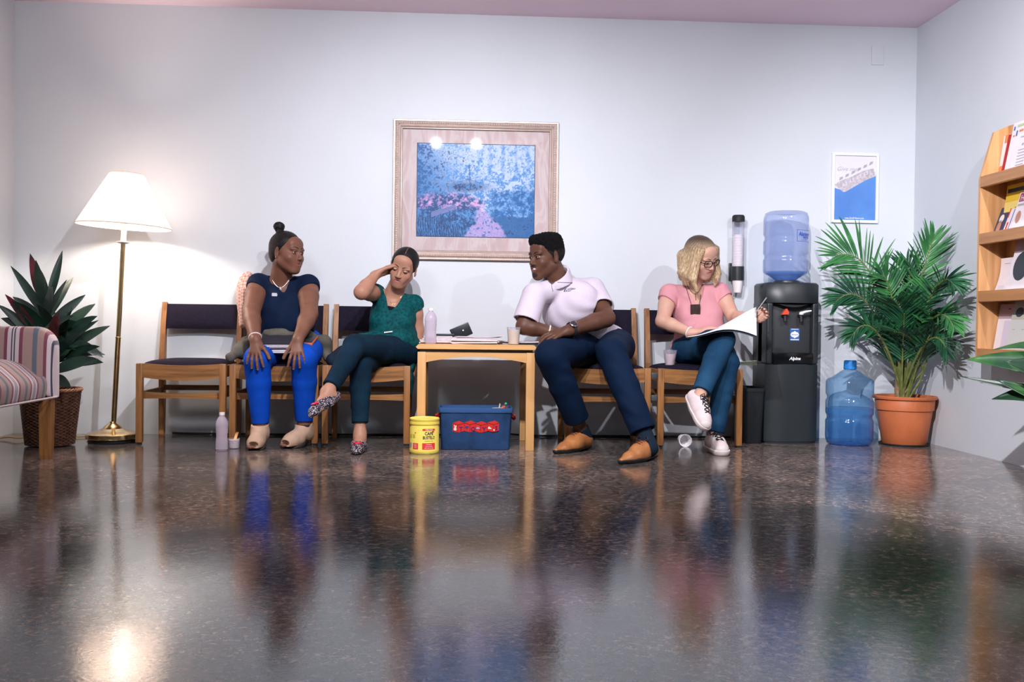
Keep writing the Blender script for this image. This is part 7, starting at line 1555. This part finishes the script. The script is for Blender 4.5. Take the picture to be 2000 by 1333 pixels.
    for q_ in (-1, 1):
        for k in range(7):
            a = k/6; s0 = H.p(q_*(0.058+0.012*math.sin(PI*a)), 0.052-0.12*a, 0.070-0.02*a); s1 = H.p(q_*0.080, 0.044-0.11*a, -0.012)
            L_ = 0.135+0.02*rr_.random(); s2 = s1+dn*L_*0.55+H.R[:, 0]*q_*(0.010+0.010*rr_.random()); s3 = s1+dn*L_-H.R[:, 0]*q_*0.010+V3(0, -0.01, 0)+H.R[:, 0]*rr_.uniform(-0.012, 0.012)
            rd = 0.0165+0.004*rr_.random(); locks += [Cap(s0, s1, 0.014, rd, 0.012), Cap(s1, s2, rd, rd*1.02, 0.010), Cap(s2, s3, rd, rd*0.50, 0.008)]
    for k in range(6):
        a = k/5-0.5; s1 = H.p(a*0.13, -0.095, -0.02); s2 = s1+dn*0.12+V3(0, 0.0, 0); locks += [Cap(s1, s2, 0.030, 0.018, 0.02)]
    fc = [H.e((0.004, 0.105, -0.045), (0.049, 0.085, 0.092), 0.01), H.e((-0.000, 0.110, -0.13), (0.060, 0.09, 0.07), 0.01), Cap(neck+V3(0.01, -0.10, 0.02), neck+V3(0.012, -0.06, -0.05), 0.055, 0.05, 0.01)]
    hcc = H.c; pobj(t, 'hair', Shape(cap+locks, fc, disp=lambda P: 0.0013*np.sin(np.arctan2((P-hcc)@H.R[:, 0], -(P-hcc)@H.R[:, 1])*30+2.5*np.sin((P-hcc)[:, 2]*22))), 0.0032, bl())
    # glasses
    GL = mat('black_acetate', (0.006, 0.005, 0.006), 0.2); g = MB()
    for q_ in (-1, 1):
        pts = []
        for k in range(22):
            a = 2*PI*k/22; cx, cz = math.cos(a), math.sin(a); ex = math.copysign(abs(cx)**0.65, cx)*0.0255; ez = math.copysign(abs(cz)**0.65, cz)*0.0185
            pts.append(Vector(H.p(q_*0.034+ex, 0.104-abs(q_*0.034+ex)*0.22, 0.0+ez)))
        g.tube(pts, 0.0026*H.S, 6, closed=True); g.tube([Vector(H.p(q_*0.0595, 0.091, 0.006)), Vector(H.p(q_*0.078, 0.06, 0.004)), Vector(H.p(q_*0.082, -0.01, 0.002))], 0.0024, 6)
    g.tube([Vector(H.p(-0.009, 0.103, 0.004)), Vector(H.p(0, 0.106, 0.006)), Vector(H.p(0.009, 0.103, 0.004))], 0.0024, 6); mbobj(g, 'glasses', GL, t)
    PK = mat('dusty_pink_tee', (0.58, 0.265, 0.30), 0.85, noise=0.06, nscale=14, bump=0.15, bscale=500, sheen=0.0)
    top = [p.inf(0.011) for p in T]
    for s_, e_, q_ in ((shR, elR, -1), (shL, elL, 1)):
        d = nrm(e_-s_); top += [Cap(s_, e_, 0.056, 0.057, 0.012, [(s_+d*0.06, nrm(d+V3(q_*0.45, 0, -0.1)))])]
    vb = ontopx(Shape(T), 1361, 590); cut = [Cap(neck+V3(0.008, -0.050, 0.028), vb, 0.062, 0.016, 0.01), Cap(neck+V3(0, 0, 0.02), H.c, 0.056, 0.05, 0.01)]
    w1 = wrinkles(pel, 0.0050, 75, (0.08, 0, 1)); w0 = wrinkles(chest, 0.0015, 60, (1, 0, 0.6)); tee = Shape(top, cut, disp=lambda P: w0(P)+w1(P)*np.clip((chest[2]-0.055-P[:, 2])*14, 0, 1))
    pobj(t, 'pink_tee', tee, 0.0048, PK)
    JN = mat('blue_denim', (0.004, 0.028, 0.068), 0.85, color2=(0.014, 0.060, 0.125), nscale=7, bump=0.3, bscale=700)
    lg = [Ell(pel+V3(0, 0, -0.01), (0.172, 0.125, 0.085), frame(fw, (0, 0, 1)), 0.04)]
    for h_, k_, a_, lift in ((hpR, knR, anR, 0.030), (hpL, knL, anL, 0.020)):
        dn_ = nrm(a_-k_); cu = a_-dn_*lift; lg += [p.inf(0.011) for p in limb(h_, k_, 0.078, 0.068, 0.052, 0.5)]; mid_ = k_+(a_-k_)*0.35
        lg += [Cap(k_, mid_, 0.062, 0.058, 0.012), Cap(mid_, a_, 0.058, 0.046, 0.012, [(cu, dn_)])]
    w2 = wrinkles(anL, 0.0040, 85, (0.15, 0.2, 1)); w3 = wrinkles(knR, 0.0018, 60, (0.2, 0.3, 1)); pobj(t, 'jeans', Shape(lg, disp=lambda P: w3(P)+w2(P)*np.clip((0.27-P[:, 2])*8, 0, 1)), 0.005, JN)
    # canvas sneakers
    CV = mat('offwhite_canvas', (0.66, 0.56, 0.56), 0.8, noise=0.12, nscale=30, bump=0.15, bscale=400); RUB = mat('cream_rubber', (0.68, 0.60, 0.58), 0.55, noise=0.12, nscale=20); LCE = mat('black_lace', (0.008, 0.008, 0.009), 0.7)
    for o_, R_, an in ((heR, RR, anR), (heL, RL, anL)):
        fs_ = 0.81 if an is anR else 0.95
        P = lambda x, y, z: o_+R_@(np.array([x, y, z])*fs_); U = R_[:, 2]
        up = [Cap(P(0, 0.008, 0.050), P(0, 0.04, 0.056), 0.036, 0.039, 0.03), Cap(P(0, 0.03, 0.050), P(0, 0.12, 0.046), 0.042, 0.040, 0.03), Cap(P(0, 0.11, 0.042), P(0, 0.20, 0.030), 0.043, 0.038, 0.03), Cap(P(0, 0.19, 0.030), P(0.002, 0.222, 0.027), 0.038, 0.032, 0.02), Cap(P(0, 0.045, 0.085), P(0, 0.12, 0.062), 0.030, 0.028, 0.02)]
        ct = [Cap(an+nrm(an-P(0, 0.04, 0.05))*0.03, P(0, 0.035, 0.09), 0.036, 0.033, 0.01)]
        s = pobj(t, 'canvas_sneaker', Shape(up, ct, clips=[(P(0, 0, 0.022), -U)]), 0.0035, CV)
        pobj(t, 'rubber_sole', Shape([p.inf(0.0055) for p in up[:4]], clips=[(P(0, 0, 0.030), U), (P(0, 0, 0.0), -U)]), 0.0035, RUB, s)
        us = Shape(up); pobj(t, 'toe_cap', Shape([Cap(P(0, 0.195, 0.030), P(0.002, 0.224, 0.027), 0.041, 0.035, 0.02)], clips=[(P(0, 0, 0.028), -U), (P(0, 0.205, 0), -R_[:, 1])]), 0.0035, RUB, s)
        lc = MB(); tl = npv(t.location); X = lambda x, y: Vector(onto(us, P(x, y, 0.18), -U, off=0.0018)-tl)
        for k in range(5):
            y = 0.070+0.024*k; lc.tube([X(-0.019, y), X(-0.008, y+0.006), X(0.006, y+0.014), X(0.019, y+0.020)], 0.0028, 6); lc.tube([X(0.019, y), X(0.007, y+0.006), X(-0.007, y+0.014), X(-0.019, y+0.020)], 0.0028, 6)
        for q_ in (-1, 1): lc.tube([X(0, 0.078), X(q_*0.012, 0.066)+Vector(U*0.012), X(q_*0.030, 0.070)+Vector(U*0.006), X(q_*0.030, 0.095)+Vector(U*0.002), X(q_*0.012, 0.100)+Vector(U*0.006), X(0, 0.080)], 0.0026, 6); lc.tube([X(0, 0.080), X(q_*0.022, 0.105)+Vector(U*0.004), X(q_*0.026, 0.135)], 0.0024, 6)
        lc.build('laces', LCE, s)
    # cord pendant
    CRD = mat('brown_cord', (0.05, 0.022, 0.015), 0.7); pc_ = ontopx(tee, 1358, 602, off=0.008); fb2 = Shape(body+top, cut)
    for q_, xa in ((-1, 1338), (1, 1372)):
        pts = [ontopx(Shape(body), xa, 556, off=0.003)]
        for k in range(1, 9):
            a = k/8; pts.append(ontopx(fb2, xa+(1358+q_*8-xa)*a, 556+(594-556)*a, off=0.004))
        mbobj(chain(pts, 0.0016, 6), 'pendant_cord', CRD, t)
    mbobj(MB().box(Vector(pc_+V3(0, -0.002, -0.008)), (0.055, 0.008, 0.056), rotx(0.10) @ roty(-0.04), bev=0.003), 'square_pendant', mat('dark_suede_square', (0.050, 0.032, 0.026), 0.8, noise=0.3, nscale=40), t)
    nk = [onto(Shape(body), neck+V3(-0.038+0.085*k/10, -0.12, 0.012-0.05*math.sin(PI*k/10)), (0, 1, 0), off=0.001) for k in range(11)]; mbobj(chain(nk+[], 0.0014, 6), 'choker', CRD, t)
    mbobj(chain([nk[5], onto(Shape(body), nk[5]+V3(0, -0.1, -0.035), (0, 1, 0), off=0.001)], 0.0018, 6), 'choker_drop', CRD, t)
    d = nrm(elR-wrR); F_ = frame(d, (0, 0, 1)); wb_ = wrR+d*0.012; mbobj(chain([wb_+(F_[:, 0]*math.cos(2*PI*k/24)+F_[:, 2]*math.sin(2*PI*k/24))*0.0285 for k in range(24)], 0.0050, 6, True), 'pale_wristband', mat('pale_band', (0.68, 0.58, 0.52), 0.6), t)
    return dict(t=t, handL=hL)
P4 = person_four()
bkc = thing('open_booklet', 'white spiral-bound booklet held open on her crossed knee', 'booklet', tuple(pxp(1408, 645, -0.62)), 0); o3 = Vector(bkc.location)
def bez(pts, t):
    pts = [Vector(p) for p in pts]
    while len(pts) > 1: pts = [a.lerp(b, t) for a, b in zip(pts, pts[1:])]
    return pts[0]
def sheet(c0, c1, name, m, off=0.0):
    b = MB(); b.grid(lambda u, v: bez(c0, u).lerp(bez(c1, u), v)-o3+Vector((0, 0, off)), 20, 6, thick=(0, 0, -0.0012)); return b.build(name, m, bkc, angle=80)
near = [pxp(1340, 658, -0.74), pxp(1385, 658, -0.80), pxp(1400, 634, -0.80), pxp(1440, 640, -0.80), pxp(1478, 656, -0.78)]; far = [pxp(1362, 655, -0.56), pxp(1390, 648, -0.56), pxp(1420, 632, -0.56), pxp(1450, 612, -0.58), pxp(1477, 600, -0.60)]
sheet(near, far, 'page', PAPER); 
cov = lambda L: [Vector(p)+Vector((0.0, 0, -0.006-0.002*i)) for i, p in enumerate(L)]
sheet(cov(near), cov(far), 'cover', mat('slate_cover', (0.02, 0.035, 0.05), 0.6))
co = MB()
for k in range(9):
    c_ = Vector(pxp(1477, 601, -0.60)).lerp(Vector(pxp(1478, 655, -0.78)), 0.05+0.35*k/8)-o3
    co.tube([c_+Vector((0.007*math.cos(2*PI*j/12), 0.002, 0.007*math.sin(2*PI*j/12))) for j in range(12)], 0.0009, 5, closed=True)
co.build('spiral_binding', mat('black_wire', (0.01, 0.01, 0.012), 0.4, metal=0.5), bkc)
tag(MB().tube([Vector(pxp(1478, 608, -0.66)), Vector(pxp(1497, 582, -0.70))], 0.0028, 8).build('pen', mat('grey_pen', (0.55, 0.54, 0.58), 0.3, metal=0.4)), 'thin grey pen held upright in the fist of the woman in pink', 'pen')
gb = MB()
for k in range(6):
    a = -0.10+0.06*k; p0 = pxp(1425, 715, -0.36); gb.grid(lambda u, v, a=a: Vector(p0)+Vector((0.145*u, 0.02-0.05*v, 0.006+0.05*u*(0.10+a)+0.002*k)), 4, 2, thick=(0, 0, -0.001), mi=k % 2)
tag(gb.build('green_leaflets', [mat('pale_green_paper', (0.45, 0.62, 0.36), 0.6), mat('white_green_paper', (0.70, 0.76, 0.62), 0.6)]), 'fanned pale green leaflets on the seat behind the woman in jeans', 'leaflets')
